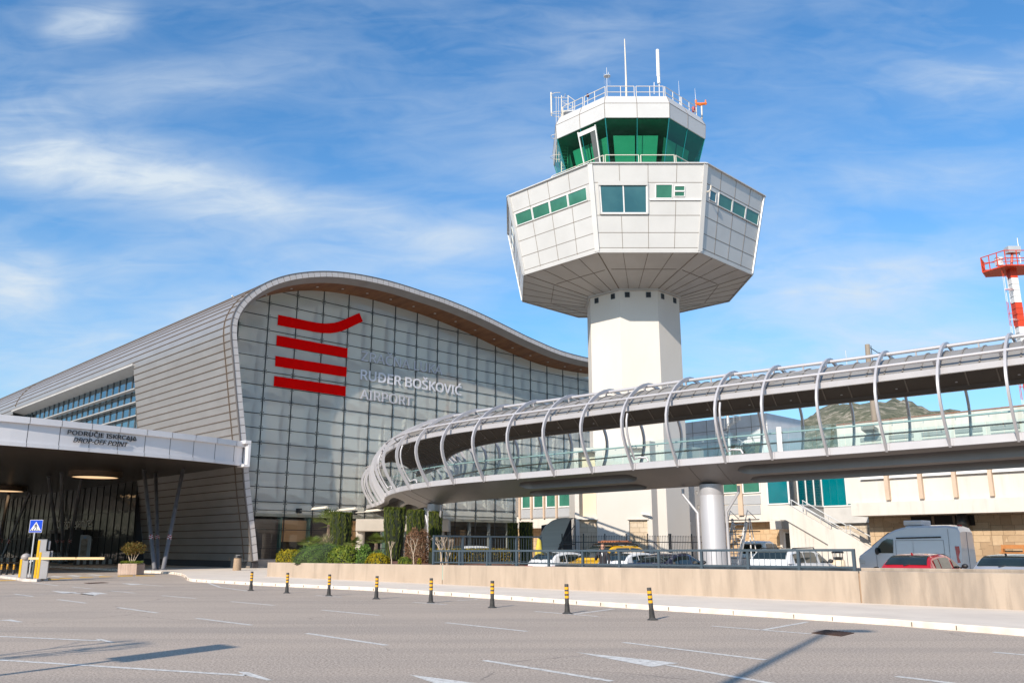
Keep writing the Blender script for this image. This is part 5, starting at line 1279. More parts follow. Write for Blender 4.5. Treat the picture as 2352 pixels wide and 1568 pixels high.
m_ = MB(); rectU(m_, UR+1.0, q3(1122, 0)[0], q3(1136, 0)[0], q3(0, 850)[1], q3(0, 715)[1], .05); rectU(m_, UR+1.0, q3(1372, 0)[0], q3(1386, 0)[0], q3(0, 850)[1], q3(0, 715)[1], .05); build(m_, 'opening_bars', mat('brown_bar', (.16, .11, .07), .6), o)
m_ = MB(); p = onU(*q3(1480, 790), UR+.6); m_.lathe([(.0, -.5), (.33, -.45), (.36, 0), (.30, .42), (0, .48)], p, 12); o = build(m_, 'outdoor_fan', mat('black_unit', (.02, .02, .02), .4), RW_, smooth=True)
bh = onU(*q3(1620, 870), UR+.9)
m_ = MB(); p = onU(*q3(1945, 1093), UR+.5); q = onU(*q3(2260, 1093), UR+.5); 
tb = thing('wooden_bench', 'orange wooden bench against the stone wall at the right edge', 'bench', Vc(p.x, p.y, 0), ANGU)
build(MB().beam(p, q, .12, .22), 'backrest', mat('bench_wood', (.48, .20, .06), .6, col2=(.38, .15, .04), vs=4), tb)
build(MB().beam(p-Z*.35-U*.3, q-Z*.35-U*.3, .4, .08), 'seat', MC['bench_wood'], tb)
for t_ in (.08, .9): c = p.lerp(q, t_); build(MB().beam(Vc(c.x, c.y, 0)-U*.15, c-U*.15-Z*.1, .35, .1, up=V), 'leg', MC['bench_wood'], tb)
# floodlight on the parapet, seen over the bridge deck
g2 = lambda x, y: (1763.9+x*.25, 718.6+y*.25)
p = onU(*g2(935, 1068), UR-1.3); fl_ = thing('floodlight', 'boxy floodlight fixed to the white parapet behind the bridge glass', 'floodlight', p, ANGU)
build(MB().obox(p, V*.42, U*.35-Z*.08, Z*.12), 'lamp_head', mat('lamp_grey', (.22, .21, .18), .5), fl_); build(MB().tube([p+Z*.05, p+U*.75], .04, 6), 'bracket', M_GALV, fl_)
# ---- rear office block with spiral stair, seen through the bridge between tower and sky
RBk = thing('rear_office_block', 'pale panelled block with a slanted window, seen through the bridge beside the tower', 'building', yp(1790, 1250, 72)*1, ANGU)
a, b_ = yp(1690, 1000, 72), yp(1764, 1000, 72); zt2 = yp(1764, 948, 72).z
bb = Vc(b_.x, b_.y, 0); aa = bb+V*9
build(MB().prism([aa, bb, bb+U*6, aa+U*6], Z*zt2), 'wall', mat('pale_cladding', (.62, .63, .65), .5), RBk)
jm = MB()
for i in range(1, 6): jm.beam(aa.lerp(bb, i/6)-U*.01+Z*.1, aa.lerp(bb, i/6)-U*.01+Z*zt2, .03, .03)
for z in (8.3, 10.8, 11.8): jm.beam(aa-U*.01+Z*z, bb-U*.01+Z*z, .03, .03)
build(jm, 'panel_joints', M_JNT, RBk)
f_ = MB(); c = aa.lerp(bb, .74)-U*.1+Z*9.5; f_.obox(c, V*1.9, U*.08, Z*1.1); o = build(f_, 'slanted_window', M_WHF, RBk); build(MB().obox(c-U*.06, V*1.7, U*.05, Z*.9), 'pane', mat('olive_glass', (.10, .11, .07), .06), o)
sc_ = yp(1674, 1000, 69.5); ss = thing('spiral_stair', 'grey steel spiral stair beside the tower seen through the bridge', 'stair', Vc(sc_.x, sc_.y, 0))
build(MB().tube([Vc(sc_.x, sc_.y, 0), Vc(sc_.x, sc_.y, 12.6)], .12, 8), 'newel_post', M_GALV, ss)
sm = MB(); hr = []
for i in range(84):
    a = i*.36; z = .2+i*.17; d = Vc(math.cos(a), math.sin(a), 0); n_ = Vc(-d.y, d.x, 0)
    sm.add([Vc(sc_.x, sc_.y, z)+d*.1-n_*.05, Vc(sc_.x, sc_.y, z)+d*1.05-n_*.24, Vc(sc_.x, sc_.y, z)+d*1.05+n_*.24, Vc(sc_.x, sc_.y, z)+d*.1+n_*.05], [(0, 1, 2, 3)])
    hr.append(Vc(sc_.x, sc_.y, z+1)+d*1.05)
build(sm, 'treads', M_GALV, ss); hm_ = MB().tube(hr, .03, 5)
for p in hr[::2]: hm_.tube([p, p-Z*1.], .015, 4)
build(hm_, 'handrail', M_GALV, ss)
# ---- curved shelter
SY = 57.; px7 = lambda x, y: p7(x, y)
def s7(x, y, Y=SY): return yp(*p7(x, y), Y)
arc = [s7(*p) for p in ((1634, 1560), (1634, 1470), (1645, 1390), (1668, 1330), (1702, 1278), (1745, 1243), (1795, 1225), (1850, 1221), (1893, 1222))]
zb_ = arc[0].z; arc[0].z = 0
sl = [s7(1893, 1235), s7(1790, 1480)]; sl.append(Vc(s7(1770, 1530).x, SY, 0))
SHd = thing('curved_shelter', 'grey curved metal shelter with a slanted dark opening, beside the tower foot', 'shelter', Vc(arc[0].x, SY, 0))
M_SHEL = mat('shelter_grey', (.37, .385, .38), .5, .1, col2=(.31, .325, .32), vs=1.2, stretch=(.2, .2, 4))
build(MB().prism(arc+sl, Vc(0, .12, 0)), 'side_panel', M_SHEL, SHd)
rr_ = MB(); top_ = arc+[s7(1932, 1221)]
rr_.grid([[p+Vc(0, .02, 0), p+Vc(0, 3.4, 0)] for p in top_]); build(rr_, 'roof_sheet', M_SHEL, SHd, smooth=True)
e_ = s7(1932, 1221); build(MB().poly(Vc(arc[0].x+.3, SY+3.4, 0), Vc(e_.x, SY+3.4, 0), Vc(e_.x, SY+3.4, e_.z), Vc(arc[3].x, SY+3.4, e_.z-.4)), 'back_panel', M_BRD, SHd)
fr = MB(); fr.tube([Vc(e_.x, SY+.1, 0), Vc(e_.x, SY+.1, e_.z)], .05, 6); fr.tube([s7(1932, 1440), s7(1800, 1440)], .04, 6); fr.tube([s7(1800, 1470), s7(1925, 1290)], .03, 6); build(fr, 'steel_frame', mat('dark_steel', (.06, .06, .065), .5), SHd)
# ---- iron fence with spear tops
M_IRON = mat('black_iron', (.045, .05, .058), .5, .2)
def spear_fence(P0, P1, nb, h, n, label, parent_name='iron_fence'):
    d = (P1-P0).normalized(); o = thing(parent_name, label, 'fence', P0, math.atan2(d.y, d.x)); L_ = (P1-P0).length
    for i in range(nb+1): build(MB().beam(P0+d*L_*i/nb, P0+d*L_*i/nb+Z*(h+.1), .07, .07, up=d), 'post', M_IRON, o)
    m_ = MB()
    for z in (h-.42, .25): m_.beam(P0+Z*z, P1+Z*z, .04, .05)
    build(m_, 'rails', M_IRON, o)
    for i in range(nb):
        m_ = MB()
        for k in range(1, n): p = P0+d*L_*(i+k/n)/nb; m_.tube([p+Z*.1, p+Z*(h-.12)], .011, 4); m_.tube([p+Z*(h-.12), p+Z*(h-.06), p+Z*h], [.012, .024, .002], 4, cap=False)
        build(m_, 'spear_bars', M_IRON, o)
    return o
f0 = yp(1291, 1240, 54.5); f1_ = yp(1537, 1240, 54.5); zf_ = yp(1400, 1228.5, 54.5).z
spear_fence(Vc(f0.x, 54.5, 0), Vc(f1_.x, 54.5, 0), 5, zf_, 13, 'black iron fence with spear tops across the tower foot')
spear_fence(Vc(f1_.x+.1, 54.5, 0), Vc(f1_.x+.1, 54.5, 0)+U*4.6, 2, zf_, 13, 'black spear topped fence bay turning back toward the bridge column')
# ---- entrance porch of pale concrete
c4 = lambda x, y: (522.7+x*.23333, 980+y*.23333)
EY_ = 69.; a, b_ = yp(*c4(1258, 1025), EY_), yp(*c4(1258, 905), EY_); x1_ = yp(1030, 1210, EY_).x
EP = thing('concrete_porch', 'pale concrete porch beam on a round column behind the clipped cypresses', 'porch', Vc(a.x, EY_, 0))
build(MB().box((a.x, EY_, a.z), (x1_, EY_+1.6, b_.z)), 'porch_beam', mat('porch_concrete', (.45, .40, .34), .85, col2=(.38, .335, .285), vs=.8), EP, bevel=.06)
c = yp(*c4(1305, 1100), EY_+.7); build(MB().lathe([(.36, 0), (.36, a.z)], (c.x, EY_+.7, 0), 20), 'column', MC['porch_concrete'], EP, angle=40)
c = yp(1010, 1240, EY_+.7); build(MB().lathe([(.36, 0), (.36, a.z)], (c.x, EY_+.7, 0), 20), 'column', MC['porch_concrete'], EP, angle=40)
# ---- red and white lattice lamp mast, concrete aerial mast
mE = lambda x, y: ((3300+x*.2551)*.65333, (820+y*.2551)*.65333)
MY = 80.
M_MR, M_MWH = mat('mast_red', (.60, .055, .015), .5), mat('mast_white', (.70, .70, .70), .5)
MA = thing('lamp_mast', 'red and white steel mast with a red railed platform at the right edge', 'mast', Vc(yp(*mE(1100, 1300), MY).x, MY, 0))
ax = lambda y: 1015+(y-600)*.155
def mz(y): return yp(*mE(ax(y), y), MY)
cuts = [(620, M_MR), (960, M_MWH), (1290, M_MR), (1700, M_MWH), (2300, M_MR), (2900, M_MWH)]; y0 = 500
for y1, mt in cuts:
    a, b_ = mz(y0), mz(y1)
    if y1 == 2900: b_.z = 0
    m_ = MB(); w_ = .34
    m_.obox((a+b_)/2, Vc(w_, 0, 0), Vc(0, w_, 0), Z*(a.z-b_.z)/2); build(m_, 'mast_section', mt, MA)
    m_ = MB(); n_ = max(1, int((a.z-b_.z)/.55))
    for i in range(n_): z = b_.z+(a.z-b_.z)*i/n_; m_.obox(Vc(a.x, MY, z), Vc(w_+.03, 0, 0), Vc(0, w_+.03, 0), Z*.02)
    for dx in (-1.0, -.72): m_.tube([Vc(a.x+dx, MY-.3, b_.z), Vc(a.x+dx, MY-.3, a.z)], .03, 5)
    m_.tube([Vc(a.x-1.25, MY-.5, b_.z), Vc(a.x-1.25, MY-.5, a.z)], .02, 5)
    for i in range(n_//4+1): z = b_.z+(a.z-b_.z)*(i*4+2)/max(1, n_); m_.tube([Vc(a.x-.4, MY-.3, z), Vc(a.x-1.25, MY-.5, z), Vc(a.x-.9, MY-.9, z), Vc(a.x-.3, MY-.4, z)], .02, 5)
    build(m_, 'climbing_frame', mt, MA); y0 = y1
pl_ = mz(505); ph = mz(300).z-pl_.z
m_ = MB(); cs = [Vc(-2.35, .9, 0), Vc(-1.25, -1.35, 0), Vc(2.2, -1.35, 0), Vc(2.6, 1.6, 0), Vc(-1.2, 2.4, 0)]
m_.prism([pl_+c for c in cs], Z*.12)
for a, b_ in zip(cs, cs[1:]+cs[:1]):
    for z in (.5, 1.): m_.tube([pl_+a+Z*z*ph, pl_+b_+Z*z*ph], .05, 5)
    for i in range(3): c = a.lerp(b_, i/3); m_.tube([pl_+c, pl_+c+Z*ph], .05, 5)
build(m_, 'platform', M_MR, MA)
p = yp(*mE(1015, 235), MY); m_ = MB().tube([pl_, p], .12, 6); build(m_, 'lamp_stem', M_MR, MA); build(MB().obox(p, Vc(.62, 0, 0), Vc(0, .4, 0), Z*.32), 'lamp_head', M_GALV, MA)
build(MB().tube([yp(*mE(1130, 410), MY), yp(*mE(1082, 65), MY)], [.06, .03], 6), 'whip_antenna', M_GALV, MA); p = yp(*mE(830, 390), MY); build(MB().obox(p, Vc(.3, 0, 0), Vc(0, .2, 0), Z*.42), 'equipment_box', M_MWH, MA)
CY_ = 88.; p = yp(*g2(912, 290), CY_); q = yp(*g2(925, 440), CY_)
AM = thing('aerial_mast', 'weathered concrete pole with wires standing behind the footbridge roof', 'mast', Vc(q.x, CY_, 0))
build(MB().tube([Vc(q.x, CY_, 0), q, p], [.35, .3, .26], 8), 'pole', mat('old_pole', (.30, .25, .20), .9), AM, smooth=True)
m_ = MB(); m_.tube([yp(*g2(945, 300), CY_), Vc(q.x+.8, CY_, 0)], .05, 5); m_.tube([yp(*g2(940, 320), CY_), yp(*g2(1010, 365), CY_), yp(*g2(1120, 380), CY_)], .05, 5); build(m_, 'guy_wires', M_STEEL, AM)
solo(MB().tube([yp(*g2(712, 345), CY_), Vc(yp(*g2(712, 345), CY_).x+.4, CY_, 0)], [.03, .08], 6), 'whip_antenna', M_GALV, 'thin grey whip aerial rising behind the footbridge roof', 'antenna', loc=Vc(yp(*g2(712, 345), CY_).x+.4, CY_, 0))
# ================================================================ vehicles
M_TYRE = mat('tyre', (.015, .015, .016), .8); M_ALLOY = mat('alloy', (.45, .46, .47), .3, .8)
M_CGL = mat('car_glass', (.012, .018, .018), .03, spec=1., col2=(.02, .03, .028)); M_TRIM = mat('black_trim', (.018, .018, .02), .5)
M_LTR = mat('tail_lens', (.42, .012, .02), .15, spec=.8); M_LTF = mat('head_lens', (.55, .57, .58), .08, spec=.9); M_PLATE = mat('blank_plate', (.7, .7, .68), .5)
def paint(name, c, metal=.0): return mat(name, c, .28, metal, coat=1., col2=tuple(x*.97 for x in c))
PW, PB, PY, PRD, PS, PN_, PWS = paint('white_paint', (.70, .70, .70)), paint('pale_blue_paint', (.60, .645, .71)), paint('yellow_paint', (.78, .42, .008)), paint('red_paint', (.42, .008, .014), .1), paint('silver_paint', (.45, .46, .50), .5), paint('navy_paint', (.018, .022, .05), .2), paint('white_roof_paint', (.62, .63, .64))
def catmull(p, n=6):
    o = []
    for i in range(len(p)-1):
        a, b_, c, d = p[max(i-1, 0)], p[i], p[i+1], p[min(i+2, len(p)-1)]
        for k in range(n):
            t = k/n; o.append(tuple(.5*((2*b_[q])+(c[q]-a[q])*t+(2*a[q]-5*b_[q]+4*c[q]-d[q])*t*t+(3*b_[q]-a[q]-3*c[q]+d[q])*t**3) for q in range(len(b_))))
    return o+[tuple(p[-1])]
def lin(tab, x):
    for (x0, y0), (x1, y1) in zip(tab, tab[1:]):
        if x0 <= x <= x1 or x1 <= x <= x0: return y0+(y1-y0)*(x-x0)/(x1-x0) if x1 != x0 else y0
    return tab[0][1] if abs(x-tab[0][0]) < abs(x-tab[-1][0]) else tab[-1][1]
KIND = {  # deck line (x, z) front to back; greenhouse outline (x, z); side glass splits
 'hatch': dict(L=4.15, W=1.78, deck=[(2.07, .55), (2.0, .74), (1.6, .86), (1.0, .97), (-1.0, 1.0), (-1.95, 1.02), (-2.06, .8), (-2.07, .45)], roof=[(1.05, .96), (.75, 1.14), (.25, 1.40), (-.25, 1.475), (-.9, 1.46), (-1.45, 1.38), (-1.75, 1.2), (-1.93, 1.0)], glass=[(.80, .16, .02), (-.04, -.93, 0), (-1.0, -1.42, 0)]),
 'sedan': dict(L=4.75, W=1.84, deck=[(2.37, .55), (2.3, .70), (1.8, .85), (1.1, .97), (-1.2, 1.0), (-1.75, 1.07), (-2.3, 1.06), (-2.36, .8), (-2.37, .45)], roof=[(1.12, .96), (.8, 1.13), (.3, 1.37), (-.2, 1.45), (-.8, 1.42), (-1.25, 1.28), (-1.62, 1.12), (-1.78, 1.04)], glass=[(.82, .16, .02), (-.02, -.82, 0), (-.88, -1.30, 0)]),
 'suv': dict(L=4.6, W=1.86, deck=[(2.3, .6), (2.22, .85), (1.75, .98), (1.1, 1.08), (-1.2, 1.12), (-2.2, 1.14), (-2.29, .85), (-2.3, .5)], roof=[(1.15, 1.06), (.85, 1.25), (.35, 1.53), (-.2, 1.63), (-1.1, 1.62), (-1.75, 1.55), (-2.05, 1.35), (-2.2, 1.12)], glass=[(.85, .2, .02), (0, -.92, 0), (-1.0, -1.75, 0)]),
 'mpv': dict(L=4.4, W=1.82, deck=[(2.2, .6), (2.12, .88), (1.75, 1.02), (1.25, 1.13), (-1.2, 1.14), (-2.1, 1.14), (-2.19, .85), (-2.2, .5)], roof=[(1.3, 1.1), (1.0, 1.3), (.5, 1.62), (.0, 1.76), (-1.2, 1.77), (-1.85, 1.72), (-2.05, 1.5), (-2.12, 1.12)], glass=[(1.0, .28, .03), (.1, -.9, 0), (-1.0, -1.85, 0)]),
}
def body_loft(st, mb):
    rows = []
    for x, z0, zt, w in st:
        pts = [(0, z0), (w*.86, z0), (w*.97, z0+.10), (w, z0+(zt-z0)*.45), (w*.985, z0+(zt-z0)*.75), (w*.94, zt-.03), (w*.86, zt), (0, zt+.015)]
        rows.append([Vc(x, y, z) for y, z in pts]+[Vc(x, -y, z) for y, z in pts[-2:0:-1]])
    mb.grid(rows, closeu=True)
    for r in (rows[0], rows[-1]): mb.add(r, [range(len(r))])
def wheels(o, xs, w, r=.32):
    for x in xs:
        for s in (-1, 1):
            T = lambda prof, n: [[Vc(x+rr*math.cos(a*2*math.pi/n), s*(w-.11+yy), r+rr*math.sin(a*2*math.pi/n)) for a in range(n)] for rr, yy in prof]
            wm = MB().grid(T([(r*.6, -.10), (r*.93, -.10), (r, -.06), (r, .06), (r*.93, .105), (r*.62, .105)], 20), closeu=True); wo = build(wm, 'wheel', M_TYRE, o, local=True, angle=40)
            rm = MB().grid(T([(r*.63, .07), (r*.58, .09), (r*.2, .07), (.001, .08)], 20), closeu=True); build(rm, 'rim', M_ALLOY, wo, local=True)
def car(name, label, cat, kind, mt, loc, rz, rear_tail=True, roofmat=None, group='parked cars behind the wall'):
    K = KIND[kind]; L, Wd = K['L'], K['W']/2; o = thing(name, label, cat, loc, rz, group)
    deck = K['deck']; xs = [L/2-.001, L/2-.06, L/2-.25, 1.6, 1.2, .8, .3, -.3, -.9, -1.4, -L/2+.35, -L/2+.1, -L/2+.001]
    st = []
    for x in xs:
        e = min(L/2-x, x+L/2); w = Wd*(.84+.16*min(1, e/.55)**.5); st.append((x, .22 if e > .1 else .34, lin(deck, x), w))
    mb = MB(); body_loft(st, mb); build(mb, 'body', mt, o, local=True, angle=28)
    rf = catmull(K['roof'], 3); zb = lambda x: lin(deck, x)-.03; zr = max(z for _, z in K['roof'])
    zbelt = deck[3][1]
    rows = []
    for x, zt in rf:
        f = max(0, min(1, (zt-zbelt)/(zr-zbelt))); wb = Wd*.93; wt = Wd*(.93-.19*f)
        zb_ = zb(x); rows.append([Vc(x, wb, zb_), Vc(x, wt+.015, max(zb_+.01, zt-.07)), Vc(x, wt-.06, zt-.012), Vc(x, wt*.5, zt+.012*f), Vc(x, 0, zt+.018*f), Vc(x, -wt*.5, zt+.012*f), Vc(x, -wt+.06, zt-.012), Vc(x, -wt-.015, max(zb_+.01, zt-.07)), Vc(x, -wb, zb_)])
    mb = MB().grid(rows); build(mb, 'roof', roofmat or mt, o, local=True, angle=30)
    def ys(z): f = max(0, min(1, (z-zbelt)/(zr-zbelt))); return Wd*(.93-.19*f)+.012
    roofz = lambda x: lin(K['roof'], x)
    for xa, xb, q in K['glass']:
        for s in (-1, 1):
            n = 8; topx = [xa+(xb-xa)*i/n for i in range(n+1)]; g_ = MB(); rw0 = []; rw1 = []
            for x in topx:
                zt = roofz(x)-.105; z0 = zbelt+.05; zt = max(zt, z0+.01); rw0.append(Vc(x, s*ys(z0), z0)); rw1.append(Vc(x, s*(ys(zt)+.004), zt))
            g_.grid([rw0, [a.lerp(b_, .5)+Vc(0, s*.006, 0) for a, b_ in zip(rw0, rw1)], rw1]); build(g_, 'side_window', M_CGL, o, local=True)
    def slab(i0, i1, nm, mt2, ins=.075):
        pts = rf[i0:i1+1]; rows = []
        for k, (x, zt) in enumerate(pts):
            f = max(0, min(1, (zt-zbelt)/(zr-zbelt))); w = Wd*(.93-.19*f)-ins
            a = rf[min(i0+k+1, len(rf)-1)]; b_ = rf[max(i0+k-1, 0)]; t = Vc(a[0]-b_[0], 0, a[1]-b_[1]).normalized(); n_ = Vc(-t.z, 0, t.x); n_ = n_ if n_.z > 0 else -n_
            rows.append([Vc(x, w*q, zt)+n_*(.016+.012*(1-q*q)*f) for q in (-1, -.5, 0, .5, 1)])
        return build(MB().grid(rows), nm, mt2, o, local=True, smooth=True)
    slab(2, 8, 'windscreen', M_CGL); slab(len(rf)-8, len(rf)-3, 'rear_window', M_CGL, .09 if kind != 'suv' else .12)
    zt_ = deck[-3][1]
    for s in (-1, 1):
        build(MB().obox(Vc(-L/2+.12, s*(Wd-.24), zt_-.26), Vc(.14, 0, 0), Vc(0, .22, 0), Z*.075), 'tail_light', M_LTR, o, local=True, bevel=.02)
        build(MB().obox(Vc(L/2-.22, s*(Wd-.30), .70), Vc(.16, 0, 0), Vc(0, .2, 0), Z*.08), 'headlight', M_LTF, o, local=True, bevel=.02)
        m_ = MB().sphere(Vc(.72, s*(Wd+.10), zbelt+.10), .1, 10, 6, (.8, 1.1, .8)); m_.tube([Vc(.74, s*(Wd-.06), zbelt+.04), Vc(.72, s*(Wd+.06), zbelt+.08)], .03, 6); build(m_, 'wing_mirror', M_TRIM, o, local=True, smooth=True)
    build(MB().obox(Vc(-L/2-.012, 0, .66), Vc(.01, 0, 0), Vc(0, .26, 0), Z*.055), 'number_plate', M_PLATE, o, local=True)
    build(MB().obox(Vc(-L/2+.03, 0, .36), Vc(.06, 0, 0), Vc(0, Wd*.8, 0), Z*.09), 'rear_bumper', M_TRIM, o, local=True); build(MB().obox(Vc(L/2-.03, 0, .34), Vc(.06, 0, 0), Vc(0, Wd*.8, 0), Z*.09), 'front_bumper', M_TRIM, o, local=True)
    x = K['roof'][4][0]-.25; build(MB().tube([Vc(x, 0, roofz(x)), Vc(x-.08, 0, roofz(x)+.075), Vc(x-.13, 0, roofz(x)+.09)], [.045, .03, .008], 6), 'roof_aerial', M_TRIM if mt is not PRD else PRD, o, local=True, smooth=True)
    build(MB().tube([Vc(-L/2+.17, .05, zt_+.10), Vc(-L/2+.33, -.28, zt_+.16)], .014, 5), 'rear_wiper', M_TRIM, o, local=True)
    wheels(o, (L*.31, -L*.31), Wd); return o
RT = Vc(12.8, 28.8, 0)
def bay(x):   # row of parking bays along the wall
    r = (x-CX)/math.hypot(F, HOR-CY); k = (r*RT.y-RT.x)/(V.x-r*V.y); return RT+V*k
def tail(x, kind, push=0.): return bay(x)+U*(KIND[kind]['L']/2+push)
car('red_car', 'red hatchback with a red roof fin behind the stained wall', 'car', 'hatch', PRD, tail(2066, 'hatch', .1), ANGU)
car('silver_car', 'silver hatchback at the right picture edge beside the red car', 'car', 'hatch', PS, tail(2282, 'hatch', .2), ANGU)
o = car('white_suv', 'white estate with dark roof rails and red tail lights behind the railing end', 'car', 'suv', PW, tail(1752, 'suv', .2), ANGU)
for s in (-1, 1): build(MB().tube([Vc(.2, s*.66, 1.62), Vc(.1, s*.66, 1.685), Vc(-1.5, s*.66, 1.66), Vc(-1.6, s*.66, 1.6)], .022, 6), 'roof_rail', M_TRIM, o, local=True)
car('navy_sedan', 'dark navy sedan with chrome edged windows left of the big bridge column', 'car', 'sedan', PN_, tail(1474, 'sedan', -.1), ANGU)
car('white_hatchback', 'white hatchback directly behind the man on the phone', 'car', 'hatch', PW, tail(1378, 'hatch', .6), ANGU)
o = car('yellow_car', 'yellow high roofed car with a wooden roof rack, nose to the road', 'car', 'mpv', PY, bay(1290)+U*(KIND['mpv']['L']/2+.9), ANGU+math.pi)
for s in (-1, 1): build(MB().tube([Vc(.25, s*.62, 1.74), Vc(.15, s*.62, 1.84), Vc(-1.6, s*.62, 1.84), Vc(-1.75, s*.62, 1.74)], .03, 6), 'roof_rail', M_TRIM, o, local=True)
for x in (-.2, -1.2): build(MB().beam(Vc(x, -.75, 1.88), Vc(x, .75, 1.88), .06, .05), 'cross_bar', M_TRIM, o, local=True)
m_ = MB()
for i in range(7): m_.beam(Vc(-1.35, -.5+i*.165, 1.95), Vc(-.1, -.5+i*.165, 1.95), .09, .05)
m_.beam(Vc(-.4, -.55, 1.995), Vc(-.4, .55, 1.995), .08, .04); m_.beam(Vc(-1.1, -.55, 1.995), Vc(-1.1, .55, 1.995), .08, .04)
build(m_, 'wooden_rack', mat('rack_wood', (.30, .11, .05), .7), o, local=True)
car('white_saloon', 'white car beside the end post of the taller railing', 'car', 'hatch', PW, tail(1212, 'hatch', .7), ANGU)
car('white_people_carrier', 'white people carrier parked beyond the yellow green hedge', 'car', 'mpv', PW, Vc(-2.0, 53.5, .0), ANGU)
# ---- high roofed van
VF = 46.5
def onVan(x): p = onU(x, 1200, VF); return Vc(p.x, p.y, 0)
vr, vn = onVan(2200), onVan(1962); vc = (vr+vn)/2+U*1.0
VH = 2.80; vl = (vn-vr).length
VN = thing('delivery_van', 'pale blue high roofed delivery van with a white cooling unit on its roof', 'van', vc, ANGV)
hl = vl/2; rows = []
vp = [(hl, .45, 1.08), (hl-.05, .35, 1.26), (hl-.4, .3, 1.50), (hl-.75, .3, 1.72), (hl-1.2, .3, 2.08), (hl-1.72, .3, 2.44), (hl-2.1, .3, 2.62), (hl-2.5, .3, 2.73), (hl-3., .3, 2.78), (0, .3, VH), (-hl+.6, .3, VH), (-hl+.25, .3, VH-.06), (-hl+.10, .32, 2.0), (-hl, .34, 1.2), (-hl, .45, .6)]
vp = vp[:12]+[(-hl+.1, .3, VH-.12), (-hl+.0, .34, VH-.35)]
for x, z0, zt in vp:
    e = hl-x; w = 1.0*(.80+.20*min(1, max(.0, e)/1.0)**.5)
    zs2 = min(zt, 1.25); pts = [(0, z0), (w*.93, z0), (w, z0+.15), (w, zs2-.04 if zt > 1.3 else zt-.05)]
    if zt > 1.3: pts += [(w*(1-.05*(zt-1.25)), zs2+(zt-zs2)*.55), (w*(1-.075*(zt-1.25)), zt-.12), (w*(.97-.09*(zt-1.25)), zt-.03)]
    else: pts += [(w*.98, zt-.04), (w*.96, zt-.02), (w*.9, zt)]
    pts += [(w*.5, zt+.01), (0, zt+.02)]
    rows.append([Vc(x, y, z) for y, z in pts]+[Vc(x, -y, z) for y, z in pts[-2:0:-1]])
mb = MB().grid(rows, closeu=True); mb.add(rows[0], [range(len(rows[0]))]); mb.add(rows[-1], [range(len(rows[-1]))]); build(mb, 'body', PB, VN, local=True, angle=25)
for s in (-1, 1):
    y = lambda z: s*(1-.05*(z-1.25)*.9+.016)
    g_ = MB().poly(*[Vc(x, y(z), z) for x, z in ((hl-1.0, 1.40), (hl-1.95, 1.40), (hl-1.98, 2.10), (hl-1.66, 2.13), (hl-1.42, 2.0), (hl-1.12, 1.68))]); build(g_, 'cab_window', M_CGL, VN, local=True)
    build(MB().beam(Vc(hl-2.15, y(2.16), 2.16), Vc(-hl+.9, y(2.2), 2.2), .02, .07), 'roof_moulding', M_TRIM, VN, local=True)
    m_ = MB()
    for a, b_ in (((hl-2.1, 1.0), (hl-2.1, 2.05)), ((hl-2.1, 2.05), (-hl+.8, 2.05)), ((-hl+.8, 2.05), (-hl+.8, 1.0)), ((hl-1.05, .7), (hl-1.05, 1.3)), ((-hl+.55, .9), (-hl+.55, 2.6)), ((hl-2.1, 1.0), (-hl+.8, 1.0))): m_.beam(Vc(a[0], y(a[1])-s*.012, a[1]), Vc(b_[0], y(b_[1])-s*.012, b_[1]), .012, .012)
    build(m_, 'panel_gaps', mat('panel_gap_blue', (.15, .17, .20), .6), VN, local=True)
    m_ = MB(); m_.prism([Vc(-hl+.04, s*.97, .95), Vc(-hl+.22, s*1.012, .95), Vc(-hl+.28, s*.985, 1.75), Vc(-hl+.08, s*.95, 1.75)], Vc(0, s*.02, 0)); build(m_, 'tail_light', M_LTR, VN, local=True)
    build(MB().obox(Vc(hl-.25, s*.78, .95), Vc(.22, 0, .08), Vc(0, .14, 0), Z*.12), 'headlight', M_LTF, VN, local=True, bevel=.03)
    m_ = MB().sphere(Vc(hl-1.15, s*1.16, 1.5), .15, 10, 6, (.6, .8, 1.3)); m_.tube([Vc(hl-1.15, s*.97, 1.38), Vc(hl-1.15, s*1.1, 1.42)], .04, 6); build(m_, 'wing_mirror', M_TRIM, VN, local=True, smooth=True)
build(MB().grid([[Vc(hl-.76+.02, q*.80, 1.76) for q in (-1, 0, 1)], [Vc(hl-1.68+.02, q*.72, 2.46) for q in (-1, 0, 1)]]), 'windscreen', M_CGL, VN, local=True)
m_ = MB(); m_.obox(Vc(hl-2.95, 0, VH+.14), Vc(.48, 0, 0), Vc(0, .62, 0), Z*.13); o = build(m_, 'cooling_unit', M_WHF, VN, local=True, bevel=.05); build(MB().obox(Vc(hl-2.48, 0, VH+.13), Vc(.03, 0, 0), Vc(0, .5, 0), Z*.09), 'cooling_grille', M_TRIM, o, local=True)
build(MB().obox(Vc(-hl+.28, 0, VH-.02), Vc(.06, 0, 0), Vc(0, .2, 0), Z*.035), 'brake_light', M_LTR, VN, local=True); build(MB().obox(Vc(-hl-.012, 0, 1.5), Vc(.006, 0, 0), Vc(0, .008, 0), Z*.95), 'door_gap', MC['panel_gap_blue'], VN, local=True)
wheels(VN, (hl-1.0, -hl+1.1), 1.0, .36)
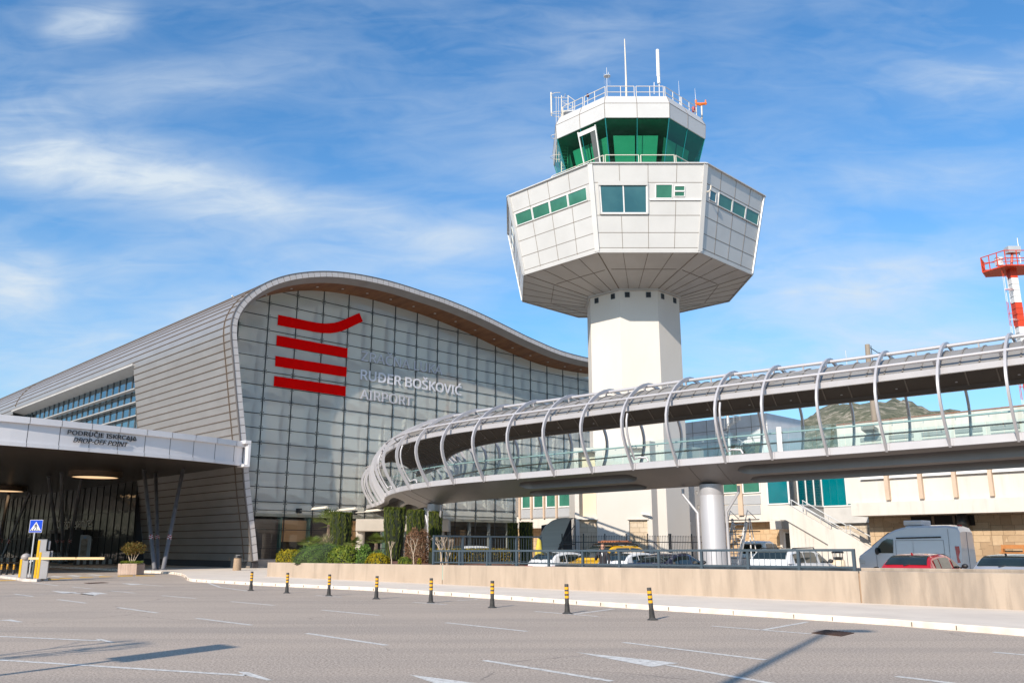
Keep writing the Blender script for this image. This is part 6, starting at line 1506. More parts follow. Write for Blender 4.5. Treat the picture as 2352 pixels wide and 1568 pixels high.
# ---- white pick-up
pu = yp(1690, 1300, 47.6); pu.z = 0; PU = thing('pickup_truck', 'white double cab pickup behind the mobile steps, right of the big column', 'pickup truck', pu+U*2.6, ANGU, 'parked cars behind the wall')
mb = MB(); body_loft([(2.6, .5, .95, .82), (2.5, .42, 1.08, .88), (1.6, .4, 1.15, .92), (.9, .4, 1.2, .93), (-.75, .4, 1.2, .93)], mb); build(mb, 'body', PW, PU, local=True, angle=30)
mb = MB(); rw = [(1.0, 1.18, .87), (.6, 1.6, .80), (.3, 1.95, .75), (.0, 2.03, .73), (-.5, 2.03, .73), (-.68, 1.95, .75), (-.75, 1.2, .87)]
mb.grid([[Vc(x, .88, 1.17), Vc(x, w+.01, max(1.18, z-.06)), Vc(x, w-.06, z), Vc(x, 0, z+.02), Vc(x, -w+.06, z), Vc(x, -w-.01, max(1.18, z-.06)), Vc(x, -.88, 1.17)] for x, z, w in rw]); build(mb, 'cab_roof', PW, PU, local=True, angle=30)
build(MB().poly(*[Vc(-.745, y, z) for y, z in ((-.62, 1.35), (.62, 1.35), (.56, 1.88), (-.56, 1.88))]), 'rear_window', M_CGL, PU, local=True).location.x = -.02
for s in (-1, 1):
    for xa, xb, xc in ((.78, .18, .50), (.10, -.60, .10)): build(MB().poly(*[Vc(x, s*(.885-.145*(z-1.2)/.8+.012), z) for x, z in ((xa, 1.28), (xb, 1.28), (xb, 1.88), (xc if xa > .5 else xa, 1.88))]), 'side_window', M_CGL, PU, local=True)
    build(MB().obox(Vc(-2.66, s*.80, .98), Vc(.03, 0, 0), Vc(0, .07, 0), Z*.16), 'tail_light', M_LTR, PU, local=True)
    build(MB().obox(Vc(-1.7, s*.90, .92), Vc(.95, 0, 0), Vc(0, .025, 0), Z*.28), 'bed_side', PW, PU, local=True, bevel=.02)
build(MB().obox(Vc(-1.7, 0, .66), Vc(.95, 0, 0), Vc(0, .88, 0), Z*.03), 'bed_floor', M_TRIM, PU, local=True)
build(MB().obox(Vc(-2.64, 0, .95), Vc(.025, 0, 0), Vc(0, .86, 0), Z*.25), 'tailgate', PW, PU, local=True, bevel=.02); build(MB().obox(Vc(-2.72, 0, .55), Vc(.06, 0, 0), Vc(0, .85, 0), Z*.09), 'rear_bumper', M_TRIM, PU, local=True)
wheels(PU, (1.75, -1.65), .93, .38)
# ---- wheeled access steps
sp0 = yp(1668, 1280, 45.2); sp0.z = 0; MS_ = thing('mobile_steps', 'white wheeled access steps with a tall handrail frame beside the bridge column', 'steps', sp0, ANGU)
m_ = MB(); a_, b_ = Vc(.2, 0, .25), Vc(1.55, 0, 3.0)
for s in (-.42, .42): m_.beam(a_+Vc(0, s, 0), b_+Vc(0, s, 0), .07, .16)
build(m_, 'stringers', M_MWH, MS_, local=True)
m_ = MB()
for i in range(11): c = a_.lerp(b_, (i+.5)/11); m_.obox(c, Vc(.13, 0, 0), Vc(0, .40, 0), Z*.02)
build(m_, 'treads', mat('tread_grey', (.42, .43, .44), .6), MS_, local=True)
m_ = MB()
for s in (-.52, .52): m_.tube([Vc(1.6, s, .2), Vc(1.6, s, 3.2)], .035, 6); m_.tube([Vc(2.4, s, .2), Vc(1.7, s, 3.2)], .03, 6); m_.tube([Vc(.2, s, .3), Vc(.2, s, 1.1), Vc(1.5, s, 3.6), Vc(2.3, s, 3.2)], .025, 6); m_.tube([Vc(.0, s, .22), Vc(2.5, s, .22)], .04, 6)
for z in (1.1, 2., 2.9): m_.tube([Vc(1.65, -.52, z), Vc(1.65, .52, z)], .025, 6); m_.tube([Vc(1.6, .52, z), Vc(2.4-(z-.2)*.233, .52, z)], .02, 5)
build(m_, 'frame', M_MWH, MS_, local=True)
m_ = MB()
for z in (1.15, 1.85, 2.5, 3.1): m_.beam(Vc(1.2, -1.35, z), Vc(1.2, .55, z), .04, .05)
build(m_, 'dark_cross_rails', M_TRIM, MS_, local=True)
for x in (.1, 2.4):
    for s in (-.5, .5): build(MB().tube([Vc(x, s-.04, .12), Vc(x, s+.04, .12)], .12, 12), 'castor', M_TYRE, MS_, local=True)
# litter bin by the stair foot and a white chair-like scooter shape omitted
p = onU(*q25(1560, 1300), 44.); p.z = 0
LB = thing('litter_bin', 'beige litter bin with a black hood below the outside stair', 'litter bin', p)
build(MB().lathe([(.30, 0), (.33, .05), (.33, 1.0), (.30, 1.05), (.05, 1.06)], n=18), 'bin_body', M_NICHE, LB, local=True, angle=40); m_ = MB()
for a in (0, 1, 2, 3): m_.tube([Vc(.25*math.cos(a*1.57), .25*math.sin(a*1.57), 1.04), Vc(.25*math.cos(a*1.57), .25*math.sin(a*1.57), 1.4)], .02, 5)
m_.lathe([(.30, 1.40), (.32, 1.43), (.2, 1.55), (0, 1.57)], n=16); m_.lathe([(.2, 1.06), (.22, 1.2), (0, 1.22)], n=12); build(m_, 'hood', M_TRIM, LB, local=True)
# ================================================================ the man on the phone
def skin_mesh(name, pts, edges, radii, mt, parent, root=0, sub=2):
    me = bpy.data.meshes.new(name); me.from_pydata(pts, edges, []); me.materials.append(mt)
    o = bpy.data.objects.new(name, me); C.objects.link(o)
    if parent: o.parent = parent
    sk = o.modifiers.new('skin', 'SKIN'); sk.use_smooth_shade = True
    for i, r_ in enumerate(radii): v_ = me.skin_vertices[0].data[i]; v_.radius = r_ if isinstance(r_, tuple) else (r_, r_)
    me.skin_vertices[0].data[root].use_root = True
    s_ = o.modifiers.new('sub', 'SUBSURF'); s_.levels = sub; s_.render_levels = sub; return o
mp_ = yp(1385, 1280, 34.7); mp_.z = .02
PE = thing('person', 'man in a dark jacket and sunglasses holding a phone to his ear behind the railing', 'person', mp_, R(-20))
M_SKIN = mat('skin', (.48, .25, .17), .55); M_COAT = mat('dark_jacket', (.022, .019, .024), .8, col2=(.03, .026, .03)); M_TROU = mat('dark_trousers', (.03, .03, .04), .85); M_HAIR = mat('brown_hair', (.075, .035, .018), .7)
# body (one surface): local -y is the way he faces
pts = [(0, 0, .95), (0, .01, 1.12), (0, .0, 1.30), (0, .0, 1.45), (0, -.005, 1.53), (.19, 0, 1.44), (.25, .02, 1.22), (.235, -.07, .99), (.235, -.11, .91), (-.19, 0, 1.44), (-.29, -.03, 1.19), (-.17, -.22, 1.38), (-.125, -.20, 1.47),
       (.10, 0, .90), (.115, -.01, .50), (.12, .02, .09), (.125, -.13, .045), (-.10, 0, .90), (-.115, -.01, .50), (-.12, .02, .09), (-.125, -.13, .045)]
edges = [(0, 1), (1, 2), (2, 3), (3, 4), (3, 5), (5, 6), (6, 7), (7, 8), (3, 9), (9, 10), (10, 11), (11, 12), (0, 13), (13, 14), (14, 15), (15, 16), (0, 17), (17, 18), (18, 19), (19, 20)]
rad = [(.165, .115), (.155, .11), (.18, .12), (.15, .10), .06, .075, .055, .042, .034, .075, .055, .042, .032, (.095, .10), .062, .045, (.045, .03), (.095, .10), .062, .045, (.045, .03)]
skin_mesh('body', pts, edges, rad, M_COAT, PE)
# head with a face
hd = MB(); rows = []
prof = [(1.535, .062, .07, 0), (1.56, .060, .068, -.005), (1.585, .060, .075, -.018), (1.61, .066, .088, -.02), (1.64, .071, .094, -.014), (1.68, .075, .098, -.008), (1.72, .077, .099, -.004), (1.76, .074, .097, 0), (1.79, .062, .083, .004), (1.812, .038, .052, .008), (1.82, .004, .006, .008)]
for z, rx, ry, oy in prof:
    row = []
    for k in range(24):
        a = k*2*math.pi/24; x, y = rx*math.cos(a), ry*math.sin(a)+oy; fr = max(0, -math.sin(a))
        nose = .026*math.exp(-((z-1.665)/.022)**2)*math.exp(-(x/.016)**2)*fr; brow = .006*math.exp(-((z-1.715)/.012)**2)*fr; eye = -.008*math.exp(-((z-1.695)/.012)**2)*math.exp(-((abs(x)-.032)/.016)**2)*fr
        mouth = .005*math.exp(-((z-1.625)/.010)**2)*math.exp(-(x/.028)**2)*fr; chin = .010*math.exp(-((z-1.585)/.016)**2)*math.exp(-(x/.03)**2)*fr
        row.append(Vc(x, y-nose-brow-eye-mouth-chin, z))
    rows.append(row)
hd.grid(rows, closeu=True); HEAD = build(hd, 'head', M_SKIN, PE, local=True, smooth=True)
m_ = MB()
for s in (-1, 1): m_.sphere(Vc(s*.079, .005, 1.675), .03, 8, 6, (.35, .6, 1))
build(m_, 'ears', M_SKIN, HEAD, local=True, smooth=True)
m_ = MB(); m_.sphere(Vc(0, -.104, 1.622), .022, 8, 4, (1., .3, .22)); build(m_, 'mouth', mat('lips', (.33, .11, .09), .5), HEAD, local=True, smooth=True)
hr_ = MB(); rows = []
for z, s_ in ((1.66, 1.04), (1.70, 1.06), (1.74, 1.08), (1.78, 1.10), (1.81, 1.12), (1.835, .95), (1.848, .5), (1.852, .02)):
    row = []
    for k in range(24):
        a = k*2*math.pi/24; rz_ = min(prof, key=lambda q: abs(q[0]-min(z, 1.80))); rx, ry = rz_[1]*s_, rz_[2]*s_
        if z > 1.80: rx, ry = .066*s_, .088*s_
        f_ = -math.sin(a); y = ry*math.sin(a)+.008
        if f_ > .35 and z < 1.755: rx *= .86; y = max(y, -.04)
        row.append(Vc(rx*math.cos(a), y, z+(.012*math.sin(5*a) if z > 1.8 else 0)))
    rows.append(row)
hr_.grid(rows, closeu=True); build(hr_, 'hair', M_HAIR, PE, local=True, smooth=True)
m_ = MB()
for s in (-1, 1): m_.sphere(Vc(s*.034, -.104, 1.694), .027, 10, 6, (1.05, .3, .8)); m_.tube([Vc(s*.062, -.088, 1.70), Vc(s*.08, .0, 1.695)], .004, 4)
m_.tube([Vc(-.012, -.108, 1.70), Vc(.012, -.108, 1.70)], .004, 4); build(m_, 'sunglasses', mat('sunglass_lens', (.03, .012, .008), .1), PE, local=True)
def hand(nm, wrist, d, pn, thumb):
    """d: finger direction, pn: palm normal, thumb: side the thumb leaves"""
    wrist, d, pn, thumb = Vector(wrist), Vector(d).normalized(), Vector(pn).normalized(), Vector(thumb).normalized(); P = [tuple(wrist), tuple(wrist+d*.045), tuple(wrist+d*.085)]; E_ = [(0, 1), (1, 2)]; Rr = [(.028, .018), (.038, .014), (.036, .012)]
    for k, ln in enumerate((.068, .078, .072, .056)):
        b0 = wrist+d*.082+thumb*(.028-.019*k); q1 = b0+d*ln*.45+pn*ln*.18; q2 = q1+d*ln*.25+pn*ln*.35; i = len(P); P += [tuple(b0), tuple(q1), tuple(q2)]; E_ += [(2, i), (i, i+1), (i+1, i+2)]; Rr += [.0095, .0085, .007]
    t0 = wrist+d*.025+thumb*.032; t1 = t0+d*.035+thumb*.018+pn*.012; t2 = t1+d*.03+pn*.012; i = len(P); P += [tuple(t0), tuple(t1), tuple(t2)]; E_ += [(1, i), (i, i+1), (i+1, i+2)]; Rr += [.012, .010, .008]
    return skin_mesh(nm, P, E_, Rr, M_SKIN, PE, 0, 1)
hand('phone_hand', (-.122, -.19, 1.485), (.12, .25, 1), (1, .1, -.1), (.1, -1, .3)); hand('hand', (.235, -.115, .895), (0, -.25, -1), (-1, 0, 0), (0, -1, 0))
m_ = MB(); m_.obox(Vc(-.098, -.10, 1.60), Vc(.006, 0, 0), Vc(0, .034, .012), Vc(0, -.04, .066)); build(m_, 'phone', M_TRIM, PE, local=True)
m_ = MB(); m_.poly(Vc(-.035, -.115, 1.47), Vc(.035, -.115, 1.47), Vc(.0, -.132, 1.33)); build(m_, 'shirt_front', M_WHF, PE, local=True)
m_ = MB()
for s in (-1, 1): m_.prism([Vc(s*.02, -.128, 1.31), Vc(s*.075, -.105, 1.44), Vc(s*.055, -.075, 1.50), Vc(s*.035, -.10, 1.46)], Vc(0, -.012, 0))
build(m_, 'lapels', M_TROU, PE, local=True)
# ================================================================ planting
L_CYP = leaf('cypress_green', (.045, .070, .010), (.125, .145, .018), 5., (.22, .18, .03)); L_GRN = leaf('mound_green', (.085, .165, .030), (.17, .27, .05), 4.)
L_YEL = leaf('yellow_leaf', (.20, .19, .012), (.48, .36, .012), 6.); L_LIM = leaf('laurel_leaf', (.075, .13, .016), (.24, .27, .03), 5.); L_BRN = leaf('brown_leaf', (.13, .065, .035), (.26, .14, .075), 6.)
L_HDG = leaf('mottled_leaf', (.07, .085, .01), (.36, .23, .02), 7.); L_PLM = leaf('palm_green', (.09, .13, .02), (.24, .28, .06), 2.); L_RED = leaf('bronze_leaf', (.09, .11, .02), (.24, .12, .03), 9.)
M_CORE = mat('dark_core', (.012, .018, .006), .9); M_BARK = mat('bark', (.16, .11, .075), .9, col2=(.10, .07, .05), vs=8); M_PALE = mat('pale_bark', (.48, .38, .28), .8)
def leafquad(mb, p, n_, up, l, w):
    """one leaf: a bent diamond"""
    t = up-n_*up.dot(n_)*.5; t.normalize(); s = t.cross(n_)
    if s.length < .01: s = Vc(1, 0, 0)
    s.normalize(); mb.add([p, p+t*l*.5+s*w*.5, p+t*l+n_*l*.15, p+t*l*.5-s*w*.5], [(0, 1, 2, 3)])
def rnd(a=1.): return (random.random()*2-1)*a
def plant(name, label, cat, loc, group=None): return thing(name, label, cat, loc, 0, group)
def cypress(xl, xr, yt, Y, zb, label, taper=.72, n=2600):
    a, b_ = yp(xl, yt, Y), yp(xr, yt, Y); r_ = (b_.x-a.x)/2; c = Vc((a.x+b_.x)/2, Y, zb); h = a.z-zb
    o = plant('clipped_cypress', label, 'shrub', c, 'clipped column cypresses')
    rad = lambda t: r_*(taper+(1-taper)*min(1, t*1.6)**.8)*(1 if t < .97 else .96)
    mb = MB(); rows = []
    for i in range(9):
        t = .06+.94*i/8; rows.append([c+Vc(math.cos(k*math.pi/8)*rad(t)*.93, math.sin(k*math.pi/8)*rad(t)*.93, h*t-.03) for k in range(16)])
    mb.grid(rows, closeu=True); mb.add(rows[-1], [range(16)]); mb.add(rows[0], [range(16)]); mb.k = 1
    for i in range(n):
        t = random.random(); ang = random.random()*2*math.pi
        if i % 5 == 0: q = random.random()**.5*rad(1); p = c+Vc(math.cos(ang)*q, math.sin(ang)*q, h-.06+rnd(.03)); leafquad(mb, p, Vc(rnd(.4), rnd(.4), 1).normalized(), Vc(rnd(), rnd(), 1.2), .10+.06*random.random(), .05)
        else:
            g_ = .93+.07*math.sin(ang*11+math.sin(t*9))+rnd(.04); p = c+Vc(math.cos(ang)*rad(t)*g_, math.sin(ang)*rad(t)*g_, .05+h*t*.95)
            leafquad(mb, p, Vc(math.cos(ang), math.sin(ang), .1), Vc(rnd(.25), rnd(.25), 1), .16+.14*random.random(), .045)
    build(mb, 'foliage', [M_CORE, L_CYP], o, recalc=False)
    build(MB().tube([c-Z*.05, c+Z*h*.2], [.11, .09], 8), 'trunk', M_BARK, o); return o
BZ = .9
cypress(760.7, 810, 1178.3, 55., BZ, 'clipped column cypress left of the bridge end, behind the green mound'); cypress(882.7, 932, 1167.4, 50., BZ, 'tallest clipped cypress, narrowing to its foot in front of the bridge end', .55)
cypress(935, 976, 1172.5, 54.5, BZ, 'clipped cypress rising behind the brown hedge under the bridge'); cypress(984.7, 1016.3, 1175.5, 57., BZ, 'slim clipped cypress beside the bridge column, behind the taller railing')
cypress(1165.5, 1190, 1202, 66, .1, 'dark shaded clipped cypress left of the office wing corner', .95); cypress(1192, 1224, 1200, 66.8, .1, 'squat sunlit clipped cypress in front of the office wing', .95)
def bush(name, label, xl, xr, yt, Y, zb, mt, cat='bush', n=1800, ls=.09, lw=.06, box=0., dep=1., twigs=False, group=None):
    a, b_ = yp(xl, yt, Y), yp(xr, yt, Y); rx = (b_.x-a.x)/2; c = Vc((a.x+b_.x)/2, Y, zb); h = a.z-zb; ry = rx*dep
    o = plant(name, label, cat, c, group); mb = MB(); e = 2+box*4
    ph = [random.random()*6 for _ in range(6)]
    def surf(th, ph_):
        d = Vc(math.cos(ph_)*math.cos(th), math.cos(ph_)*math.sin(th), math.sin(ph_)); k = (abs(d.x)**e+abs(d.y)**e+abs(d.z)**e)**(-1/e)
        w = 1+.06*math.sin(3*th+ph[0])+.05*math.sin(5*th+4*ph_+ph[1])+.035*math.sin(9*th-6*ph_+ph[2])
        return d, Vc(d.x*rx, d.y*ry, d.z*h)*k*w
    rows = [[c+surf(k*math.pi/10, j_*math.pi/2/6*.999)[1]*.92-Z*.02 for k in range(20)] for j_ in range(7)]
    if not twigs: mb.grid(rows, closeu=True)
    mb.k = 1
    for i in range(n):
        th = random.random()*2*math.pi; p_ = math.asin(random.random()) ; d, s_ = surf(th, p_); f = 1-(.35*random.random()**2 if twigs else .1*random.random())
        leafquad(mb, c+s_*f, (d+Vc(rnd(.5), rnd(.5), rnd(.5))).normalized(), Vc(rnd(), rnd(), .7), ls*(.7+.6*random.random()), lw)
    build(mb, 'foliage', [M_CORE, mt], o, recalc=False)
    if twigs:
        tb = MB()
        for i in range(26):
            x = rnd(rx*.7); y = rnd(ry*.6); q = Vc(x*1.25, y*1.25, h*(.6+.35*random.random())); tb.tube([c+Vc(x*.45, y*.4, 0), c+Vc(x*.8, y*.8, h*.35), c+q], [.03, .02, .008], 5)
        build(tb, 'stems', M_PALE, o)
    return o
bush('mound_shrub', 'large smooth clipped green mound shrub at the front of the garden', 676, 815, 1247.5, 47.6, .84, L_GRN, 'shrub', 9000, .035, .024, 0.05, 1.0)
bush('laurel_bush', 'mid green rounded bush at the right foot of the green mound', 757, 829, 1256.5, 46.0, .84, L_LIM, 'bush', 1700, .12, .08, .15, .8); bush('laurel_bush', 'small dark green rounded bush beside the lighter laurel bush', 822, 853, 1255, 45.6, .84, L_GRN, 'bush', 900, .12, .08, .25, .9)
bush('yellow_shrub', 'golden yellow low shrub at the left end of the garden wall', 636, 697, 1263.5, 49.0, .84, L_YEL, 'shrub', 2000, .08, .05, .25, .6); bush('yellow_shrub', 'golden yellow shrub between the laurel bush and the tallest cypress', 841, 897, 1271.5, 44.4, .84, L_YEL, 'shrub', 1500, .08, .05, .05, .6); bush('yellow_shrub', 'small lime yellow shrub at the foot of the brown hedge', 914, 947, 1279.5, 42.6, .82, L_LIM, 'shrub', 600, .07, .05, .05, .6); bush('yellow_shrub', 'tiny yellow tuft in the red mulch near the railing', 958, 968, 1282, 41.8, .82, L_YEL, 'shrub', 160, .06, .04)
bush('brown_hedge', 'clipped brown twiggy hedge with pale bare stems left of the railing', 931, 988, 1219.5, 44.6, .86, L_BRN, 'hedge', 4200, .08, .05, .55, .8, True)
bush('mossy_shrub', 'flat grey green shrub low on the lawn behind the yellow shrub', 848, 885, 1262, 50, .9, L_GRN, 'shrub', 500, .06, .04, .1, 1)
# long mottled hedge behind the taller railing
h0, h1 = yp(1012, 1260, 43.0), yp(1176, 1260, 47.2); hd_ = Vc(h1.x-h0.x, h1.y-h0.y, 0); hl_ = hd_.length; hd_.normalize(); hn_ = Vc(-hd_.y, hd_.x, 0)
HG = thing('mottled_hedge', 'long low box hedge with green and yellow leaves behind the taller railing', 'hedge', Vc(h0.x, h0.y, 0)); mb = MB(); ht = 1.52
mb.obox(Vc(h0.x, h0.y, 0)+hd_*hl_/2+hn_*.45+Z*ht/2, hd_*hl_/2, hn_*.38, Z*(ht/2-.06)); mb.k = 1
for i in range(4200):
    t = random.random()*hl_; f_ = random.random()
    if f_ < .5: p = Vc(h0.x, h0.y, .1+random.random()*(ht-.1))+hd_*t+hn_*(.04+rnd(.05)); n_ = -hn_
    else: p = Vc(h0.x, h0.y, ht+rnd(.05))+hd_*t+hn_*(.45+rnd(.42)); n_ = Z
    leafquad(mb, p, (n_+Vc(rnd(.6), rnd(.6), rnd(.6))).normalized(), Vc(rnd(), rnd(), .8), .11, .08)
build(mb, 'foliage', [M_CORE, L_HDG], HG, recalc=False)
def bare(label, x, y0, y1, Y, zb, n, spread):
    c = yp(x, y0, Y); c.z = zb; h = yp(x, y1, Y).z-zb; o = plant('bare_shrub', label, 'shrub', c, 'leafless pale shrubs'); tb = MB()
    def grow(p, d, l, r_, k):
        q = p+d*l; m_ = p.lerp(q, .5)+Vc(rnd(.05), rnd(.05), 0)*l; tb.tube([p, m_, q], [r_, r_*.85, r_*.7], 5)
        if k > 0:
            for j_ in range(2 if k > 1 else 3): grow(q, (d+Vc(rnd(.7), rnd(.5), .25+rnd(.3))).normalized(), l*.68, r_*.62, k-1)
    for i in range(n): grow(c+Vc(rnd(.15), rnd(.1), 0), Vc(rnd(spread), rnd(spread*.6), 1).normalized(), h*.42, .035, 3)
    build(tb, 'branches', M_PALE, o); return o
bare('leafless pale shrub in front of the brown hedge beside the railing', 957, 1288, 1236, 42.2, .82, 1, .15); bare('leafless pale shrub seen through the left end of the taller railing', 1012, 1288, 1228, 41.8, .8, 3, .35); bare('leafless pale shrub next to the taller railing, right of the first bars', 1026, 1288, 1236, 42.6, .8, 3, .3); bare('single bare pale twig in front of the tallest cypress', 897, 1286, 1242, 43.6, .84, 1, .2)
def palm(label, x, y, Y, zb, r_, trunk=0., n=15, name='fan_palm', mt=L_PLM, up=.5):
    c = yp(x, y, Y); g_ = Vc(c.x, Y, zb); o = plant(name, label, 'palm' if name == 'fan_palm' else 'grass plant', g_); mb = MB()
    for i in range(n):
        a = i*2.4; el = up+rnd(.35)+.35*(i % 3-1); d = Vc(math.cos(a)*math.cos(el), math.sin(a)*math.cos(el), math.sin(el)); q = c+d*r_*.5; s = d.cross(Z).normalized(); u_ = s.cross(d)
        mb.tube([c-Z*.05, q], [.02, .012], 4)
        if name == 'fan_palm':
            for k in range(11):
                b_ = (k-5)/5*1.15; dd = (d*math.cos(b_)+s*math.sin(b_)); e_ = q+dd*r_*.62-Z*r_*.10*abs(b_); w_ = u_*.0+s*math.cos(b_)*.03-d*math.sin(b_)*.03; mb.add([q, q.lerp(e_, .55)+w_, e_, q.lerp(e_, .55)-w_], [(0, 1, 2, 3)])
        else:
            e_ = c+d*r_+Vc(0, 0, -.12*r_); m_ = c.lerp(e_, .55)+Z*r_*.14; mb.add([c-s*.025, c+s*.025, m_+s*.02, m_-s*.02], [(0, 1, 2, 3)]); mb.add([m_-s*.02, m_+s*.02, e_], [(0, 1, 2)])
    build(mb, 'fronds', mt, o, recalc=False)
    build(MB().tube([g_, c], [.16, .12] if trunk else [.10, .06], 8), 'trunk', M_BARK, o); return o
palm('tall fan palm showing behind the left edge of a clipped cypress', 756, 1204, 56.5, .9, 1.25, 1); palm('low fan palm beside the glass front, above the yellow shrub', 714, 1254, 51, .9, .85, 0, 13); palm('small fan palm on a short trunk in front of the porch', 864.5, 1247, 52, .9, .72, 1, 14); palm('low fan palm fronds right of the clipped cypress', 812, 1254, 52, .9, .7, 0, 11)
palm('pale spiky grass clump with pink plumes behind the mound', 748, 1257, 53, .9, 1.05, 0, 60, 'plume_grass', leaf('plume_leaf', (.20, .22, .07), (.48, .40, .26), 3.), .95)
lw_ = MB(); lw_.poly(*[Vc(p.x, p.y, z) for p, z in ((W1+WN*6+WD*1, .5), (W1+WN*6+WD*12, .86), (W1+WN*15+WD*14, .55), (W1+WN*15+WD*3, .3))]); struct(lw_, 'lawn', mat('lawn_green', (.07, .11, .025), .95, col2=(.12, .15, .04), vs=6, bm=.6, bs=60))
# ================================================================ planter and litter bin
gpn = gp(300, 1319.5); PT = thing('stone_planter', 'weathered stone planter box holding a small round headed shrub, beside the canopy columns', 'planter', gpn, R(-14))
m_ = MB(); rows = []
for x in [-.68+1.36*i/36 for i in range(37)]:
    d = .02 if (int((x+.68)/.1133) % 3 == 2) else 0
    rows.append([Vc(x, -.36+d, .03), Vc(x, -.40+d, .64), Vc(x, -.40, .69)])
m_.grid(rows); m_.poly(Vc(-.68, -.36, .03), Vc(-.68, -.40, .69), Vc(-.68, .40, .69), Vc(-.68, .36, .03)); m_.poly(Vc(.68, -.36, .03), Vc(.68, -.40, .69), Vc(.68, .40, .69), Vc(.68, .36, .03)); m_.poly(Vc(-.68, .36, .03), Vc(.68, .36, .03), Vc(.68, .40, .69), Vc(-.68, .40, .69)); m_.poly(*[Vc(x, y, .6) for x, y in ((-.66, -.38), (.66, -.38), (.66, .38), (-.66, .38))])
for a in ((-.66, -.39, .66, -.33), (-.66, .33, .66, .39), (-.68, -.39, -.62, .39), (.62, -.39, .68, .39)): m_.box((a[0], a[1], .62), (a[2], a[3], .70))
build(m_, 'box', mat('planter_stone', (.47, .36, .29), .9, col2=(.36, .26, .21), vs=3, stretch=(1, 1, .5), bm=.2, bs=30, grime=.5), PT, local=True)
SHB = thing('potted_shrub', 'small round headed shrub with bronze green leaves growing in the stone planter', 'shrub', gpn+Z*.6); mb = MB()
for i in range(1700):
    a = random.random()*6.283; b_ = math.asin(rnd(1.)); r_ = random.random()**.33; lump = 1+.16*math.sin(3*a+1)+.12*math.sin(7*a+5*b_); p = Vc(math.cos(a)*math.cos(b_)*.74*r_*lump, math.sin(a)*math.cos(b_)*.6*r_*lump, .98+math.sin(b_)*.40*r_*lump)
    leafquad(mb, p, Vc(rnd(), rnd(), 1).normalized(), Vc(rnd(), rnd(), .6), .085, .055)
build(mb, 'foliage', L_RED, SHB, local=True, recalc=False); mb = MB()
for i in range(900): p = Vc(rnd(.62), rnd(.34), .05+.18*random.random()); leafquad(mb, p, Vc(rnd(), rnd(), 1).normalized(), Vc(rnd(), rnd(), .8), .07, .045)
build(mb, 'undergrowth', L_LIM, SHB, local=True, recalc=False); tb = MB()
for dx in (-.22, -.05, .1, .28): tb.tube([Vc(dx*.3, 0, .05), Vc(dx*.8, rnd(.05), .4), Vc(dx*1.7, rnd(.1), .85)], [.035, .028, .015], 6)
build(tb, 'stems', M_PALE, SHB, local=True)
b0_ = gp(544, 1309.3, KH); LB2 = thing('litter_bin', 'round pebbled litter bin with a black top standing on the pavement by the terminal corner', 'litter bin', b0_)
LB2['label'] = 'round pebbled litter bin with a black top near the terminal corner'
build(MB().lathe([(.27, 0), (.285, .04), (.25, .82), (.24, .86), (.02, .87)], n=20), 'bin_body', mat('exposed_aggregate', (.42, .31, .21), .95, col2=(.26, .18, .12), vs=30, bm=.5, bs=50), LB2, local=True, angle=40)
m_ = MB().lathe([(.27, .84), (.30, .88), (.27, .96), (.12, 1.0), (0, 1.01)], n=20); build(m_, 'bin_lid', M_TRIM, LB2, local=True, angle=30); build(MB().lathe([(.16, 1.0), (.17, 1.05), (.10, 1.06), (0, 1.03)], n=14), 'ashtray', M_ALLOY, LB2, local=True)
# ================================================================ car park barrier
e5 = lambda x, y: (x*.15, 1110.6+y*.15)
M_CAB = mat('barrier_cabinet', (.46, .44, .43), .4, .1, col2=(.42, .40, .39), vs=1); M_YST = mat('yellow_edge', (.86, .48, .01), .45)
isl = [gp(*e5(*p)) for p in ((260, 1470), (340, 1492), (560, 1498), (735, 1478), (720, 1440), (430, 1422), (0, 1425), (0, 1440))]
struct(MB().prism([Vc(p.x, p.y, 0) for p in isl], Z*.12), 'traffic_island', mat('white_kerb', (.66, .61, .56), .8, col2=(.45, .40, .36), vs=2))
def cabinet(x, y, h, w_, label):
    p = gp(*e5(x, y), .12); o = thing('barrier_cabinet', label, 'barrier cabinet', p, R(24)); a, d = w_/2, .21
    m_ = MB(); m_.box((-a, -d, 0), (a, d, h-.03)); m_.box((-a-.01, -d-.01, h-.03), (a+.01, d+.01, h)); build(m_, 'cabinet', M_CAB, o, local=True, bevel=.02)
    build(MB().box((-a-.012, -d-.012, .02), (-a+.10, -d+.05, h-.05)), 'yellow_edge', M_YST, o, local=True, bevel=.015); return o
tallc = cabinet(588, 1446, 1.98, .40, 'tall grey barrier cabinet with a yellow edge behind the shorter one'); o = cabinet(640, 1452, 1.38, .46, 'shorter grey barrier cabinet with a yellow edge in front of the tall one')
for q, z in ((tallc, 1.45), (o, .95)): build(MB().box((.27, -.12, z), (.36, .18, z+.45)), 'boom_bracket', mat('bracket_grey', (.22, .22, .235), .5), q, local=True)
bp0 = yp(*e5(440, 1141), 45.2); bp1 = yp(240, 1281.5, 45.2); BMm = thing('barrier_boom', 'long cream yellow barrier boom lowered across the drop off lane', 'barrier', Vc(bp0.x, bp0.y, 0))
build(MB().beam(bp0, bp1, .05, .115), 'boom', mat('boom_cream', (.72, .52, .26), .5), BMm); m_ = MB()
for t in (.62, .63): c = bp0.lerp(bp1, t); m_.beam(c-Vc(.02, .03, -.03), c+Vc(.02, -.03, .03), .01, .03)
build(m_, 'reflector', M_TRIM, BMm); m_ = MB(); m_.beam(Vc(bp0.x+.3, bp0.y, .0), Vc(bp0.x+.3, bp0.y, bp0.z-.06), .08, .08); build(m_, 'boom_support', M_STEEL, BMm)
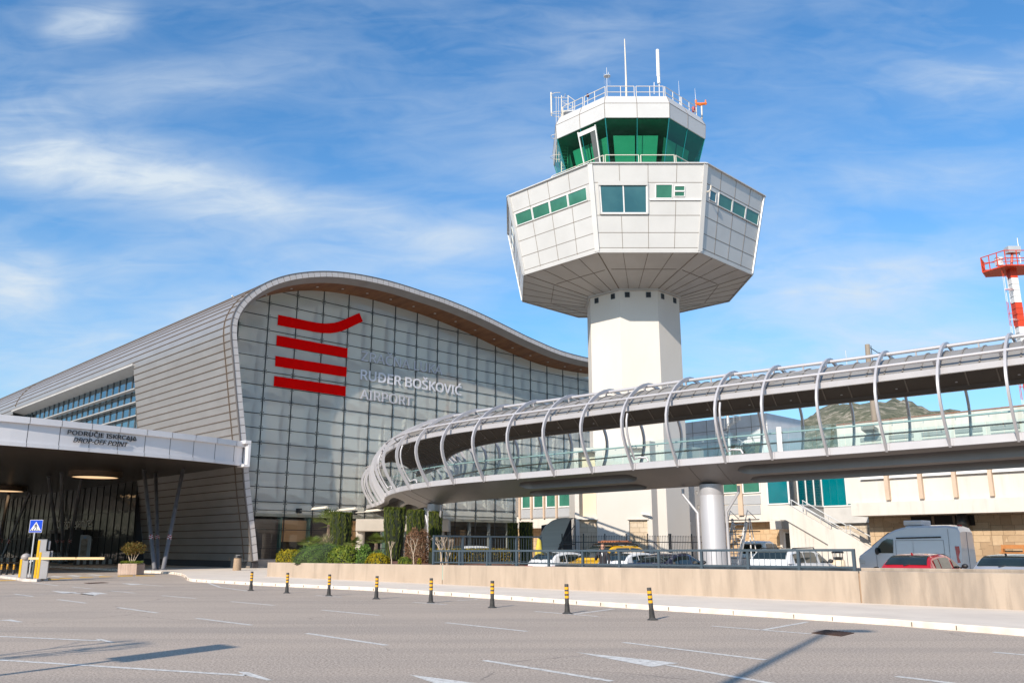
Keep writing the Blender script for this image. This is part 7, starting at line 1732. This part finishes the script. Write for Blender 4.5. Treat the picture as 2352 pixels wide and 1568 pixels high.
p = gp(*e5(345, 1432), .12); IC = thing('ball_topped_post', 'short grey post with a yellow edge and a grey ball on top', 'post', p, R(24))
build(MB().box((-.19, -.16, 0), (.19, .16, .98)), 'cabinet', M_CAB, IC, local=True, bevel=.02); build(MB().box((-.20, -.172, .02), (-.10, -.10, .95)), 'yellow_edge', M_YST, IC, local=True)
build(MB().sphere((.04, -.05, 1.06), .235, 18, 12, (1, 1, .85)), 'ball', mat('ball_grey', (.36, .33, .32), .5), IC, local=True, smooth=True); build(MB().obox((.36, -.1, .86), Vc(.12, 0, .04), Vc(0, .05, 0), Z*.04), 'camera', M_WHF, IC, local=True)
# crossing sign
p = gp(*e5(440, 1446), .12); SG = thing('crossing_sign', 'blue square pedestrian crossing sign on a thin grey pole beside the barrier', 'road sign', p, R(4))
build(MB().tube([Vc(0, 0, 0), Vc(0, 0, 2.95)], .035, 10), 'pole', M_GALV, SG, local=True, smooth=True); build(MB().lathe([(.13, 0), (.12, .03), (.04, .05)], n=12), 'base_plate', M_RUST, SG, local=True)
sx0, sy0, S_ = .05, 2.66, .66
def sq(h, y_, z0=0): return MB().prism([Vc(sx0-h, y_, sy0-h), Vc(sx0+h, y_, sy0-h), Vc(sx0+h, y_, sy0+h), Vc(sx0-h, y_, sy0+h)], Vc(0, -.006, 0))
pl_ = build(sq(S_/2, -.045), 'sign_plate', M_WHF, SG, local=True); build(sq(S_/2-.018, -.053), 'blue_field', mat('sign_blue', (.0, .055, .52), .4, spec=.3), pl_, local=True)
yv = -.062; tri = [Vc(sx0-.285, yv, sy0-.24), Vc(sx0+.285, yv, sy0-.24), Vc(sx0, yv, sy0+.235)]; build(MB().prism(tri, Vc(0, -.004, 0)), 'white_triangle', M_WHF, pl_, local=True)
m_ = MB(); yv = -.068
def blk(*q): m_.prism([Vc(sx0+x, yv, sy0+z) for x, z in q], Vc(0, -.003, 0))
blk(*[(.03*math.cos(k*math.pi/6)+.0, .125+.03*math.sin(k*math.pi/6)) for k in range(12)])
blk((-.035, .085), (.035, .085), (.04, -.03), (-.03, -.03)); blk((.03, .08), (.085, .01), (.07, -.03), (.055, -.025), (.06, .01), (.02, .05)); blk((-.03, .08), (-.085, .03), (-.095, -.01), (-.075, -.015), (-.06, .02), (-.02, .05))
blk((-.03, -.03), (.01, -.03), (-.06, -.12), (-.10, -.20), (-.13, -.195), (-.08, -.10)); blk((.0, -.03), (.04, -.03), (.075, -.12), (.10, -.195), (.07, -.20), (.035, -.11))
for x in (-.21, -.11, -.01, .09, .19): blk((x-.03, -.225), (x+.03, -.225), (x*.88+.022, -.165), (x*.88-.022, -.165))
build(m_, 'pedestrian_symbol', M_BLK, pl_, local=True)
# ---- things standing under the canopy
def spot(x, y, z=KH): return gp(*e5(x, y), z)
p = spot(820, 1190); TMc = thing('ticket_machine', 'yellow ticket machine with a black screen under the canopy', 'ticket machine', p, R(10))
m_ = MB(); m_.box((-.25, -.2, 0), (.25, .2, 1.05)); m_.box((-.42, -.25, 2.0), (.42, .25, 2.12)); build(m_, 'stand', M_TRIM, TMc, local=True); build(MB().box((-.42, -.24, 1.05), (.42, .2, 1.98)), 'yellow_case', mat('machine_yellow', (.80, .55, .0), .5), TMc, local=True, bevel=.02); build(MB().box((-.18, -.26, 1.5), (.18, -.2, 1.85)), 'screen', M_BLK, TMc, local=True); build(MB().box((-.10, -.275, 1.6), (.10, -.255, 1.72)), 'screen_symbol', M_WHF, TMc, local=True)
tr0 = None
for k in range(7):
    p = spot(828+21*k, 1225)
    if tr0 is None:
        tr0 = thing('luggage_trolley', '', 'luggage trolley', p, R(10)); m_ = MB()
        for s in (-.27, .27): m_.tube([Vc(s, .35, .1), Vc(s, .3, .95), Vc(s, .2, 1.05)], .022, 5)
        m_.tube([Vc(-.27, .2, 1.05), Vc(.27, .2, 1.05)], .025, 5); m_.tube([Vc(-.27, .33, .5), Vc(.27, .33, .5)], .02, 5); build(m_, 'frame', M_GALV, tr0, local=True)
        build(MB().box((-.28, -.55, .14), (.28, .4, .2)), 'platform', M_TRIM, tr0, local=True); t_ = tr0
    else: t_ = copy_tree(tr0); t_.location = p
    t_['label'] = 'grey luggage trolley in the nested row under the canopy, behind the boom'; t_['group'] = 'nested luggage trolleys'
p = spot(1262, 1225); AT = thing('advertising_totem', 'grey round shouldered advertising totem with a dark poster beside the entrance', 'totem', p, R(16))
m_ = MB(); pr = [(-.42, 0), (.62, 0), (.62, 2.3), (.5, 2.62), (.2, 2.75), (-.42, 2.75)]; m_.prism([Vc(x, -.2, z) for x, z in pr], Vc(0, .4, 0)); build(m_, 'case', mat('totem_grey', (.36, .36, .37), .4, .2), AT, local=True, bevel=.03); build(MB().box((-.3, -.215, .75), (.28, -.19, 2.35)), 'poster', mat('poster_dark', (.14, .09, .06), .4, col2=(.40, .32, .24), vs=2.5), AT, local=True); build(MB().obox((0, -.21, 2.5), Vc(.12, 0, 0), Vc(0, .015, 0), Z*.10), 'blue_mark', mat('mark_blue', (.25, .38, .55), .5), AT, local=True)
M_KBW = mat('dark_kerb_block', (.09, .075, .07), .8); M_KWP = mat('white_patch', (.52, .50, .47), .8)
for (xa, ya), (xb, yb), n_, lb in (((-20, 1196), (272, 1196), 3, 'low black and white painted kerb wall left of the ball topped post'), ((1130, 1236), (1720, 1228), 6, 'low black and white painted kerb wall in front of the entrance')):
    a, b_ = spot(xa, ya), spot(xb, yb); d = (b_-a); L_ = d.length; d.normalize(); o = thing('painted_kerb_wall', lb, 'kerb wall', a, math.atan2(d.y, d.x)); n2 = Vc(d.y, -d.x, 0); n2 = n2 if n2.y < 0 else -n2
    build(MB().beam(a+Z*.24, b_+Z*.24, .3, .48), 'wall_block', M_KBW, o); m_ = MB()
    for i in range(n_): c = a+d*L_*(i+.5)/n_+Z*.24; m_.obox(c+n2*.152, d*L_/n_*.25, n2*.006, Z*.22)
    build(m_, 'white_patches', M_KWP, o)
for x, lb in ((1050, 'left'), (530, 'right')): pass
# ================================================================ what stands behind the photographer and throws shadows into view
sd = Vc(ld.x, ld.y, 0)/math.hypot(ld.x, ld.y); tE = math.tan(SUN_EL)
M_LPOST = mat('lamp_post_grey', (.30, .31, .32), .5, .3)
hp_ = gp(1905, 1449); h = 13.5; bs_ = hp_-sd*h/tE; bs_.z = 0
LP = thing('street_lamp', 'tall grey street lamp behind the viewpoint whose shadow falls on the iron grating', 'street lamp', bs_); build(MB().tube([bs_, bs_+Z*h], [.13, .08], 10), 'pole', M_LPOST, LP, smooth=True); build(MB().obox(bs_+Z*h+Vc(.35, .05, 0), Vc(.55, .05, 0), Vc(-.02, .2, 0), Z*.09), 'lamp_head', M_LPOST, LP, bevel=.05)
c7p = [gp(*c7(*p)) for p in ((690, 655), (780, 683), (1420, 570), (1550, 588))]; m0 = (c7p[0]+c7p[1])/2; m1 = (c7p[2]+c7p[3])/2; wv = ((c7p[1]-c7p[0])+(c7p[3]-c7p[2]))/2; sl_ = (m1-m0).length; h0_ = 5.0; bs_ = m0-sd*h0_/tE; bs_.z = 0; hh = sl_*tE
BB = thing('hoarding', 'tall narrow hoarding on a pole behind the viewpoint, shading the road at left', 'sign', bs_); build(MB().tube([bs_, bs_+Z*(h0_+.1)], .07, 10), 'pole', M_LPOST, BB, smooth=True); wn_ = wv.normalized(); wv2 = wv/2
build(MB().obox(bs_+Z*(h0_+hh/2), wv2, Vc(-wn_.y, wn_.x, 0)*.04, Z*hh/2), 'panel', M_PANL, BB)
tp_ = gp(516, 1343.6); h = 15; bs_ = tp_-sd*h/tE; bs_.z = 0
if px(bs_+Z*.01)[0] < -60 or bs_.y < 3: FP = thing('flagpole', 'slender grey flagpole left of the picture casting a long thin shadow', 'flagpole', bs_); build(MB().tube([bs_, bs_+Z*h], [.09, .05], 8), 'pole', M_LPOST, FP, smooth=True); build(MB().sphere(bs_+Z*h, .09), 'finial', M_LPOST, FP, smooth=True)
q = gp(120, 1492); h = 6.5; bs_ = q-sd*(h*.8)/tE; bs_.z = 0; TRr = thing('bare_tree', 'leafless street tree left of the viewpoint casting faint branch shadows', 'tree', bs_); tb = MB(); random.seed(11)
def grow(p, d, l, r_, k):
    q = p+d*l; tb.tube([p, p.lerp(q, .5)+Vc(rnd(.06), rnd(.06), 0)*l, q], [r_, r_*.85, r_*.72], 5, cap=False)
    if k > 0:
        for j_ in range(3): grow(q, (d+Vc(rnd(.75), rnd(.75), .2+rnd(.3))).normalized(), l*.72, r_*.58, k-1)
build(MB().tube([bs_, bs_+Z*2.2], [.14, .11], 8), 'trunk', M_BARK, TRr); grow(bs_+Z*2.15, Vc(.05, .05, 1).normalized(), 1.3, .09, 4); build(tb, 'crown', M_BARK, TRr)
# unseen dark belt beyond the lanes, added to darken the mirrored wall's reflection
mb = MB(); random.seed(5); a0 = C0-U*40-V*22
for i in range(150):
    c = a0+V*(i*2.6)+U*rnd(.6); r_ = 1.5+.4*random.random(); hh_ = (3. if i < 40 else 4.3)+.9*random.random(); rows = [[Vc(c.x+r_*math.cos(k*.785)*math.cos(j_*.31)*(1+rnd(.15)), c.y+r_*math.sin(k*.785)*math.cos(j_*.31)*(1+rnd(.15)), hh_*math.sin(j_*.31)) for k in range(8)] for j_ in range(6)]; mb.grid(rows, closeu=True)
tag(build(mb, 'reflection_belt', leaf('belt_dark', (.012, .018, .008), (.035, .04, .014), 1.), None), 'unseen dark belt added beyond the lanes to darken the mirrored wall', 'added belt', kind='stuff')
